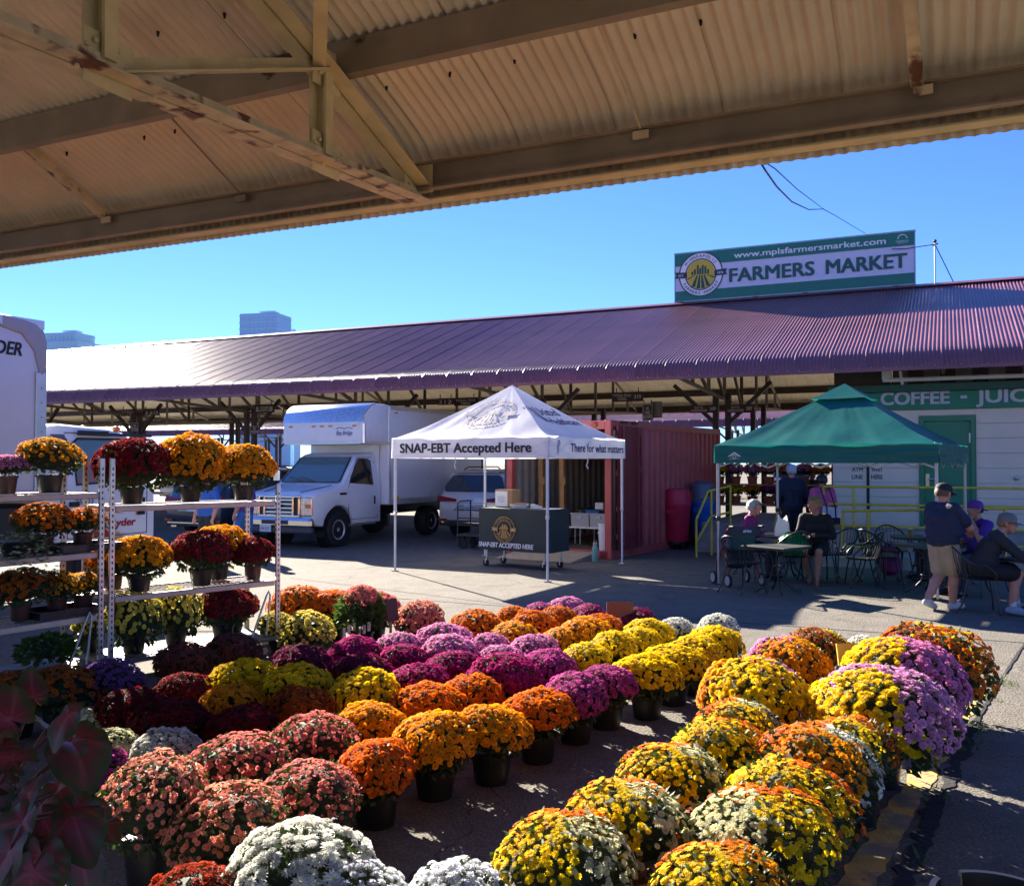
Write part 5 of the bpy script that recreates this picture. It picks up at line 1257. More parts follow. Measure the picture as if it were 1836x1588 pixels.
def leaf_mesh(name, n, size, seed, tmin=.9, tmax=2.5, rr=.93, core=.78, mat=None):
    r = np.random.default_rng(seed); V = []; F = []; mi = []
    z = np.cos(tmin) + (np.cos(tmax) - np.cos(tmin)) * r.random(n); ph = r.uniform(0, 6.283, n); st = np.sqrt(1 - z * z)
    N = np.stack([st * np.cos(ph), st * np.sin(ph), z], 1); P = N * (rr * r.uniform(.8, 1.04, n))[:, None]; P[:, 2] = np.where(P[:, 2] > 0, P[:, 2] * HZ, P[:, 2] * .80)
    D = N + r.normal(0, .6, (n, 3)); D /= np.linalg.norm(D, axis=1)[:, None]; a, b = frames(D); rot = r.uniform(0, 6.28, n); ww = a * np.cos(rot)[:, None] + b * np.sin(rot)[:, None]; cr_ = np.cross(D, ww)
    s = size * r.uniform(.6, 1.3, n)
    for i in range(n):
        o = len(V); p, d, w, c, q = P[i], D[i], ww[i], cr_[i], s[i]
        V += [p, p + d * q * .5 + w * q * .32 + c * q * .1, p + d * q, p + d * q * .5 - w * q * .32 + c * q * .1]; F += [(o, o + 1, o + 2), (o, o + 2, o + 3)]; mi += [0, 0]
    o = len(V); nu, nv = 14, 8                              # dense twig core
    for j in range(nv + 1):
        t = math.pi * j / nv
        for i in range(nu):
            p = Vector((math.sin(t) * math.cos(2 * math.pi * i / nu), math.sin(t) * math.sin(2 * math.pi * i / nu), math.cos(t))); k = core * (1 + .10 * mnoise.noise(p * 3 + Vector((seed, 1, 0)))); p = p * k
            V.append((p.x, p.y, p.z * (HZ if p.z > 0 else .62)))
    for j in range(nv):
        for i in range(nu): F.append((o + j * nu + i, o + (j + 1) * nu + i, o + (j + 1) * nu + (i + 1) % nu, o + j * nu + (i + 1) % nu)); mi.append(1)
    return mk_mesh(name, [tuple(map(float, v)) for v in V], F, [mat or LEAFM, LEAFC], None, mi)
BM = {('pom', i): blossom_mesh('blossoms_pompon', 'pom', 820, .082, 20 + i) for i in range(3)}
BM.update({('daisy', i): blossom_mesh('blossoms_daisy', 'daisy', 430, .086, 40 + i, fall=(.95, 1.9)) for i in range(2)})
BM.update({('sparse', i): blossom_mesh('blossoms_open', 'daisy', 680, .064, 50 + i, tmax=2.1, fall=(.85, 1.75)) for i in range(2)})
BM.update({('lod', i): blossom_mesh('blossoms_far', 'lod', 640, .086, 60 + i) for i in range(3)})
BM.update({('spider', i): blossom_mesh('blossoms_spidery', 'spider', 260, .118, 70 + i, lump=.13) for i in range(2)})
BM.update({('tri', i): blossom_mesh('blossoms_mixed', 'pom', 1050, .068, 80 + i, lump=.07, sectors=sc) for i, sc in enumerate(((.36, .34, .30), (.5, .25, .25), (.3, .45, .25)))})
BM.update({('mix', i): blossom_mesh('blossoms_loose_mixed', 'daisy', 760, .068, 90 + i, fall=(.85, 1.95), sectors=sc) for i, sc in enumerate(((.36, .34, .30), (.45, .25, .30)))})
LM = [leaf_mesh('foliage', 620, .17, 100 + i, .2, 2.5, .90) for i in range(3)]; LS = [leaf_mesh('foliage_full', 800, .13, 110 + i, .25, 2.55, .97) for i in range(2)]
POTB = M('nursery_pot_black', (.010, .010, .011), .42, var=.2, spec=.5); POTT = M('terracotta_plastic', (.42, .12, .045), .6, var=.12); POTTAN = M('tan_plastic_pot', (.42, .27, .14), .6, var=.1); POTBR = M('brown_pot', (.06, .02, .015), .4)
def pot_mesh(name, mat, r, h):
    return MB().lathe([(r * .78, 0), (r * .80, .01), (r * .95, h * .86), (r * 1.04, h * .87), (r * 1.06, h), (r * .98, h), (r * .94, h * .93), (.001, h * .92)], 22, cap1=False).mesh(name, mat, 35)
POTS = {'black': pot_mesh('pot_black', POTB, .125, .175), 'terra': pot_mesh('pot_terracotta', POTT, .135, .19), 'tan': pot_mesh('pot_tan', POTTAN, .135, .19), 'brown': pot_mesh('pot_brown', POTBR, .10, .17), 'tall': pot_mesh('pot_tall', POTB, .14, .26)}
POTH = {'black': .175, 'terra': .19, 'tan': .19, 'brown': .17, 'tall': .26}
NPL = [0]
def mum(loc, Rr, kind, cols, label, pot='black', rot=None, squash=1.0, group=None, lift=.10, pots=1.0, var=None):
    i = NPL[0]; NPL[0] += 1; random.seed(900 + i)
    t = thing('potted_chrysanthemum', label, 'potted plant', loc, random.uniform(0, 6.28) if rot is None else rot, group)
    p = part('pot', POTS[pot], t); p.scale = (pots,) * 3
    ph = POTH[pot] * pots; zc = ph + Rr * (.42 + lift)
    nv = max(k for kk, k in BM if kk == kind) + 1; var = i % nv if var is None else var
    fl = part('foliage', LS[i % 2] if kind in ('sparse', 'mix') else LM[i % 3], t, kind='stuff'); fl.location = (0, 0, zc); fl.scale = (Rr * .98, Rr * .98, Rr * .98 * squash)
    b = part('blossoms', BM[kind, var], t, kind='stuff'); b.location = (0, 0, zc); jx = random.uniform(.91, 1.10); squash *= random.uniform(.88, 1.08); b.scale = (Rr * jx, Rr / jx, Rr * squash); b.rotation_euler = (random.uniform(-.13, .13), random.uniform(-.13, .13), 0); fl.rotation_euler = b.rotation_euler; fl.scale = (Rr * .98 * jx, Rr * .98 / jx, Rr * .98 * squash)
    cl = cols if isinstance(cols, (list, tuple)) else [cols]
    for k, c in enumerate(cl):
        b.material_slots[k].link = 'OBJECT'; b.material_slots[k].material = PM[c]
    return t
# ---- plants standing on the paving: (u, v of the flower dome, width in photo px, kind, colours, pot, label)
FL = [
 # edge of the aisle: orange to pink to yellow
 (674, 1376, 140, 'pom', 'flame', 'black', 'orange chrysanthemum with bare black pot next to the coral plants'),
 (780, 1328, 150, 'pom', 'gold', 'black', 'golden orange chrysanthemum second along the aisle edge'),
 (881, 1308, 136, 'pom', 'gold', 'black', 'golden orange chrysanthemum third along the aisle edge'),
 (964, 1276, 130, 'pom', 'orange', 'black', 'deep orange chrysanthemum at the aisle, next to the mauve ones'),
 (1032, 1247, 122, 'pom', 'fuchsia', 'black', 'mauve pink chrysanthemum at the aisle beside the orange ones'),
 (1087, 1228, 108, 'pom', 'fuchsia', 'black', 'mauve pink chrysanthemum at the aisle beside the yellow ones'),
 (1160, 1211, 112, 'pom', 'yellow', 'black', 'yellow chrysanthemum nearest along the aisle edge'),
 (1207, 1190, 108, 'pom', 'yellow', 'black', 'second yellow chrysanthemum along the aisle edge'),
 (1244, 1174, 106, 'pom', 'yellow', 'black', 'third yellow chrysanthemum along the aisle edge'),
 (1282, 1158, 98, 'pom', 'yellow', 'black', 'last yellow chrysanthemum at the far end of the aisle edge'),
 # inner orange and yellow
 (848, 1247, 112, 'pom', 'orange', 'black', 'orange chrysanthemum behind the third golden one'),
 (666, 1304, 122, 'pom', 'gold', 'black', 'golden chrysanthemum between the coral plants and yellow trio'),
 (766, 1266, 130, 'pom', 'orange', 'black', 'orange chrysanthemum behind the second golden one'),
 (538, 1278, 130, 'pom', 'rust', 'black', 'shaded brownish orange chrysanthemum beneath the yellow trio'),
 (436, 1227, 125, 'pom', 'yellow', 'black', 'yellow chrysanthemum first of the trio by the dark red ones'),
 (535, 1239, 140, 'pom', 'yellow', 'black', 'middle yellow chrysanthemum of the trio'),
 (652, 1252, 138, 'pom', 'yellow', 'black', 'yellow chrysanthemum of the trio beside the orange ones'),
 (410, 1270, 118, 'pom', 'gold', 'black', 'low golden chrysanthemum below the first yellow one'),
 # dark reds
 (331, 1245, 112, 'pom', 'red', 'black', 'dark red chrysanthemum with sunlit top next to yellow'),
 (237, 1276, 132, 'pom', 'crimson', 'black', 'very dark red chrysanthemum beside the violet one'),
 (304, 1298, 142, 'pom', 'crimson', 'black', 'very dark red chrysanthemum in the middle of its patch'),
 (431, 1308, 132, 'pom', 'crimson', 'black', 'very dark red chrysanthemum behind the coral plants'),
 # coral
 (559, 1334, 152, 'sparse', 'coral', 'black', 'dusky coral chrysanthemum farthest back of the coral five'),
 (428, 1370, 168, 'sparse', 'coral', 'black', 'coral chrysanthemum in the middle of the coral five'),
 (559, 1418, 176, 'sparse', 'coral', 'black', 'coral chrysanthemum nearest the aisle'),
 (278, 1428, 190, 'sparse', 'salmon', 'tall', 'salmon chrysanthemum in black pot beside the caladium'),
 (407, 1478, 202, 'sparse', 'salmon', 'black', 'large salmon chrysanthemum behind the white daisies'),
 # whites and near edge
 (142, 1304, 92, 'pom', 'cream', 'black', 'cream chrysanthemum half hidden behind the caladium'),
 (204, 1338, 96, 'pom', 'cream', 'black', 'cream chrysanthemum between two other cream ones'),
 (300, 1350, 122, 'pom', 'white', 'black', 'white chrysanthemum left of the coral plants'),
 (540, 1562, 250, 'spider', 'white', 'black', 'large white daisy chrysanthemum at the near edge'),
 (632, 1612, 190, 'spider', 'bluewhite', 'black', 'cool white chrysanthemum cut by the near edge'),
 (818, 1630, 215, 'spider', 'bluewhite', 'black', 'cool white chrysanthemum at the near edge of the aisle'),
 (345, 1614, 180, 'spider', 'brick', 'black', 'brick red chrysanthemum at the near edge'),
 (172, 1378, 115, 'pom', 'fuchsia', 'black', 'small purple pink chrysanthemum beside the caladium leaves'),
 # magenta
 (538, 1194, 118, 'pom', 'plum', 'black', 'dark magenta chrysanthemum beside the rack wheel'),
 (635, 1178, 102, 'pom', 'magenta', 'black', 'magenta chrysanthemum behind the darker one'),
 (648, 1211, 112, 'pom', 'plum', 'black', 'dark magenta chrysanthemum behind the yellow trio'),
 (721, 1187, 94, 'pom', 'magenta', 'black', 'magenta chrysanthemum below the lilac ones'),
 (752, 1225, 116, 'pom', 'magenta', 'black', 'bright magenta chrysanthemum behind the orange ones'),
 (812, 1199, 104, 'pom', 'magenta', 'black', 'magenta chrysanthemum in the middle of the pink patch'),
 (903, 1217, 130, 'pom', 'magenta', 'black', 'broad magenta chrysanthemum behind the deep orange one'),
 (984, 1200, 106, 'pom', 'fuchsia', 'black', 'mauve pink chrysanthemum behind the aisle pair'),
 # lilac
 (717, 1160, 88, 'lod', 'pink', 'black', 'lilac pink chrysanthemum nearest the coral pots'),
 (797, 1150, 98, 'lod', 'pink', 'black', 'lilac pink chrysanthemum at the back of its row'),
 (806, 1173, 102, 'lod', 'pink', 'black', 'lilac pink chrysanthemum in front of the back one'),
 (877, 1163, 78, 'lod', 'pink', 'black', 'small lilac pink chrysanthemum in the middle of its row'),
 (957, 1166, 92, 'lod', 'pink', 'black', 'lilac pink chrysanthemum next to the yellow patch'),
 (900, 1181, 84, 'lod', 'pink', 'black', 'low lilac pink chrysanthemum above the broad magenta one'),
 # far orange rows
 (853, 1128, 98, 'lod', 'orange', 'black', 'dark orange chrysanthemum at the outer corner of the patch'),
 (919, 1110, 68, 'lod', 'orange', 'black', 'small orange chrysanthemum at the far side of the patch'),
 (957, 1125, 86, 'lod', 'orange', 'black', 'orange chrysanthemum in the far middle of the patch'),
 (922, 1142, 92, 'lod', 'gold', 'black', 'golden chrysanthemum above the lilac row'),
 (1008, 1149, 82, 'lod', 'gold', 'black', 'golden chrysanthemum left of the yellow patch'),
 (1053, 1141, 98, 'lod', 'gold', 'black', 'golden chrysanthemum touching the yellow patch'),
 (1001, 1113, 76, 'lod', 'orange', 'black', 'orange chrysanthemum below the farthest pink one'),
 (1078, 1129, 82, 'lod', 'orange', 'black', 'orange chrysanthemum below the small notice board'),
 (1015, 1090, 66, 'lod', 'pink', 'black', 'lilac pink chrysanthemum farthest in the patch'),
 (968, 1100, 58, 'lod', 'fuchsia', 'black', 'mauve chrysanthemum beside the farthest lilac one'),
 (1056, 1106, 72, 'lod', 'magenta', 'black', 'magenta chrysanthemum left of the notice board'),
 (1141, 1118, 78, 'lod', 'plum', 'black', 'dark magenta chrysanthemum right of the notice board'),
 (1211, 1126, 66, 'lod', 'white', 'black', 'white chrysanthemum behind the yellow patch'),
 (1288, 1126, 76, 'lod', 'white', 'black', 'white chrysanthemum at the far right corner of the patch'),
 # far yellow
 (1165, 1137, 88, 'lod', 'yellow', 'black', 'yellow chrysanthemum at the back of the yellow patch'),
 (1050, 1183, 92, 'lod', 'yellow', 'black', 'yellow chrysanthemum at the pink side of the yellow patch'),
 (1106, 1163, 94, 'lod', 'yellow', 'black', 'yellow chrysanthemum in the middle of the yellow patch'),
 (1146, 1152, 84, 'lod', 'yellow', 'black', 'yellow chrysanthemum behind the middle of the yellow patch'),
 # multicoloured pair of rows
 (1353, 1250, 205, 'tri', ('gold', 'yellow', 'pink'), 'black', 'big yellow chrysanthemum edged with orange and pink'),
 (1415, 1197, 155, 'tri', ('pink', 'gold', 'yellow'), 'black', 'pink and golden three colour chrysanthemum behind the big yellow'),
 (1467, 1163, 112, 'mix', ('rust', 'yellow', 'orange'), 'black', 'red and yellow chrysanthemum behind the yellow notice'),
 (1551, 1163, 66, 'lod', 'white', 'black', 'small white chrysanthemum behind the yellow notice'),
 (1671, 1192, 190, 'mix', ('rust', 'orange', 'yellow'), 'black', 'broad rust and yellow chrysanthemum farthest in its row'),
 (1617, 1219, 196, 'tri', ('pink', 'yellow', 'pink'), 'black', 'pink and yellow chrysanthemum behind the lilac one'),
 (1578, 1278, 240, 'tri', ('lilac', 'yellow', 'lilac'), 'black', 'largest half yellow half lilac chrysanthemum'),
 (1529, 1336, 150, 'mix', ('flame', 'yellow', 'rust'), 'tall', 'orange flecked chrysanthemum in a tall black pot beside the yellow line'),
 (1464, 1373, 206, 'mix', ('flame', 'gold', 'white'), 'tan', 'orange and white chrysanthemum in a tan pot'),
 (1415, 1440, 212, 'mix', ('flame', 'yellow', 'yellow'), 'terra', 'yellow and orange chrysanthemum in a terracotta pot beside the tan one'),
 (1364, 1495, 252, 'mix', ('flame', 'cream', 'yellow'), 'tan', 'large white orange and yellow chrysanthemum second from the near edge'),
 (1290, 1590, 240, 'mix', ('flame', 'yellow', 'gold'), 'terra', 'orange and yellow chrysanthemum nearest in the outer row'),
 (1322, 1308, 150, 'mix', ('flame', 'yellow', 'cream'), 'terra', 'orange and white chrysanthemum below the big yellow one'),
 (1288, 1352, 172, 'mix', ('flame', 'yellow', 'yellow'), 'terra', 'orange topped yellow chrysanthemum in the aisle row'),
 (1202, 1392, 192, 'mix', ('flame', 'yellow', 'cream'), 'terra', 'orange yellow and cream chrysanthemum in the middle of the aisle row'),
 (1119, 1482, 226, 'mix', ('flame', 'yellow', 'cream'), 'terra', 'yellow and white chrysanthemum second in the aisle row'),
 (1012, 1545, 240, 'mix', ('flame', 'yellow', 'cream'), 'terra', 'orange topped yellow chrysanthemum nearest in the aisle row'),
 # left, near rack
 (200, 1220, 116, 'daisy', 'purple', 'black', 'violet chrysanthemum beside the rack foot'),
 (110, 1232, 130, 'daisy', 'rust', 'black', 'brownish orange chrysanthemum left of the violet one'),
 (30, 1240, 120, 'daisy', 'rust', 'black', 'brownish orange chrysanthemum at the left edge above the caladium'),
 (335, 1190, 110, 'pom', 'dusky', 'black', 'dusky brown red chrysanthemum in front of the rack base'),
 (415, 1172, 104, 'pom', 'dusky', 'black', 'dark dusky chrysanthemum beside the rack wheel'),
 # behind the rack
 (535, 1084, 105, 'lod', 'orange', 'black', 'orange chrysanthemum behind the rack post'),
 (600, 1088, 95, 'lod', 'flame', 'black', 'orange chrysanthemum behind the pale yellow daisies'),
 (672, 1090, 95, 'lod', 'coral', 'black', 'coral chrysanthemum behind the small dark board'),
 (752, 1108, 88, 'lod', 'salmon', 'black', 'salmon chrysanthemum in a black pot standing apart by the lilac ones'),
 (550, 1132, 108, 'daisy', 'lemon', 'black', 'pale yellow daisy chrysanthemum beside the rack'),
 (495, 1120, 70, 'daisy', 'lemon', 'black', 'pale yellow daisy chrysanthemum seen through the rack end'),
]
TRIV = {1353: (2, R(81)), (1415, 1197): (2, R(81)), 1578: (0, R(22)), 1617: (0, R(0)), 1671: (0, R(100)), 1012: (0, R(20)), 1119: (0, R(25)), 1202: (0, R(40)), 1288: (0, R(-20)), 1322: (0, R(60)), 1464: (0, R(50)), (1415, 1440): (0, R(-40)), 1364: (0, R(0)), 1290: (0, R(30)), 1529: (0, R(40))}
for (u, v, w, kind, cols, pot, lb) in FL:
    zc0 = .33; c = gnd(u, v, zc0); Rr = max(.15, w / 2 / FPX * c.y * 1.02)
    ph = POTH[pot]; lift = .10 if pot in ('terra', 'tan') else .03
    zc = ph + Rr * (.42 + lift); c = gnd(u, v, zc + Rr * .12)
    tv_ = TRIV.get((u, v), TRIV.get(u, (None, None)))
    mum((c.x, c.y, 0), Rr, kind, cols, lb, pot, tv_[1], var=tv_[0], lift=lift, squash=.95 if kind != 'tri' else 1.02)
random.seed(21); mb = MB()
for i in range(1500):
    (u, v, w, kind, cols, pot, lb) = random.choice(FL); c = gnd(u, v, .25); a = random.uniform(0, 6.28); rr = random.uniform(.1, .75) * (1 + .6 * random.random()); p = Vector((c.x + rr * math.cos(a), c.y + rr * math.sin(a), .006 + random.uniform(0, .003)))
    s_ = random.uniform(.004, .013); b_ = random.uniform(0, 6.28); d = Vector((math.cos(b_), math.sin(b_), random.uniform(-.15, .3))); n_ = Vector((-d.y, d.x, 0)) * .45
    k = cols if isinstance(cols, str) else cols[0]; mi = 0 if k in ('yellow', 'gold', 'lemon') else 1 if k in ('orange', 'flame', 'rust') else 2 if k in ('white', 'cream', 'bluewhite') else 3
    if random.random() < .35: mi = 4
    mb.add([p - d * s_, p + n_ * s_, p + d * s_, p - n_ * s_], [(0, 1, 2, 3)], mi)
tag(mb.build('fallen_petals', [M('petal_yellow', (.6, .4, .03), .7), M('petal_orange', (.5, .14, .02), .7), M('petal_white', (.6, .6, .55), .7), M('petal_pink', (.4, .08, .18), .7), M('dry_leaf', (.05, .05, .02), .8)]), 'fallen petals and leaf litter scattered on the paving around the pots', kind='stuff')
# leafy green plant beside the yellow daisies
t = thing('leafy_plant', 'leafy green plant in bud between the yellow daisies and coral pots', 'potted plant', gnd(648, 1162)); part('pot', POTS['black'], t)
LP = leaf_mesh('fresh_leaves', 500, .30, 130, .0, 2.2, .9, .6, LEAFP); o = part('foliage', LP, t, kind='stuff'); o.location = (0, 0, .36); o.scale = (.25, .25, .28)
b = part('blossoms', BM['lod', 0], t, kind='stuff'); b.location = (0, .0, .50); b.scale = (.18, .18, .18); b.material_slots[0].link = 'OBJECT'; b.material_slots[0].material = PM['coral']
mb = MB()
for k in range(6): mb.box((-.14 + .05 * k, -.2 - .01 * (k % 2), .2 + .03 * (k % 3)), (.03, .004, .09))
mb.build('plant_tags', W_, t)
t = thing('leafy_plant', 'tuft of bright green foliage behind the brownish orange flowers', 'potted plant', gnd(85, 1245)); part('pot', POTS['black'], t); o = part('foliage', LP, t, kind='stuff'); o.location = (0, 0, .36); o.scale = (.24, .20, .16)
def notice(u, v, w, h, col, lb, lean=.25, rz=0.0):
    p = gnd(u, v + 45, 0); p = at_y(u, v, gnd(u, v, .45).y); t = thing('notice_board', lb, 'sign', (p.x, p.y, 0), rz); k = p.y / FPX
    MB().box((0, 0, p.z), (w * k, .015, h * k), 0, Matrix.Rotation(-lean, 3, 'X')).build('board', col, t); MB().box((0, .03, p.z / 2), (.02, .02, p.z), 0).build('stake', WOOD, t)
notice(1112, 1093, 48, 28, M('notice_brown', (.16, .055, .03), .7, var=.2), 'small brown notice board among the far flowers')
notice(1537, 1172, 74, 38, M('notice_yellow', (.62, .56, .05), .6), 'plain yellow notice among the multicoloured flowers', rz=.1)
notice(703, 1093, 22, 40, M('notice_dark', (.08, .03, .025), .7), 'small dark board leaning among the coral flowers', rz=.6)
# ================================================================== flower racks (wheeled trolleys)
def rack(label, pR, pL, depth, shelves, topL, topR, base=True):
    """front posts at pR (far right) and pL; shelves = heights"""
    d = (pR - pL); L_ = d.length; ang = math.atan2(d.y, d.x); t = thing('flower_trolley', label, 'trolley', (pL.x, pL.y, 0), ang)
    for (x, y, zt) in ((0, 0, topL), (L_, 0, topR), (0, depth, topL), (L_, depth, topR)):
        pst = MB().box((x, y, (zt + .2) / 2), (.045, .03, zt - .2), ch=.004).build('post', STEEL, t); mb = MB()
        for i in range(int((zt - .3) / .05)): mb.box((x - .0235 if x > 0 else x + .0235, y, .3 + i * .05), (.002, .012, .025))
        for i in range(int((zt - .3) / .05)): mb.box((x, y - .0158, .3 + i * .05), (.012, .002, .022))
        tag(mb.build('slots', BPLAST, pst), kind='stuff')
    for z in shelves:
        s = MB().box((L_ / 2, .012, z), (L_ - .06, .03, .05), ch=.006).box((L_ / 2, depth - .012, z), (L_ - .06, .03, .05), ch=.006).box((.03, depth / 2, z), (.03, depth - .06, .045)).box((L_ - .03, depth / 2, z), (.03, depth - .06, .045)).build('shelf', M('shelf_tan', (.50, .42, .34), .5, .3, var=.15), t)
        n = 34
        for i in range(n): pass
        mb = MB()
        for i in range(n): mb.tube([(.06 + (L_ - .12) * i / (n - 1), .025, z + .012), (.06 + (L_ - .12) * i / (n - 1), depth - .025, z + .012)], .004, 4)
        for i in range(3): mb.tube([(.05, depth * (.25 + .25 * i), z + .005), (L_ - .05, depth * (.25 + .25 * i), z + .005)], .004, 4)
        tag(mb.build('shelf_wires', STEEL, s), kind='stuff')
    if base:
        MB().box((L_ / 2, depth / 2, .19), (L_ + .05, depth + .05, .04), ch=.01).box((L_ / 2, depth / 2, .212), (L_ - .05, depth - .05, .006)).build('base', M('trolley_base', (.20, .19, .17), .6, .3, var=.25), t)
        for x in (.1, L_ - .1):
            for y in (.08, depth - .08):
                MB().tube([(x, y - .018, .068), (x, y + .018, .068)], .066, 18).build('caster_wheel', M('grey_tyre', (.10, .10, .11), .6), t, 40); MB().tube([(x, y - .024, .068), (x, y + .024, .068)], .035, 12).box((x, y, .15), (.07, .05, .04)).build('caster_hub', STEEL, t)
        btube('tow_bar', [(L_ - .15, -.05, .24), (L_ - .1, -.03, .62), (L_ - .12, -.03, .66), (L_ - .14, -.03, .62), (L_ - .3, -.04, .24)], .010, STEEL, t)
    return t, ang, L_
q_r = gnd(497, 1178); q_r = Vector((q_r.x, q_r.y, 0)); q_l = Vector((-3.42, 7.88, 0))
rk, rka, rkL = rack('wheeled steel flower trolley with three shelves of autumn flowers', q_r, q_l, .57, (.73, 1.505), 1.94, 1.70)
q_r2 = Vector((-3.475, 7.80, 0)); d2 = Vector((-.55, -.835, 0)).normalized(); q_l2 = q_r2 + d2 * 1.42
rk2, rka2, rkL2 = rack('wheeled steel flower trolley cut off by the left edge', q_r2, q_l2, .57, (.60, 1.125, 1.625), 1.94, 1.94)
def on_rack(u, pL, pR, depth, frac):
    d = (pR - pL).normalized(); nrm = Vector((-d.y, d.x, 0)); p0 = pL + nrm * depth * frac; q = on_plane(u, 800, p0, d); return Vector((q.x, q.y, 0))
for (u, w, z, kind, col, pot, fr, lb, lift) in (
 (237, 136, 1.535, 'pom', 'red', 'black', .35, 'burgundy chrysanthemum on the top shelf of the main trolley', .10),
 (342, 140, 1.535, 'pom', 'gold', 'black', .5, 'golden orange chrysanthemum mid top shelf of the main trolley', .10),
 (437, 122, 1.535, 'pom', 'gold', 'black', .45, 'golden orange chrysanthemum at the far end of the top shelf', .10),
 (252, 112, .76, 'pom', 'gold', 'black', .3, 'golden chrysanthemum on the middle shelf near the trolley post', .08),
 (205, 80, .76, 'pom', 'orange', 'brown', .8, 'orange chrysanthemum half hidden behind the trolley post', .08),
 (362, 118, .76, 'pom', 'red', 'black', .25, 'burgundy chrysanthemum in the middle of the middle shelf', .08),
 (393, 108, .76, 'pom', 'gold', 'black', .8, 'golden chrysanthemum behind the burgundy one on the middle shelf', .08),
 (455, 82, .76, 'pom', 'red', 'brown', .3, 'small burgundy chrysanthemum in a brown pot at the shelf end', .08),
 (243, 112, .225, 'daisy', 'lemon', 'black', .3, 'pale yellow daisy chrysanthemum on the trolley base by the post', .02),
 (318, 105, .225, 'daisy', 'lemon', 'black', .45, 'pale yellow daisy chrysanthemum mid trolley base', .02),
 (402, 104, .225, 'pom', 'red', 'black', .35, 'burgundy chrysanthemum on the trolley base', .02),
 (420, 90, .225, 'pom', 'brick', 'black', .8, 'brick red chrysanthemum at the back of the trolley base', .02),
 (166, 70, .225, 'daisy', 'lemon', 'black', .95, 'pale yellow daisy chrysanthemum seen between the two trolleys', .02)):
    c = on_rack(u, q_l, q_r, .57, fr); Rr = w / 2 / FPX * c.y * .94
    mum((c.x, c.y, z), Rr, kind, col, lb, pot, lift=lift, pots=.85, squash=1.0 if kind != 'daisy' else 1.25)
for (u, w, z, kind, col, pot, fr, lb, lift) in (
 (12, 68, 1.655, 'pom', 'pink', 'brown', .4, 'lilac pink chrysanthemum on the top shelf at the left edge', .08),
 (90, 122, 1.655, 'daisy', 'gold', 'black', .4, 'golden daisy chrysanthemum on the top shelf of the left trolley', .08),
 (80, 112, 1.155, 'daisy', 'orange', 'brown', .5, 'rusty orange chrysanthemum mid shelf of the left trolley', .05),
 (150, 85, 1.155, 'daisy', 'orange', 'brown', .5, 'rusty orange chrysanthemum by the post of the left trolley', .05),
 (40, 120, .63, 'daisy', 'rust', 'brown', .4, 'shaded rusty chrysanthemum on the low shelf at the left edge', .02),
 (105, 85, .63, 'daisy', 'gold', 'brown', .5, 'shaded golden chrysanthemum on the low shelf of the left trolley', .02),
 (152, 78, .63, 'daisy', 'gold', 'brown', .45, 'small golden chrysanthemum by the post on the low shelf', .02)):
    c = on_rack(u, q_l2, q_r2, .57, fr); Rr = w / 2 / FPX * c.y * .94
    mum((c.x, c.y, z), Rr, kind, col, lb, pot, lift=lift, pots=.85, squash=.85)
# ivy on the left trolley
c = on_rack(38, q_l2, q_r2, .57, .3); t = thing('variegated_ivy', 'pale variegated ivy trailing over the left trolley shelf', 'potted plant', (c.x, c.y, 1.155)); random.seed(4)
IVY = M('ivy_leaf', (.52, .60, .36), .5, var=.35, scale=30, col2=(.09, .16, .05), mix=.5, sharp=.1, trans=.3); mb = MB()
for i in range(420):
    a = random.uniform(0, 6.28); r_ = .30 * math.sqrt(random.random()); x, y = r_ * math.cos(a) * 1.1, r_ * math.sin(a) * .7; z = .16 * (1 - (r_ / .33) ** 2) + random.uniform(-.02, .05)
    if random.random() < .28: x = random.uniform(.05, .42); y = -.24 - random.uniform(0, .06); z = random.uniform(-.12, .06)
    d = Vector((math.cos(a), math.sin(a), random.uniform(-.6, .6))).normalized(); w = d.cross(Vector((0, 0, 1))).normalized(); s = random.uniform(.028, .05); p = Vector((x, y, z))
    mb.add([p, p + d * s * .35 + w * s * .55, p + d * s * .6 + w * s * .2, p + d * s, p + d * s * .6 - w * s * .2, p + d * s * .35 - w * s * .55], [(0, 1, 2), (0, 2, 3), (0, 3, 4), (0, 4, 5)])
tag(mb.build('trailing_leaves', IVY, t), kind='stuff'); MB().lathe([(.12, 0), (.15, .10), (.16, .12), (.14, .12)], 18).build('pot', POTB, t, 40)
for (u, z, lb) in ((148, 1.15, 'black carry tray under the rusty flowers'), (110, .625, 'black carry tray on the low shelf of the left trolley')):
    c = on_rack(u, q_l2, q_r2, .57, .45); t = thing('carry_tray', lb, 'tray', (c.x, c.y, z), rka2); MB().box((0, 0, .012), (.55, .36, .015), ch=.004).box((0, -.18, .035), (.55, .012, .06)).box((0, .18, .035), (.55, .012, .06)).box((-.27, 0, .035), (.012, .35, .06)).box((.27, 0, .035), (.012, .35, .06)).build('tray', BPLAST, t)
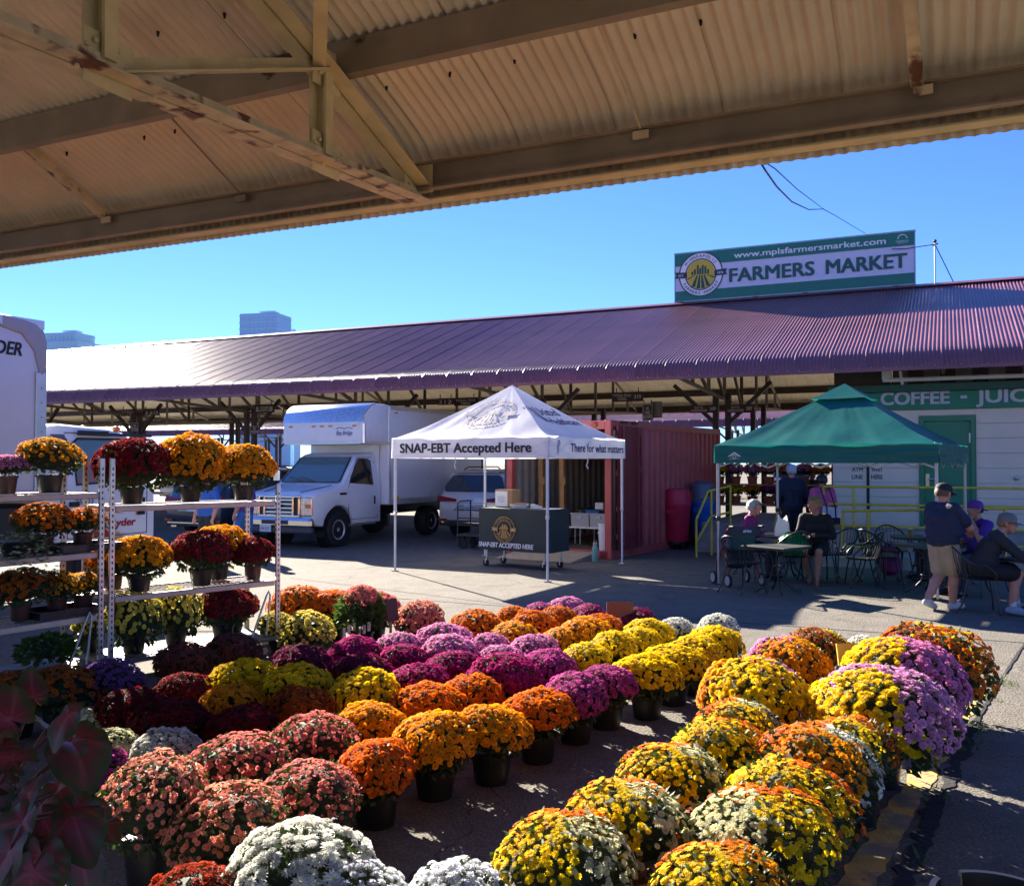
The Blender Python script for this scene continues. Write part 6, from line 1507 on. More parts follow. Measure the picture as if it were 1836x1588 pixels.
# ================================================================== caladium on the near bench
def caladium_mat():
    m = bpy.data.materials.new('caladium_leaf'); m.use_nodes = True; nt = m.node_tree; n = nt.nodes; l = nt.links; b = n['Principled BSDF']; b.inputs['Roughness'].default_value = .45
    a = n.new('ShaderNodeAttribute'); a.attribute_name = 'edge'; v = n.new('ShaderNodeAttribute'); v.attribute_name = 'vein'; cr = n.new('ShaderNodeValToRGB'); e = cr.color_ramp.elements
    e[0].color = (.42, .025, .05, 1); e[1].color = (.045, .065, .018, 1); e[1].position = .95; k = e.new(.45); k.color = (.20, .035, .040, 1); k = e.new(.78); k.color = (.11, .045, .03, 1)
    tc = n.new('ShaderNodeTexCoord'); no = n.new('ShaderNodeTexNoise'); no.inputs['Scale'].default_value = 7; no.inputs['Detail'].default_value = 8; l.new(tc.outputs['Object'], no.inputs['Vector'])
    ad = n.new('ShaderNodeMath'); ad.operation = 'MULTIPLY_ADD'; ad.inputs[1].default_value = .9; l.new(no.outputs[0], ad.inputs[0]); sb = n.new('ShaderNodeMath'); sb.operation = 'SUBTRACT'; sb.inputs[1].default_value = .42; l.new(a.outputs['Fac'], sb.inputs[0]); l.new(sb.outputs[0], ad.inputs[2]); l.new(ad.outputs[0], cr.inputs[0])
    mx = n.new('ShaderNodeMix'); mx.data_type = 'RGBA'; mx.inputs[7].default_value = (.36, .10, .11, 1); l.new(v.outputs['Fac'], mx.inputs[0]); l.new(cr.outputs[0], mx.inputs[6]); l.new(mx.outputs[2], b.inputs['Base Color'])
    tr = n.new('ShaderNodeBsdfTranslucent'); l.new(mx.outputs[2], tr.inputs[0]); ms = n.new('ShaderNodeMixShader'); ms.inputs[0].default_value = .3; l.new(b.outputs[0], ms.inputs[1]); l.new(tr.outputs[0], ms.inputs[2]); l.new(ms.outputs[0], n['Material Output'].inputs[0]); return m
CALM = caladium_mat()
def caladium_leaf(k=0):
    random.seed(40 + k); curl = random.uniform(-.5, .15); wav = random.uniform(.03, .07); fo = random.uniform(.05, .32); tw = random.uniform(-.25, .25); ph_ = random.uniform(0, 6)
    V, F, E, VN = [(0, 0, 0)], [], [0.], [1.]; na, nr = 44, 7; veins = [math.pi / 2 * 0, 1.0, -1.0, 1.9, -1.9, 2.6, -2.6, .5, -.5]
    for i in range(na):
        a = -math.pi + 2 * math.pi * i / na; R_ = .78 + .32 * math.cos(a) ** 1 + .10 * math.cos(2 * a) - .62 * math.exp(-((abs(a) - math.pi) / .22) ** 2) + .22 * math.exp(-((a) / .25) ** 2); R_ += .02 * math.sin(9 * a)
        for j in range(1, nr + 1):
            f = j / nr; r_ = R_ * f; V.append((r_ * math.cos(a), r_ * math.sin(a), curl * r_ * r_ + fo * abs(r_ * math.sin(a)) + wav * math.sin(5 * a + ph_) * f * f + tw * r_ * r_ * math.sin(2 * a) * .5)); E.append(f); dv = min(abs(a - w) for w in veins); VN.append(max(0, 1 - dv * r_ / .022) * (.8 - f * .65))
    for i in range(na):
        i2 = (i + 1) % na; F.append((0, 1 + i * nr, 1 + i2 * nr))
        for j in range(nr - 1): F.append((1 + i * nr + j, 2 + i * nr + j, 2 + i2 * nr + j, 1 + i2 * nr + j))
    me = mk_mesh('caladium_leaf', V, F, [CALM], {'edge': E, 'vein': VN}); me.polygons.foreach_set('use_smooth', [True] * len(me.polygons)); return me
CLFS = [caladium_leaf(k) for k in range(6)]
BENCH = Vector((-1.56, 2.72, 0)); BZ = .56
bn = thing('display_bench', 'low white display bench at the near left corner', 'bench', BENCH, R(24))
bbox('bench_top', (-.25, 0, BZ - .02), (.95, .62, .04), M('bench_white', (.62, .62, .60), .6), bn, ch=.008)
for x in (-.68, .18):
    for y in (-.26, .26): bbox('leg', (x, y, (BZ - .04) / 2), (.05, .05, BZ - .04), WPLAST, bn)
cal = thing('caladium', 'large caladium with dark red heart-shaped leaves on the near bench', 'potted plant', BENCH + Vector((-.02, -.02, BZ)), .3)
MB().lathe([(.13, 0), (.17, .16), (.18, .18), (.165, .18)], 24).build('pot', WPLAST, cal, 40); MB().lathe([(.20, .0), (.23, .03), (.22, .03)], 24).build('saucer', WPLAST, cal, 40)
rtm = Matrix.Rotation(-.3, 3, 'Z'); inv = BENCH + Vector((-.02, -.02, BZ))
CALV = [ # leaf centre pixel, depth, size, pitch, yaw(roll)
 (20, 1290, 2.70, .145, -.5, 1.2), (135, 1325, 2.66, .150, .35, -.1), (22, 1362, 2.45, .150, -.3, .9), (55, 1415, 2.5, .115, -.2, -.5), (185, 1400, 2.72, .110, .9, -1.0), (110, 1355, 2.85, .09, .2, .3), (132, 1455, 2.45, .130, .4, -.7), (140, 1520, 2.50, .120, .7, -1.35), (40, 1470, 2.35, .120, -.4, -.9),
 (75, 1440, 2.75, .10, .1, .4), (20, 1520, 2.3, .13, -.5, -1.0), (75, 1535, 2.35, .12, .1, -1.2), (105, 1405, 2.9, .09, .3, .2), (165, 1445, 2.9, .08, .8, -.4), (60, 1250, 2.8, .09, .1, 1.5), (85, 1300, 2.9, .09, .3, .8), (5, 1430, 2.55, .11, -.7, .2), (190, 1345, 2.85, .06, 1.0, .6), (60, 1560, 2.28, .11, .0, -1.3)]
random.seed(12)
for k in range(26):
    CALV.append((random.uniform(-25, 190), random.uniform(1260, 1590), random.uniform(2.45, 2.95), random.uniform(.06, .10), random.uniform(-1.2, 1.2), random.uniform(-1.4, 1.2)))
CALV = [c for c in CALV if c[0] < 120 + (c[1] - 1240) * .3]
for (u, v, y, s, ya, pi_) in CALV:
    p = rtm @ (at_y(u, v, y) - inv); o = part('leaf', CLFS[len(cal.children) % 6], cal); o.location = p; s *= .80
    tipd = Vector((math.sin(ya) * .8, -.35, pi_ * .55 - .25)).normalized()       # blade points outward, face to the light and viewer
    nrm = Vector((random.uniform(-.6, .6) + ya * .4, -.45, .65 + random.uniform(-.5, .4))); nrm = (nrm - tipd * nrm.dot(tipd)).normalized(); sd_ = nrm.cross(tipd); o.rotation_euler = (rtm @ Matrix((tipd, sd_, nrm)).transposed()).to_euler(); o.scale = (s, s * random.uniform(.85, 1.0), s)
    b0 = Vector((random.uniform(-.05, .05), random.uniform(-.05, .05), .16)); btube('petiole', [b0, b0.lerp(p, .55) + Vector((0, 0, .05)), p + Vector((0, .005, -.006))], .0045, M('petiole', (.14, .04, .03), .5), cal, 5)
t = thing('foam_tray', 'white tray standing on the near bench beside the caladium', 'tray', BENCH + Vector((.10, -.26, BZ)), R(20)); MB().box((0, 0, .01), (.30, .22, .02), ch=.006).box((0, -.105, .05), (.30, .012, .09)).box((0, .105, .05), (.30, .012, .09)).box((.145, 0, .05), (.012, .2, .09)).box((-.145, 0, .05), (.012, .2, .09)).build('tray', WPLAST, t)
# black hose-reel rim at the near right corner
p = gnd(1795, 1610, .30); t = thing('plastic_tub', 'black split-rim plastic tub at the near right corner', 'tub', (p.x, p.y, 0)); a0, a1 = 1.9, 2.55
def arc_wall(r0, a_s, a_e, z0, z1, n=22, th=.010):
    mb = MB(); P = []; F = []
    for i in range(n + 1):
        a = a_s + (a_e - a_s) * i / n; P += [(r * math.cos(a), r * math.sin(a), z) for r, z in ((r0 * .92, z0), (r0, z1), (r0 + .022, z1), (r0 + .022, z1 - .02), (r0 + .008, z1 - .02), (r0 * .92 + .01, z0))]
    for i in range(n):
        for k in range(6): F.append((i * 6 + k, i * 6 + (k + 1) % 6, i * 6 + 6 + (k + 1) % 6, i * 6 + 6 + k))
    F += [tuple(range(6))[::-1], tuple(n * 6 + k for k in range(6))]; return mb.add(P, F)
arc_wall(.22, -4.0, 1.75, .0, .30, 40).build('wall', BPLAST, t, 40); arc_wall(.24, 2.35, 2.2 + .05 + .0 + .02 + .01 - .01 - .02, .0, .32, 3).build('rim_end', BPLAST, t, 40) if False else None
MB().lathe([(.22, 0), (.22, .012)], 24).build('base', BPLAST, t); MB().tube([(-.05, .05, .01), (-.05, .05, .27)], .022, 10).tube([(-.05, .05, .27), (-.05, .05, .285)], .026, 10).build('centre_peg', STEEL, t)
# ================================================================== far flower stand under the shed
fs = thing('flower_stand', 'far wooden stand with rows of potted flowers under the shed', 'shelf', P2W(BP + 3.2, s_of(1395, BP + 3.2), .6), PAV_ROT)
for z in (.25, .75): 
    bbox('shelf', (0, 0, z), (3.3, .5, .04), WOOD, fs)
for x in (-1.6, 0, 1.6):
    for y in (-.2, .2): bbox('leg', (x, y, .37), (.06, .06, .74), WOOD, fs)
fcols = [('yellow', 'pink', 'pink', 'salmon', 'orange', 'pink', 'gold', 'red'), ('gold', 'yellow', 'gold', 'fuchsia', 'yellow', 'rust', 'orange', 'gold')]
place = ('far left', 'second', 'third', 'fourth', 'fifth', 'sixth', 'seventh', 'last')
for r_, row in enumerate(fcols):
    for i, c in enumerate(row):
        w = P2W(BP + 3.2, s_of(1395, BP + 3.2) - 1.48 + i * .42, .6 + (.77 if r_ == 0 else .27))
        mum(w, .22, 'lod', c, f'{ {"yellow":"yellow","pink":"pink","salmon":"salmon","orange":"orange","gold":"golden","red":"burgundy","fuchsia":"mauve","rust":"rusty"}[c]} flowers on the far stand, {"upper" if r_ == 0 else "lower"} shelf, {place[i]} pot', 'terra', lift=.3, group='flowers on the far stand')
# ================================================================== cafe furniture
def scroll_pts(p0, p1, out, n=8):
    return [p0.lerp(p1, i / n) + out * math.sin(math.pi * i / n) for i in range(n + 1)]
def chair(label, loc, ang, group='wrought iron cafe chairs'):
    """black iron cafe chair; faces +Y locally"""
    t = thing('cafe_chair', label, 'chair', (loc[0], loc[1], 0), ang, group); r = .235; zs = .44
    if 'CH' not in MATS:
        P = {}
        P['seat'] = MB().lathe([(.001, .425), (.20, .425), (.225, .430), (.235, .44), (.225, .45), (.19, .447), (.001, .44)], 24, cap0=False, cap1=False).mesh('chair_seat', IRON, 40)
        rail = []
        for i in range(25):
            a = math.pi * (-.12) + math.pi * 1.24 * i / 24; f = math.sin(max(0, min(math.pi, a)))
            rail.append((.285 * math.cos(a), -.05 - .27 * math.sin(a), .62 + .22 * max(0, f) ** 1.4))
        x0 = rail[0]; rail = [(.25, .17, zs), (.275, .16, .52)] + rail + [(-.275, .16, .52), (-.25, .17, zs)]
        P['top_rail'] = MB().tube(rail, .013, 8).mesh('chair_rail', IRON, 60)
        mb = MB()
        for i in range(13):
            a = math.pi * (.06 + .88 * i / 12); f = math.sin(a); top = Vector((.285 * math.cos(a), -.05 - .27 * f, .62 + .22 * f ** 1.4)); bot = Vector((.215 * math.cos(a), -.02 - .2 * f, zs))
            mb.tube([bot, bot.lerp(top, .5) + Vector((0, -.012 * f, 0)), top], .0055, 5)
        P['back_slats'] = mb.mesh('chair_slats', IRON, 60)
        for nm, sx, sy in (('leg', 1, 1), ('leg', -1, 1), ('leg', 1, -1), ('leg', -1, -1)):
            P[nm, sx, sy] = MB().tube([(sx * .19, sy * .15, .43), (sx * .205, sy * .175, .30), (sx * .225, sy * .20 if sy > 0 else -.22, .12), (sx * .24, sy * .21 if sy > 0 else -.29, .006)], .012, 7).ball((sx * .24, sy * .21 if sy > 0 else -.29, .012), .016, 8, 5).mesh('chair_leg', IRON, 60)
        MATS['CH'] = P
    for k, me in MATS['CH'].items():
        o = part(k if isinstance(k, str) else 'leg', me, t)
        if k == 'back_slats': o['kind'] = 'stuff'
    return t
def cafe_table(label, loc, ang, half, square=True, zt=.72):
    t = thing('cafe_table', label, 'table', (loc[0], loc[1], 0), ang)
    if square: MB().box((0, 0, zt - .012), (2 * half, 2 * half, .02), ch=.006).box((0, 0, zt - .03), (2 * half - .03, 2 * half - .03, .02)).build('table_top', M('mesh_table_top', (.045, .043, .043), .45, var=.1, scale=60), t)
    else: MB().lathe([(half - .02, zt - .035), (half, zt - .03), (half + .008, zt - .015), (half, zt), (.001, zt)], 36).build('table_top', M('mesh_table_top', (.045, .043, .043), .45, var=.1, scale=60), t, 40)
    for k in range(4):
        a = math.pi / 4 + k * math.pi / 2; c, s = math.cos(a), math.sin(a); P = []
        for (r_, z) in ((.20, zt - .03), (.10, .60), (.055, .48), (.06, .34), (.10, .20), (.20, .085), (.29, .03), (.325, .02), (.34, .04), (.33, .065), (.31, .065)): P.append((r_ * c, r_ * s, z))
        MB().tube(P, .0115, 7).build('scroll_leg', IRON, t, 60)
    MB().tube([(.11 * math.cos(i * math.pi / 10), .11 * math.sin(i * math.pi / 10), .28) for i in range(20)], .009, 6, closed=True).tube([(.06 * math.cos(i * math.pi / 8), .06 * math.sin(i * math.pi / 8), .40) for i in range(16)], .010, 6, closed=True).build('leg_ring', IRON, t, 60)
    return t
# ================================================================== people
def capsule(mb, p0, p1, r0, r1, n=12, m=5):
    p0, p1 = Vector(p0), Vector(p1); d = p1 - p0; L_ = d.length; d = d.normalized() if L_ > 1e-6 else Vector((0, 0, 1)); a, b = frame_of(d); P = []; rows = []
    for i in range(m + 1): t = math.pi / 2 * i / m; rows.append((p0 - d * r0 * math.cos(t), r0 * math.sin(t)))
    for i in range(m + 1): t = math.pi / 2 * i / m; rows.append((p1 + d * r1 * math.sin(t), r1 * math.cos(t)))
    for c, r in rows:
        for q in range(n): w = 2 * math.pi * q / n; P.append(c + (a * math.cos(w) + b * math.sin(w)) * max(r, 1e-4))
    k = len(rows); F = [(i * n + q, i * n + (q + 1) % n, (i + 1) * n + (q + 1) % n, (i + 1) * n + q) for i in range(k - 1) for q in range(n)]
    mb.add(P, F)
def stand_pose(h=1.75, **o):
    k = h / 1.75; J = dict(pel=(0, 0, .97), chest=(0, .0, 1.28), neck=(0, .0, 1.47), head=(0, .025, 1.625), shL=(-.185, 0, 1.42), shR=(.185, 0, 1.42), elL=(-.25, -.02, 1.13), elR=(.25, -.02, 1.13), wrL=(-.25, .08, .89), wrR=(.25, .08, .89), hiL=(-.095, 0, .93), hiR=(.095, 0, .93), knL=(-.10, .02, .50), knR=(.10, .02, .50), anL=(-.10, -.02, .085), anR=(.10, -.02, .085), toeL=(-.12, .16, .035), toeR=(.12, .16, .035), look=(0, 1, 0))
    J.update(o); return {a: Vector(v) * (k if a != 'look' else 1) for a, v in J.items()}
def sit_pose(lean=0.0, h=1.75, seat=.46, **o):
    J = dict(pel=(0, 0, .11), chest=(0, .0, .42), neck=(0, .0, .61), head=(0, .03, .765), shL=(-.185, 0, .56), shR=(.185, 0, .56), elL=(-.24, .06, .29), elR=(.24, .06, .29), wrL=(-.16, .28, .26), wrR=(.16, .28, .26), hiL=(-.10, 0, .08), hiR=(.10, 0, .08), knL=(-.13, .43, .06), knR=(.13, .43, .06), anL=(-.13, .42, -.37), anR=(.13, .42, -.37), toeL=(-.14, .59, -.425), toeR=(.14, .59, -.425), look=(0, 1, 0))
    up = ('chest', 'neck', 'head', 'shL', 'shR', 'elL', 'elR', 'wrL', 'wrR'); rx = Matrix.Rotation(-lean, 3, 'X')
    K = {}
    for a, v in J.items():
        v = Vector(v)
        if a in up: v = rx @ (v - Vector((0, 0, .1))) + Vector((0, 0, .1))
        K[a] = v
    for a, v in o.items(): K[a] = Vector(v)
    k = h / 1.75
    return {a: (v * k + Vector((0, 0, seat)) if a != 'look' else v) for a, v in K.items()}
def person(label, loc, ang, J, shirt, pants, skin, shoe, sleeve='short', legs='shorts', build=1.0, belly=0.0, hair=None, cap=None, shades=None, voxel=.0095, hands=(.6, .6), sock=None, female=False, open_eyes=True):
    t = thing('person', label, 'person', (loc[0], loc[1], loc[2] if len(loc) > 2 else 0), ang); C = []
    def c(a, b, r0, r1, tg): C.append((Vector(a), Vector(b), r0, r1, tg))
    B = build; pel, ch, nk, hd_ = J['pel'], J['chest'], J['neck'], J['head']; X_ = (J['shR'] - J['shL']).normalized(); up = (ch - pel).normalized(); fw = up.cross(X_) * -1 if up.cross(X_).y < 0 else up.cross(X_)
    fwd = X_.cross(up) * -1; fwd = fwd if fwd.y > 0 else -fwd
    c(pel - X_ * .075, pel + X_ * .075, .118 * B, .118 * B, 'pants'); mid = pel.lerp(ch, .45) + fwd * .02
    hemz = pel + up * .02
    c(hemz - X_ * .075, hemz + X_ * .075, .128 * B, .128 * B, 'shirt'); c(mid - X_ * .07, mid + X_ * .07, (.118 + belly * .3) * B, (.118 + belly * .3) * B, 'shirt')
    if belly: c(mid + fwd * belly * .6 - X_ * .03, mid + fwd * belly * .6 + X_ * .03, .12 * B, .12 * B, 'shirt')
    c(ch - X_ * .085, ch + X_ * .085, .122 * B, .122 * B, 'shirt'); c(pel - X_ * .07, ch - X_ * .08, .115 * B, .118 * B, 'shirt'); c(pel + X_ * .07 + up * .03, ch + X_ * .08, .115 * B, .118 * B, 'shirt')
    if female: c(ch + fwd * .07 - X_ * .07, ch + fwd * .07 + X_ * .07, .075, .075, 'shirt')
    c(J['shL'] + X_ * .03, J['shR'] - X_ * .03, .075 * B, .075 * B, 'shirt'); c(J['shL'] + X_ * .04, nk - up * .01, .06 * B, .055, 'shirt'); c(J['shR'] - X_ * .04, nk - up * .01, .06 * B, .055, 'shirt')
    c(nk - up * .05, hd_ - (hd_ - nk) * .35, .060 * min(B, 1.1), .056, 'skin'); c(nk - up * .03, nk, .068, .066, 'shirt')
    lk = J['look'].normalized(); hx = lk.cross(Vector((0, 0, 1))).normalized(); hz = hx.cross(lk).normalized(); H = hd_
    c(H + hz * .025 - lk * .018, H + hz * .03 + lk * .012, .088, .086, 'skin'); c(H - hz * .045 + lk * .035, H - hz * .075 + lk * .045, .062, .046, 'skin'); c(H + lk * .06 + hz * .0, H - hz * .04 + lk * .05, .055, .050, 'skin')
    c(H + lk * .093 + hz * .012, H + lk * .112 - hz * .022, .010, .016, 'skin')                      # nose
    c(H + lk * .083 - hz * .062 - hx * .018, H + lk * .083 - hz * .062 + hx * .018, .013, .013, 'lip'); c(H + lk * .082 + hz * .034 - hx * .04, H + lk * .082 + hz * .034 + hx * .04, .012, .012, 'skin')
    for s in (-1, 1): c(H + hx * s * .088 - hz * .02, H + hx * s * .092 + hz * .022 - lk * .008, .014, .017, 'skin')
    for sd, S, E, Wj, hc in (('L', J['shL'], J['elL'], J['wrL'], hands[0]), ('R', J['shR'], J['elR'], J['wrR'], hands[1])):
        c(S, E, .056 * B, .046 * B, 'skin' if sleeve == 'short' else 'shirt'); c(E, Wj, .046 * B, .030 * B, 'skin' if sleeve != 'long' else 'shirt')
        if sleeve == 'short': c(S, S.lerp(E, .66), .072 * B, .068 * B, 'shirt')
        if sleeve == 'long': c(S, E, .064 * B, .056 * B, 'shirt'); c(E, E.lerp(Wj, .93), .056 * B, .042 * B, 'shirt')
        f = (Wj - E).normalized(); lat = f.cross(Vector((0, 0, 1))); lat = lat.normalized() if lat.length > .2 else X_.copy(); dn = f.cross(lat).normalized()
        if dn.z > 0: dn = -dn
        inw = lat if lat.dot(X_) * (1 if sd == 'L' else -1) > 0 else -lat
        c(Wj, Wj + f * .05, .030, .030, 'skin')
        for q in (-.022, 0.0, .022): c(Wj + f * .02 + lat * q * .7, Wj + f * .085 + lat * q, .017, .015, 'skin')
        for q, ln in ((-.033, .058), (-.011, .072), (.011, .075), (.033, .066)):
            k0 = Wj + f * .088 + lat * q * (1 if inw.dot(lat) < 0 else -1); k1 = k0 + (f * math.cos(hc) + dn * math.sin(hc)) * ln * .5; k2 = k1 + (f * math.cos(hc * 2) + dn * math.sin(hc * 2)) * ln * .5
            c(k0, k1, .0098, .0095, 'skin'); c(k1, k2, .0095, .0085, 'skin')
        th0 = Wj + f * .03 + inw * .028; th1 = th0 + (f * .75 + inw * .6 + dn * .25).normalized() * .040; th2 = th1 + (f + dn * hc * .7).normalized() * .03; c(th0, th1, .014, .0115, 'skin'); c(th1, th2, .011, .0095, 'skin')
    for sd in 'LR':
        Hp, Kn, An, To = J['hi' + sd], J['kn' + sd], J['an' + sd], J['toe' + sd]
        c(Hp, Kn, .088 * B, .058 * B, 'pants' if legs != 'shorts' else 'skin'); calf = Kn.lerp(An, .32); back = (An - To); back.z = 0; back = back.normalized() if back.length else Vector((0, -1, 0))
        lt = 'pants' if legs == 'long' else 'skin'
        c(Kn, calf + back * .018, .056 * B, .058 * B, lt); c(calf + back * .018, An, .056 * B, .036 * B, lt)
        if legs == 'shorts': c(Hp, Hp.lerp(Kn, .84), .108 * B, .098 * B, 'pants')
        if legs == 'long': c(Hp, Kn, .098 * B, .074 * B, 'pants'); c(Kn, An.lerp(Kn, .06), .074 * B, .060 * B, 'pants')
        sk = sock or 'shoe'
        if shoe is None:
            c(An, To, .034, .024, 'skin'); c(An + back * .03 - Vector((0, 0, .035)), To, .030, .024, 'skin')
        else:
            z_ = Vector((0, 0, .035)); hl = An + back * .035 - z_; c(hl, To + Vector((0, 0, .008)), .046, .042, 'shoe'); c(An, An - z_ * .6, .042, .046, 'shoe'); c(An - z_ * .3, To.lerp(An, .45) + z_ * .35, .044, .036, 'shoe')
            if sock: c(An + (Kn - An).normalized() * .035, An + (Kn - An).normalized() * .075, .043, .042, 'sock')
    mb = MB()
    for a, b, r0, r1, tg in C: capsule(mb, a, b, r0, r1)
    me0 = mb.mesh('person_shape', shirt); tmp = bpy.data.objects.new('person_shape', me0); COL.objects.link(tmp)
    md = tmp.modifiers.new('r', 'REMESH'); md.mode = 'VOXEL'; md.voxel_size = voxel; md.use_smooth_shade = True
    sm = tmp.modifiers.new('s', 'SMOOTH'); sm.factor = .5; sm.iterations = 3
    dg = bpy.context.evaluated_depsgraph_get(); me = bpy.data.meshes.new_from_object(tmp.evaluated_get(dg)); bpy.data.objects.remove(tmp); bpy.data.meshes.remove(me0)
    tags = ['shirt', 'pants', 'skin', 'shoe', 'lip', 'sock']; me.materials.clear()
    for m in (shirt, pants, skin, shoe or skin, M('lip_tone', (.34, .11, .09), .5), sock or shoe or skin): me.materials.append(m)
    n = len(me.polygons); ctr = np.empty(n * 3); me.polygons.foreach_get('center', ctr); ctr = ctr.reshape(-1, 3); best = np.full(n, 1e9); mi = np.zeros(n, int)
    for a, b, r0, r1, tg in C:
        a_, b_ = np.array(a), np.array(b); d = b_ - a_; L2 = max(1e-9, d @ d); tt_ = np.clip(((ctr - a_) @ d) / L2, 0, 1); dist = np.linalg.norm(ctr - (a_ + tt_[:, None] * d), axis=1) - (r0 + (r1 - r0) * tt_); q = dist < best; best[q] = dist[q]; mi[q] = tags.index(tg)
    nv_ = len(me.vertices); co = np.empty(nv_ * 3); me.vertices.foreach_get('co', co); co = co.reshape(-1, 3); nr = np.empty(nv_ * 3); me.vertices.foreach_get('normal', nr); nr = nr.reshape(-1, 3)
    cl_ = np.zeros(nv_, bool); lv = np.empty(len(me.loops), int); me.loops.foreach_get('vertex_index', lv); ls_ = np.empty(n, int); me.polygons.foreach_get('loop_start', ls_); lt_ = np.empty(n, int); me.polygons.foreach_get('loop_total', lt_)
    cl_[lv[np.repeat(mi < 2, lt_)]] = True
    for i_ in np.nonzero(cl_)[0]:                           # cloth folds
        q_ = co[i_]; f_ = abs(mnoise.noise(Vector((q_[0] * 7 + q_[2] * 3, q_[1] * 7, q_[2] * 4)))); co[i_] += nr[i_] * (.016 * f_ - .004)
    me.vertices.foreach_set('co', co.ravel())
    me.polygons.foreach_set('material_index', mi.astype(np.int32)); me.polygons.foreach_set('use_smooth', [True] * n); me.update(); me.name = 'body'
    part('body', me, t)
    fr = Matrix((hx, lk, hz)).transposed()
    if open_eyes and not shades:
        for s in (-1, 1): MB().ball(H + hx * s * .032 + lk * .089 + hz * .012, .0095, 8, 6).build('eye', M('eye_dark', (.03, .02, .015), .3), t, 60)
    if hair:
        hm, style = hair; mb = MB(); nu, nv = 26, 14
        for j in range(nv + 1):
            th = math.pi * .66 * j / nv
            for i in range(nu):
                ph = 2 * math.pi * i / nu; p = Vector((math.sin(th) * math.cos(ph), math.sin(th) * math.sin(ph), math.cos(th))); front = max(0, p.y)
                r_ = .100 + {'curly': .020, 'short': .008, 'quiff': .008, 'bob': .020}[style]; nz_ = mnoise.noise(p * (7 if style == 'curly' else 3.2) + Vector((3, 1, 0))); r_ += (.016 if style == 'curly' else .007) * nz_
                if style == 'quiff' and p.z > .35 and p.y > -.1: r_ += .030 * front * p.z + .012
                z_ = p.z * r_ * 1.02
                if front > .25: z_ = max(z_, .030 + .05 * (1 if style != 'curly' else .7) * min(1, (front - .25) * 2.2))
                elif style in ('short', 'quiff') and abs(p.x) > .6: z_ = max(z_, -.01 - (.04 if p.y < 0 else 0))
                mb.v.append(tuple(H + hz * .020 - lk * .012 + fr @ Vector((p.x * r_ * .92, p.y * r_ * 1.04, z_))))
        for j in range(nv):
            for i in range(nu): mb.f.append((j * nu + i, (j + 1) * nu + i, (j + 1) * nu + (i + 1) % nu, j * nu + (i + 1) % nu)); mb.m.append(0)
        mb.build('hair', hm, t, 70)
    if cap:
        cm, cb_, rev = cap; kk = -1 if rev else 1; base = H + hz * .045 - lk * .004; prof = [(.104, -.018), (.107, .012), (.104, .045), (.088, .078), (.055, .098), (.001, .104)]; mb = MB()
        mb.lathe(prof, 24, (0, 0, 0), cap0=False, cap1=False); mb.v = [tuple(base + fr @ Vector((p[0] * .96, p[1] * 1.05, p[2]))) for p in mb.v]; cp_ = mb.build('cap', cm, t, 60)
        mb = MB(); P = []; F = []; na = 14
        for i in range(na + 1):
            a = math.pi * (.12 + .76 * i / na); e = math.sin(a)
            for (rr, dz_) in ((.098, -.012), (.098 + .078 * e ** .8, -.020 - .018 * e), (.098 + .078 * e ** .8, -.026 - .018 * e), (.098, -.020)): P.append(base + fr @ Vector((rr * math.cos(a) * .96, kk * rr * math.sin(a) * 1.05, dz_)))
        for i in range(na):
            for k in range(4): F.append((i * 4 + k, i * 4 + (k + 1) % 4, i * 4 + 4 + (k + 1) % 4, i * 4 + 4 + k))
        mb.add(P, F).build('peak', cb_, cp_, 60); MB().ball(base + hz * .105, .009, 8, 5).build('button', cm, cp_)
    if shades:
        g_ = MB()
        for s in (-1, 1): g_.ball(H + hx * s * .036 + lk * .098 + hz * .010, .028, 12, 8, sc=(1, 1, 1))
        g_.v = [tuple(Vector(p) - lk * ((Vector(p) - H - lk * .098).dot(lk) * .72)) for p in g_.v]; sgz = g_.build('sunglasses', shades, t, 60)
        mb = MB()
        for s in (-1, 1): mb.tube([H + hx * s * .062 + lk * .09 + hz * .018, H + hx * s * .095 + lk * .02 + hz * .018, H + hx * s * .096 - lk * .01 + hz * .008], .004, 5)
        mb.build('temple', BPLAST, sgz)
    return t
SK1 = M('skin_fair', (.50, .25, .17), .5, var=.10, scale=14); SK2 = M('skin_tan', (.42, .20, .12), .5, var=.10, scale=14); SK3 = M('skin_ruddy', (.50, .23, .16), .5, var=.10, scale=14)
def cloth(nm, c): return M(nm, c, .8, var=.12, scale=9, bump=.35, bscale=14)
# --- couple at the round table
RT = Vector((at_y(1415, 965, 15.0).x, 15.0, 0))
cafe_table('round dark cafe table between the grey-haired woman and the man in black', RT, .2, .46, False, .73)
wl_c = Vector((at_y(1338, 960, 15.35).x, 15.35, 0)); wa = math.atan2(RT.y - wl_c.y, RT.x - wl_c.x) - math.pi / 2
chair('iron cafe chair under the grey-haired woman', wl_c, wa)
person('grey-haired woman in a magenta top seated at the round cafe table', wl_c, wa, sit_pose(.18, 1.66, .45, wrL=(-.10, .36, .30), wrR=(.12, .34, .30), look=(0.02, 1, -.04)), cloth('magenta_knit', (.22, .010, .13)), cloth('dark_slacks', (.03, .03, .04)), SK1, BPLAST, 'long', 'long', .95, hair=(M('grey_hair', (.42, .42, .41), .7, var=.35, scale=30, bump=.5, bscale=60), 'curly'), female=True)
ml_c = Vector((at_y(1462, 960, 14.75).x, 14.75, 0)); ma = math.atan2(-.90, -.30) - math.pi / 2
chair('iron cafe chair under the man in black', ml_c + Vector((.05, .06, 0)), ma + .3)
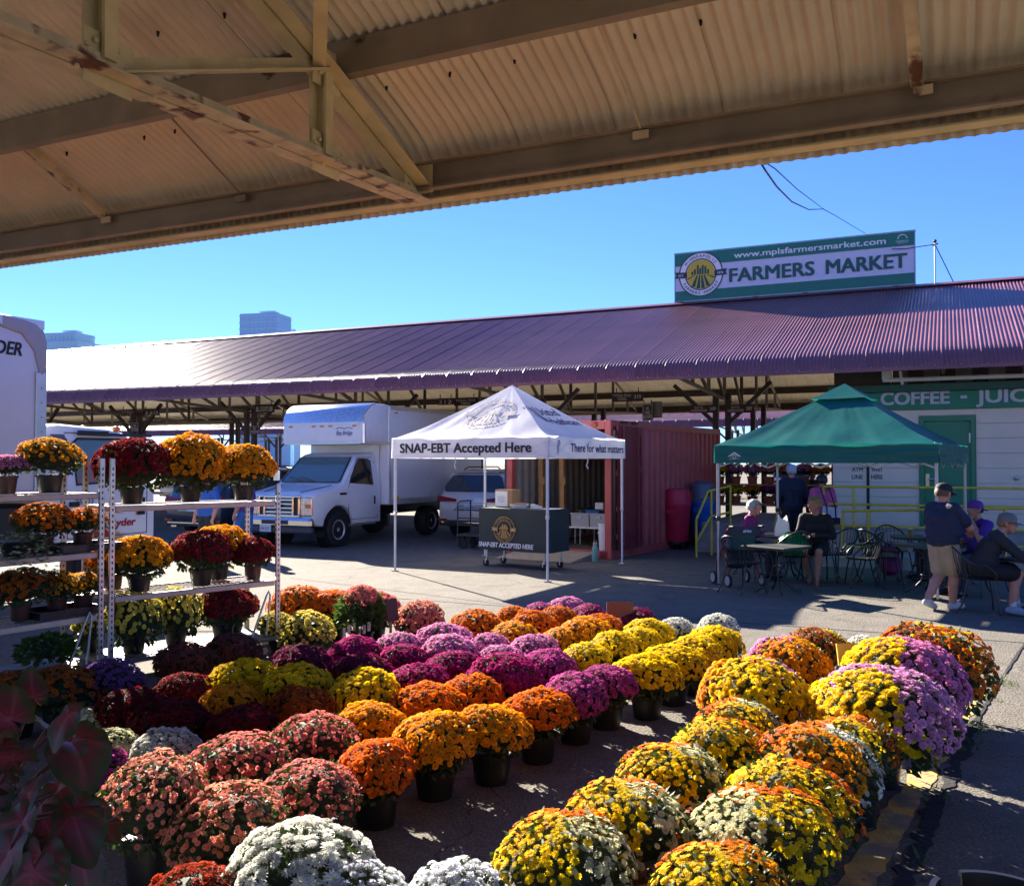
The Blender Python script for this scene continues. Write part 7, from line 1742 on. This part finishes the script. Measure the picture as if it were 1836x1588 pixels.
person('blond man in black shirt and shorts with flip-flops seated at the round table', ml_c, ma, sit_pose(.16, 1.80, .46, elR=(.25, .12, .28), wrR=(.34, .34, .30), wrL=(.02, .36, .30), elL=(-.26, .08, .28), knL=(-.05, .44, .06), knR=(.16, .42, .08), anL=(-.02, .40, -.37), toeL=(-.03, .56, -.42), anR=(.10, .12, -.36), toeR=(.10, .28, -.42), look=(.95, .35, -.02)), cloth('black_shirt', (.008, .008, .010)), cloth('black_shorts', (.008, .008, .010)), SK2, None, 'long', 'shorts', 1.02, hair=(M('blond_hair', (.30, .18, .07), .6, var=.3, scale=30, bump=.4, bscale=60), 'quiff'))
mloc = ml_c + Matrix.Rotation(ma, 3, 'Z') @ Vector((-.03, .47, 0))
ff = thing('flip_flop', 'tan flip-flop under the seated man in black', 'sandal', mloc + Vector((0, 0, .002)), ma); MB().prism([(-.045, -.12), (.045, -.12), (.05, .1), (.02, .15), (-.03, .15), (-.05, .1)], lambda a, b, z: (a, b, z), 0, .016).build('sole', M('flipflop_sole', (.20, .07, .05), .7), ff); MB().tube([(-.045, -.02, .015), (-.02, .05, .06), (0, .09, .02)], .006, 5).tube([(.045, -.02, .015), (.02, .05, .06), (0, .09, .02)], .006, 5).build('strap', M('flipflop_strap', (.12, .03, .03), .6), ff)
# table things
def RTp(dx, dy, z=.732): return RT + Vector((dx, dy, z))
t = thing('carrier_bag', 'crumpled white carrier bag standing on the round table', 'bag', RTp(-.16, -.18)); mb = MB(); nu = 20
for j in range(9):
    f = j / 8
    for i in range(nu):
        a = 2 * math.pi * i / nu; r_ = (.115 - .055 * f ** 1.6) * (1 + .16 * mnoise.noise(Vector((math.cos(a) * 2, math.sin(a) * 2, f * 4)))); mb.v.append((r_ * math.cos(a) * 1.1, r_ * math.sin(a) * .75, .30 * f + .035 * math.cos(2 * a) * f * f))
for j in range(8):
    for i in range(nu): mb.f.append((j * nu + i, j * nu + (i + 1) % nu, (j + 1) * nu + (i + 1) % nu, (j + 1) * nu + i)); mb.m.append(0)
mb.build('bag', M('white_film', (.72, .72, .74), .35, var=.05, trans=.3, bump=.4, bscale=20), t, 50)
def bottle(loc, lb):
    t = thing('water_bottle', lb, 'bottle', loc); MB().lathe([(.028, 0), (.033, .01), (.033, .06), (.030, .075), (.033, .09), (.033, .135), (.022, .165), (.013, .18), (.013, .195)], 16).build('bottle', M('clear_plastic', (.66, .72, .78), .1, var=.1, spec=.8, trans=.4), t, 50); MB().lathe([(.016, .192), (.016, .215), (.001, .216)], 12).build('lid', W_, t, 40); MB().lathe([(.0335, .08), (.0335, .13)], 16, cap0=False, cap1=False).build('wrapper', M('bottle_wrap', (.45, .52, .62), .5), t)
bottle(RTp(.0, .10), 'water bottle on the round table behind the carrier bag'); bottle(RTp(.17, -.30), 'water bottle on the round table nearest the man in black')
t = thing('food_wrapper', 'crumpled clear food packaging on the round table', 'wrapper', RTp(.05, -.22)); mb = MB(); random.seed(2)
for k in range(5):
    c_ = Vector((random.uniform(-.08, .1), random.uniform(-.05, .05), .03))
    for j in range(6):
        for i in range(10):
            a = 2 * math.pi * i / 10; th = math.pi * j / 5; r_ = .045 * (1 + .4 * random.uniform(-1, 1)); mb.v.append(tuple(c_ + Vector((math.sin(th) * math.cos(a) * r_, math.sin(th) * math.sin(a) * r_, abs(math.cos(th)) * r_ * .9 - .02))))
    o = k * 60; mb.f += [(o + j * 10 + i, o + j * 10 + (i + 1) % 10, o + j * 10 + 10 + (i + 1) % 10, o + j * 10 + 10 + i) for j in range(5) for i in range(10)]
mb.m = [0] * len(mb.f); mb.build('film', MATS['clear_plastic'], t)
# --- front square table, rollator, chairs
ST = gnd(1393, 1064); cafe_table('square black cafe table nearest the flowers', ST, R(40), .36, True, .70)
ck = gnd(1334, 1062); chair('iron cafe chair left of the nearest square table', ck, R(-60))
c2 = gnd(1426, 1050); chair('iron cafe chair holding the green shopping bag', c2 + Vector((.05, .25, 0)), R(5))
t = thing('green_shopping_bag', 'glossy green plastic shopping bag on a cafe chair', 'bag', c2 + Vector((.05, .25, .45))); mb = MB(); nu = 22
for j in range(10):
    f = j / 9
    for i in range(nu):
        a = 2 * math.pi * i / nu; r_ = (.20 + .05 * math.sin(f * 3.0) - .13 * f ** 3) * (1 + .13 * mnoise.noise(Vector((math.cos(a) * 2.5, math.sin(a) * 2.5, f * 3)))); mb.v.append((r_ * math.cos(a) * 1.1, r_ * math.sin(a) * .85, .36 * f + .03 * mnoise.noise(Vector((a, f * 3, 4)))))
for j in range(9):
    for i in range(nu): mb.f.append((j * nu + i, j * nu + (i + 1) % nu, (j + 1) * nu + (i + 1) % nu, (j + 1) * nu + i)); mb.m.append(0)
mb.build('bag', M('green_film', (.006, .22, .05), .25, var=.15, trans=.35, bump=.5, bscale=15), t, 50)
rw_ = gnd(1325, 1052); rl = thing('rollator', 'folding walker with dark backrest strap, red frame and grey wheels', 'walker', rw_ + Vector((.05, .25, 0)), R(15)); RRF = M('rollator_red', (.32, .010, .02), .35)
for sx in (-.25, .25):
    btube('side_frame', [(sx, .26, .12), (sx, .20, .45), (sx, .05, .55), (sx, -.12, .86), (sx, -.20, .92)], .013, RRF, rl); btube('rear_tube', [(sx, .05, .55), (sx, -.22, .12)], .013, RRF, rl)
    for y, rr in ((.26, .10), (-.22, .10)):
        w = MB().tube([(sx + (.04 if sx > 0 else -.04) - .016, y, rr), (sx + (.04 if sx > 0 else -.04) + .016, y, rr)], rr, 22).build('wheel', RUBBER, rl, 40); MB().tube([(sx + (.04 if sx > 0 else -.04) - .02, y, rr), (sx + (.04 if sx > 0 else -.04) + .02, y, rr)], rr * .72, 20).build('wheel_disc', M('wheel_grey', (.35, .36, .38), .5), w)
    btube('grip', [(sx, -.20, .92), (sx, -.32, .93)], .018, RUBBER, rl)
bbox('seat', (0, 0, .56), (.46, .26, .04), RUBBER, rl, ch=.015)
mb = MB(); mb.grid(lambda a, b: (-.27 + .54 * a, -.22 - .10 * math.sin(math.pi * a), .78 + .15 * b), 16, 3); mb.grid(lambda a, b: (-.27 + .54 * a, -.19 - .10 * math.sin(math.pi * a), .78 + .15 * b), 16, 3); bs = mb.build('back_strap', M('strap_grey', (.04, .045, .05), .7), rl, 50)
text_part('lettering', 'drive', lambda x, y: (x, -.322 + .25 * x * x, y), -.02, .84, W_, bs, w=.14, h=.05, bold=.03, slant=.2, align='C')
MB().box((0, -.02, .40), (.40, .26, .26), ch=.05).build('basket_bag', M('bag_black', (.015, .015, .018), .8), rl); MB().box((0, -.14, .66), (.44, .06, .24), ch=.03).build('hanging_jacket', M('teal_jacket', (.010, .07, .065), .8, bump=.4, bscale=12), rl)
chair('iron cafe chair just right of the man in black', Vector((at_y(1500, 960, 14.9).x, 14.9, 0)), R(115)); chair('iron cafe chair facing left by the ramp rail', Vector((at_y(1545, 960, 14.2).x, 14.2, 0)), R(80))
chair('iron cafe chair standing alone in front of the pink bag', gnd(1592, 1050) + Vector((0, .2, 0)), R(-75))
t2 = Vector((at_y(1648, 950, 14.6).x, 14.6, 0)); cafe_table('round dark cafe table behind the standing man', t2, .4, .42, False, .74); t3 = Vector((at_y(1665, 970, 13.4).x, 13.4, 0)); cafe_table('square dark cafe table beside the standing man', t3, .5, .36, True, .72)
chair('iron cafe chair behind the round table by the ramp', t2 + Vector((-.55, .25, 0)), R(-70)); chair('iron cafe chair against the ramp wall', t2 + Vector((-.05, .85, 0)), R(180))
def cup(loc, lb, body, top):
    t = thing('drink_cup', lb, 'cup', loc); MB().lathe([(.028, 0), (.042, .12), (.044, .122), (.038, .118)], 18).build('cup', body, t, 40); MB().lathe([(.045, .12), (.045, .13), (.02, .14)], 18).build('lid', top, t, 40)
cup(t2 + Vector((-.20, -.15, .742)), 'clear cup of amber drink on the round table by the ramp', M('amber_drink', (.50, .32, .10), .3, trans=.3), M('cup_lid', (.55, .55, .52), .3)); 
t = thing('paper_plate', 'white paper plate on the round table by the ramp', 'plate', t2 + Vector((.12, -.12, .742))); MB().lathe([(.08, 0), (.11, .014), (.108, .016), (.08, .005)], 24).build('plate', W_, t, 40)
t = thing('pink_backpack', 'magenta backpack on the ground under the cafe table', 'bag', gnd(1611, 1035) + Vector((0, .35, 0)), .2); PK = M('magenta_nylon', (.30, .012, .14), .55, var=.15, bump=.4, bscale=12)
MB().box((0, 0, .26), (.34, .22, .50), ch=.08).build('sack', PK, t, 50); MB().box((0, -.14, .17), (.26, .08, .24), ch=.03).build('pocket', M('magenta_nylon2', (.20, .008, .10), .6), t, 50); MB().tube([(-.05, .0, .5), (-.04, 0, .56), (.04, 0, .56), (.05, 0, .5)], .012, 6).build('grab_loop', PK, t); MB().tube([(-.1, .11, .45), (-.13, .18, .3), (-.1, .11, .1)], .018, 6).tube([(.1, .11, .45), (.13, .18, .3), (.1, .11, .1)], .018, 6).build('strap', PK, t)
# --- queueing people seen from behind
person('tall man in navy jacket and white cap standing with his back turned', Vector((at_y(1420, 900, 18.6).x, 18.6, 0)), R(8), stand_pose(1.86, elL=(-.30, -.03, 1.14), wrL=(-.24, .12, .98), elR=(.30, -.03, 1.14), wrR=(.25, .15, 1.0)), cloth('navy_jacket', (.014, .020, .040)), cloth('navy_trousers', (.010, .013, .025)), SK3, BPLAST, 'long', 'long', 1.28, hair=(M('white_hair', (.5, .5, .5), .7, var=.2), 'short'), cap=(cloth('pale_cap', (.42, .46, .58)), cloth('pale_cap', (.42, .46, .58)), False), voxel=.012)
pw = Vector((at_y(1474, 900, 18.2).x, 18.2, 0))
person('woman in pink top standing with her back turned and a tote on her shoulder', pw, R(-12), stand_pose(1.66, elL=(-.24, .04, 1.13), wrL=(-.16, .2, 1.12)), cloth('pink_top', (.58, .10, .24)), cloth('navy_jeans', (.012, .02, .05)), SK2, BPLAST, 'long', 'long', 1.0, hair=(M('black_hair', (.01, .009, .009), .4, bump=.3, bscale=50), 'bob'), voxel=.012, female=True)
t = thing('tote_bag', 'white canvas tote with navy straps on the woman in pink', 'bag', pw + Vector((.08, -.24, .72)), R(-14)); MB().prism([(-.17, 0), (.17, 0), (.20, .30), (-.14, .34)], lambda a, b, z: (a, z, b), -.07, .07).build('bag', M('canvas_white', (.62, .62, .68), .8, bump=.2), t); MB().box((0, 0, -.012 + .07), (.352, .146, .13)).build('base_panel', M('canvas_navy', (.010, .014, .05), .8), t)
for x in (-.06, .10): MB().tube([(x, -.078, .0), (x - .015, -.076, .32), (x - .10, -.02, .62), (x - .12, .12, .70)], .014, 6).build('strap', MATS['canvas_navy'], t)
mb = MB(); ring2d(mb, lambda x, y: (x, -.0725, y), -.09, .20, .028, .036, 0, 16); mb.build('print', M('tote_print', (.35, .08, .10), .7), t)
# --- standing man in polo shirt
sp = gnd(1692, 1092); sp = Vector((sp.x, sp.y, 0))
person('man in navy polo, khaki shorts and black cap standing with arm held out', sp, R(-62), stand_pose(1.61, elR=(.25, .24, 1.15), wrR=(.08, .48, 1.08), elL=(-.26, .04, 1.14), wrL=(-.16, .28, 1.08), knL=(-.08, .04, .49), anL=(-.06, -.26, .15), toeL=(-.06, -.12, .035), knR=(.09, .12, .50), anR=(.07, .10, .085), toeR=(.08, .28, .035), look=(.05, 1, -.10)), cloth('navy_polo', (.010, .016, .045)), cloth('khaki_shorts', (.36, .27, .17)), SK3, cloth('offwhite_shoe', (.58, .55, .48)), 'short', 'shorts', 1.18, .10, hair=(M('short_brown_hair', (.09, .05, .03), .6), 'short'), cap=(cloth('black_cap', (.010, .011, .012)), cloth('black_cap', (.010, .011, .012)), False), shades=M_glass('shade_lens', (.02, .02, .02)), sock=cloth('black_sock', (.01, .01, .012)))
# --- seated man in purple
pp = Vector((at_y(1762, 950, 13.3).x, 13.3, 0)); pa = R(100)
chair('iron cafe chair under the man in purple', pp, pa)
person('man in purple shirt and purple cap seated drinking from a glass', pp, pa, sit_pose(.14, 1.76, .46, elL=(-.24, .22, .36), wrL=(-.06, .22, .60), wrR=(.10, .34, .30), elR=(.25, .10, .28), look=(0, 1, .05)), cloth('purple_shirt', (.055, .012, .20)), cloth('dark_jeans', (.02, .025, .05)), SK2, BPLAST, 'short', 'long', 1.08, .04, hair=(MATS['black_hair'], 'short'), cap=(cloth('purple_cap', (.10, .025, .22)), cloth('purple_cap', (.10, .025, .22)), True), hands=(1.0, .6))
gp = pp + Matrix.Rotation(pa, 3, 'Z') @ Vector((-.03, .30, 1.075)); t = thing('dark_drink_glass', 'glass of dark coffee held to the mouth of the man in purple', 'glass', gp); MB().lathe([(.026, 0), (.034, .075)], 18, cap1=False).build('drink', M('dark_coffee', (.015, .008, .005), .2), t, 50); MB().lathe([(.034, .075), (.038, .125), (.036, .125), (.032, .078)], 18, cap0=False, cap1=False).build('rim_glass', M('cup_clear', (.70, .68, .62), .15, trans=.5), t, 50)
# --- seated man with sunglasses
sg2 = gnd(1758, 1098); sg2 = Vector((sg2.x, sg2.y + .05, 0)); sa_ang = R(-108)
chair('iron cafe chair under the man with sunglasses', sg2, sa_ang)
person('man in dark pullover, sunglasses and grey cap leaning on a cafe table', sg2, sa_ang, sit_pose(.50, 1.74, .46, elL=(-.24, .50, .27), wrL=(-.02, .62, .27), elR=(.28, .48, .26), wrR=(.06, .66, .26), knR=(.12, .44, .06), anR=(.14, .36, -.37), toeR=(.24, .50, -.425), knL=(-.14, .45, .07), anL=(-.12, .46, -.37), toeL=(-.10, .63, -.425), look=(.25, 1, -.05)), cloth('charcoal_pullover', (.016, .017, .022)), cloth('black_shorts2', (.008, .008, .012)), SK3, cloth('pale_blue_shoe', (.30, .38, .45)), 'long', 'shorts', 1.10, .05, hair=(M('sandy_hair', (.22, .13, .06), .6), 'short'), cap=(cloth('grey_cap', (.14, .14, .13)), cloth('grey_cap', (.14, .14, .13)), False), shades=M_glass('yellow_lens', (.22, .26, .02), .08), sock=cloth('white_sock', (.6, .6, .6)))
tr_ = sg2 + Matrix.Rotation(sa_ang, 3, 'Z') @ Vector((0, .72, 0)); cafe_table('dark cafe table under the elbows of the man with sunglasses', tr_, .3, .38, True, .70)
# --- half-hidden people
person('person in a grey-blue top seated behind the standing man', t2 + Vector((.55, .15, 0)), R(80), sit_pose(.2, 1.7, .46), cloth('grey_blue_top', (.10, .15, .20)), cloth('grey_jeans', (.03, .03, .04)), SK1, BPLAST, 'long', 'long', 1.0, hair=(MATS['short_brown_hair'], 'short'), voxel=.013); chair('iron cafe chair under the person in grey-blue', t2 + Vector((.55, .15, 0)), R(80))
person('person in grey jacket standing in the dim container', CWp(1.9, .35, FLZ), ca + R(120), stand_pose(1.68), cloth('grey_jacket', (.10, .10, .12)), cloth('blue_jeans', (.03, .05, .12)), SK1, BPLAST, 'long', 'long', 1.0, hair=(MATS['black_hair'], 'bob'), voxel=.014)
person('person in blue shirt glimpsed through the flower trolley', Vector((at_y(372, 900, 17.5).x, 17.5, 0)), R(150), stand_pose(1.74), cloth('blue_shirt', (.02, .10, .42)), cloth('dark_pants', (.02, .02, .03)), SK3, BPLAST, 'short', 'long', 1.15, hair=(MATS['short_brown_hair'], 'short'), voxel=.014)
person('person in purple shirt and blue shorts walking beyond the trolley end', Vector((at_y(440, 900, 18.8).x, 18.8, 0)), R(70), stand_pose(1.70, knL=(-.1, .15, .5), anL=(-.1, .02, .085), toeL=(-.1, .2, .035), knR=(.1, 0, .5), anR=(.1, -.2, .13), toeR=(.1, -.04, .04)), cloth('violet_shirt', (.08, .03, .20)), cloth('blue_shorts', (.03, .13, .38)), SK3, cloth('dark_shoe', (.02, .02, .02)), 'short', 'shorts', 1.0, hair=(MATS['short_brown_hair'], 'short'), voxel=.014, sock=MATS['white_sock'])
person('shopper in dark clothes beyond the far flower stand', P2W(BP + 4.6, s_of(1455, BP + 4.6)), R(200), stand_pose(1.72), cloth('black_coat', (.015, .015, .018)), cloth('dark_pants', (.02, .02, .03)), SK2, BPLAST, 'long', 'long', 1.0, hair=(MATS['black_hair'], 'bob'), voxel=.015)
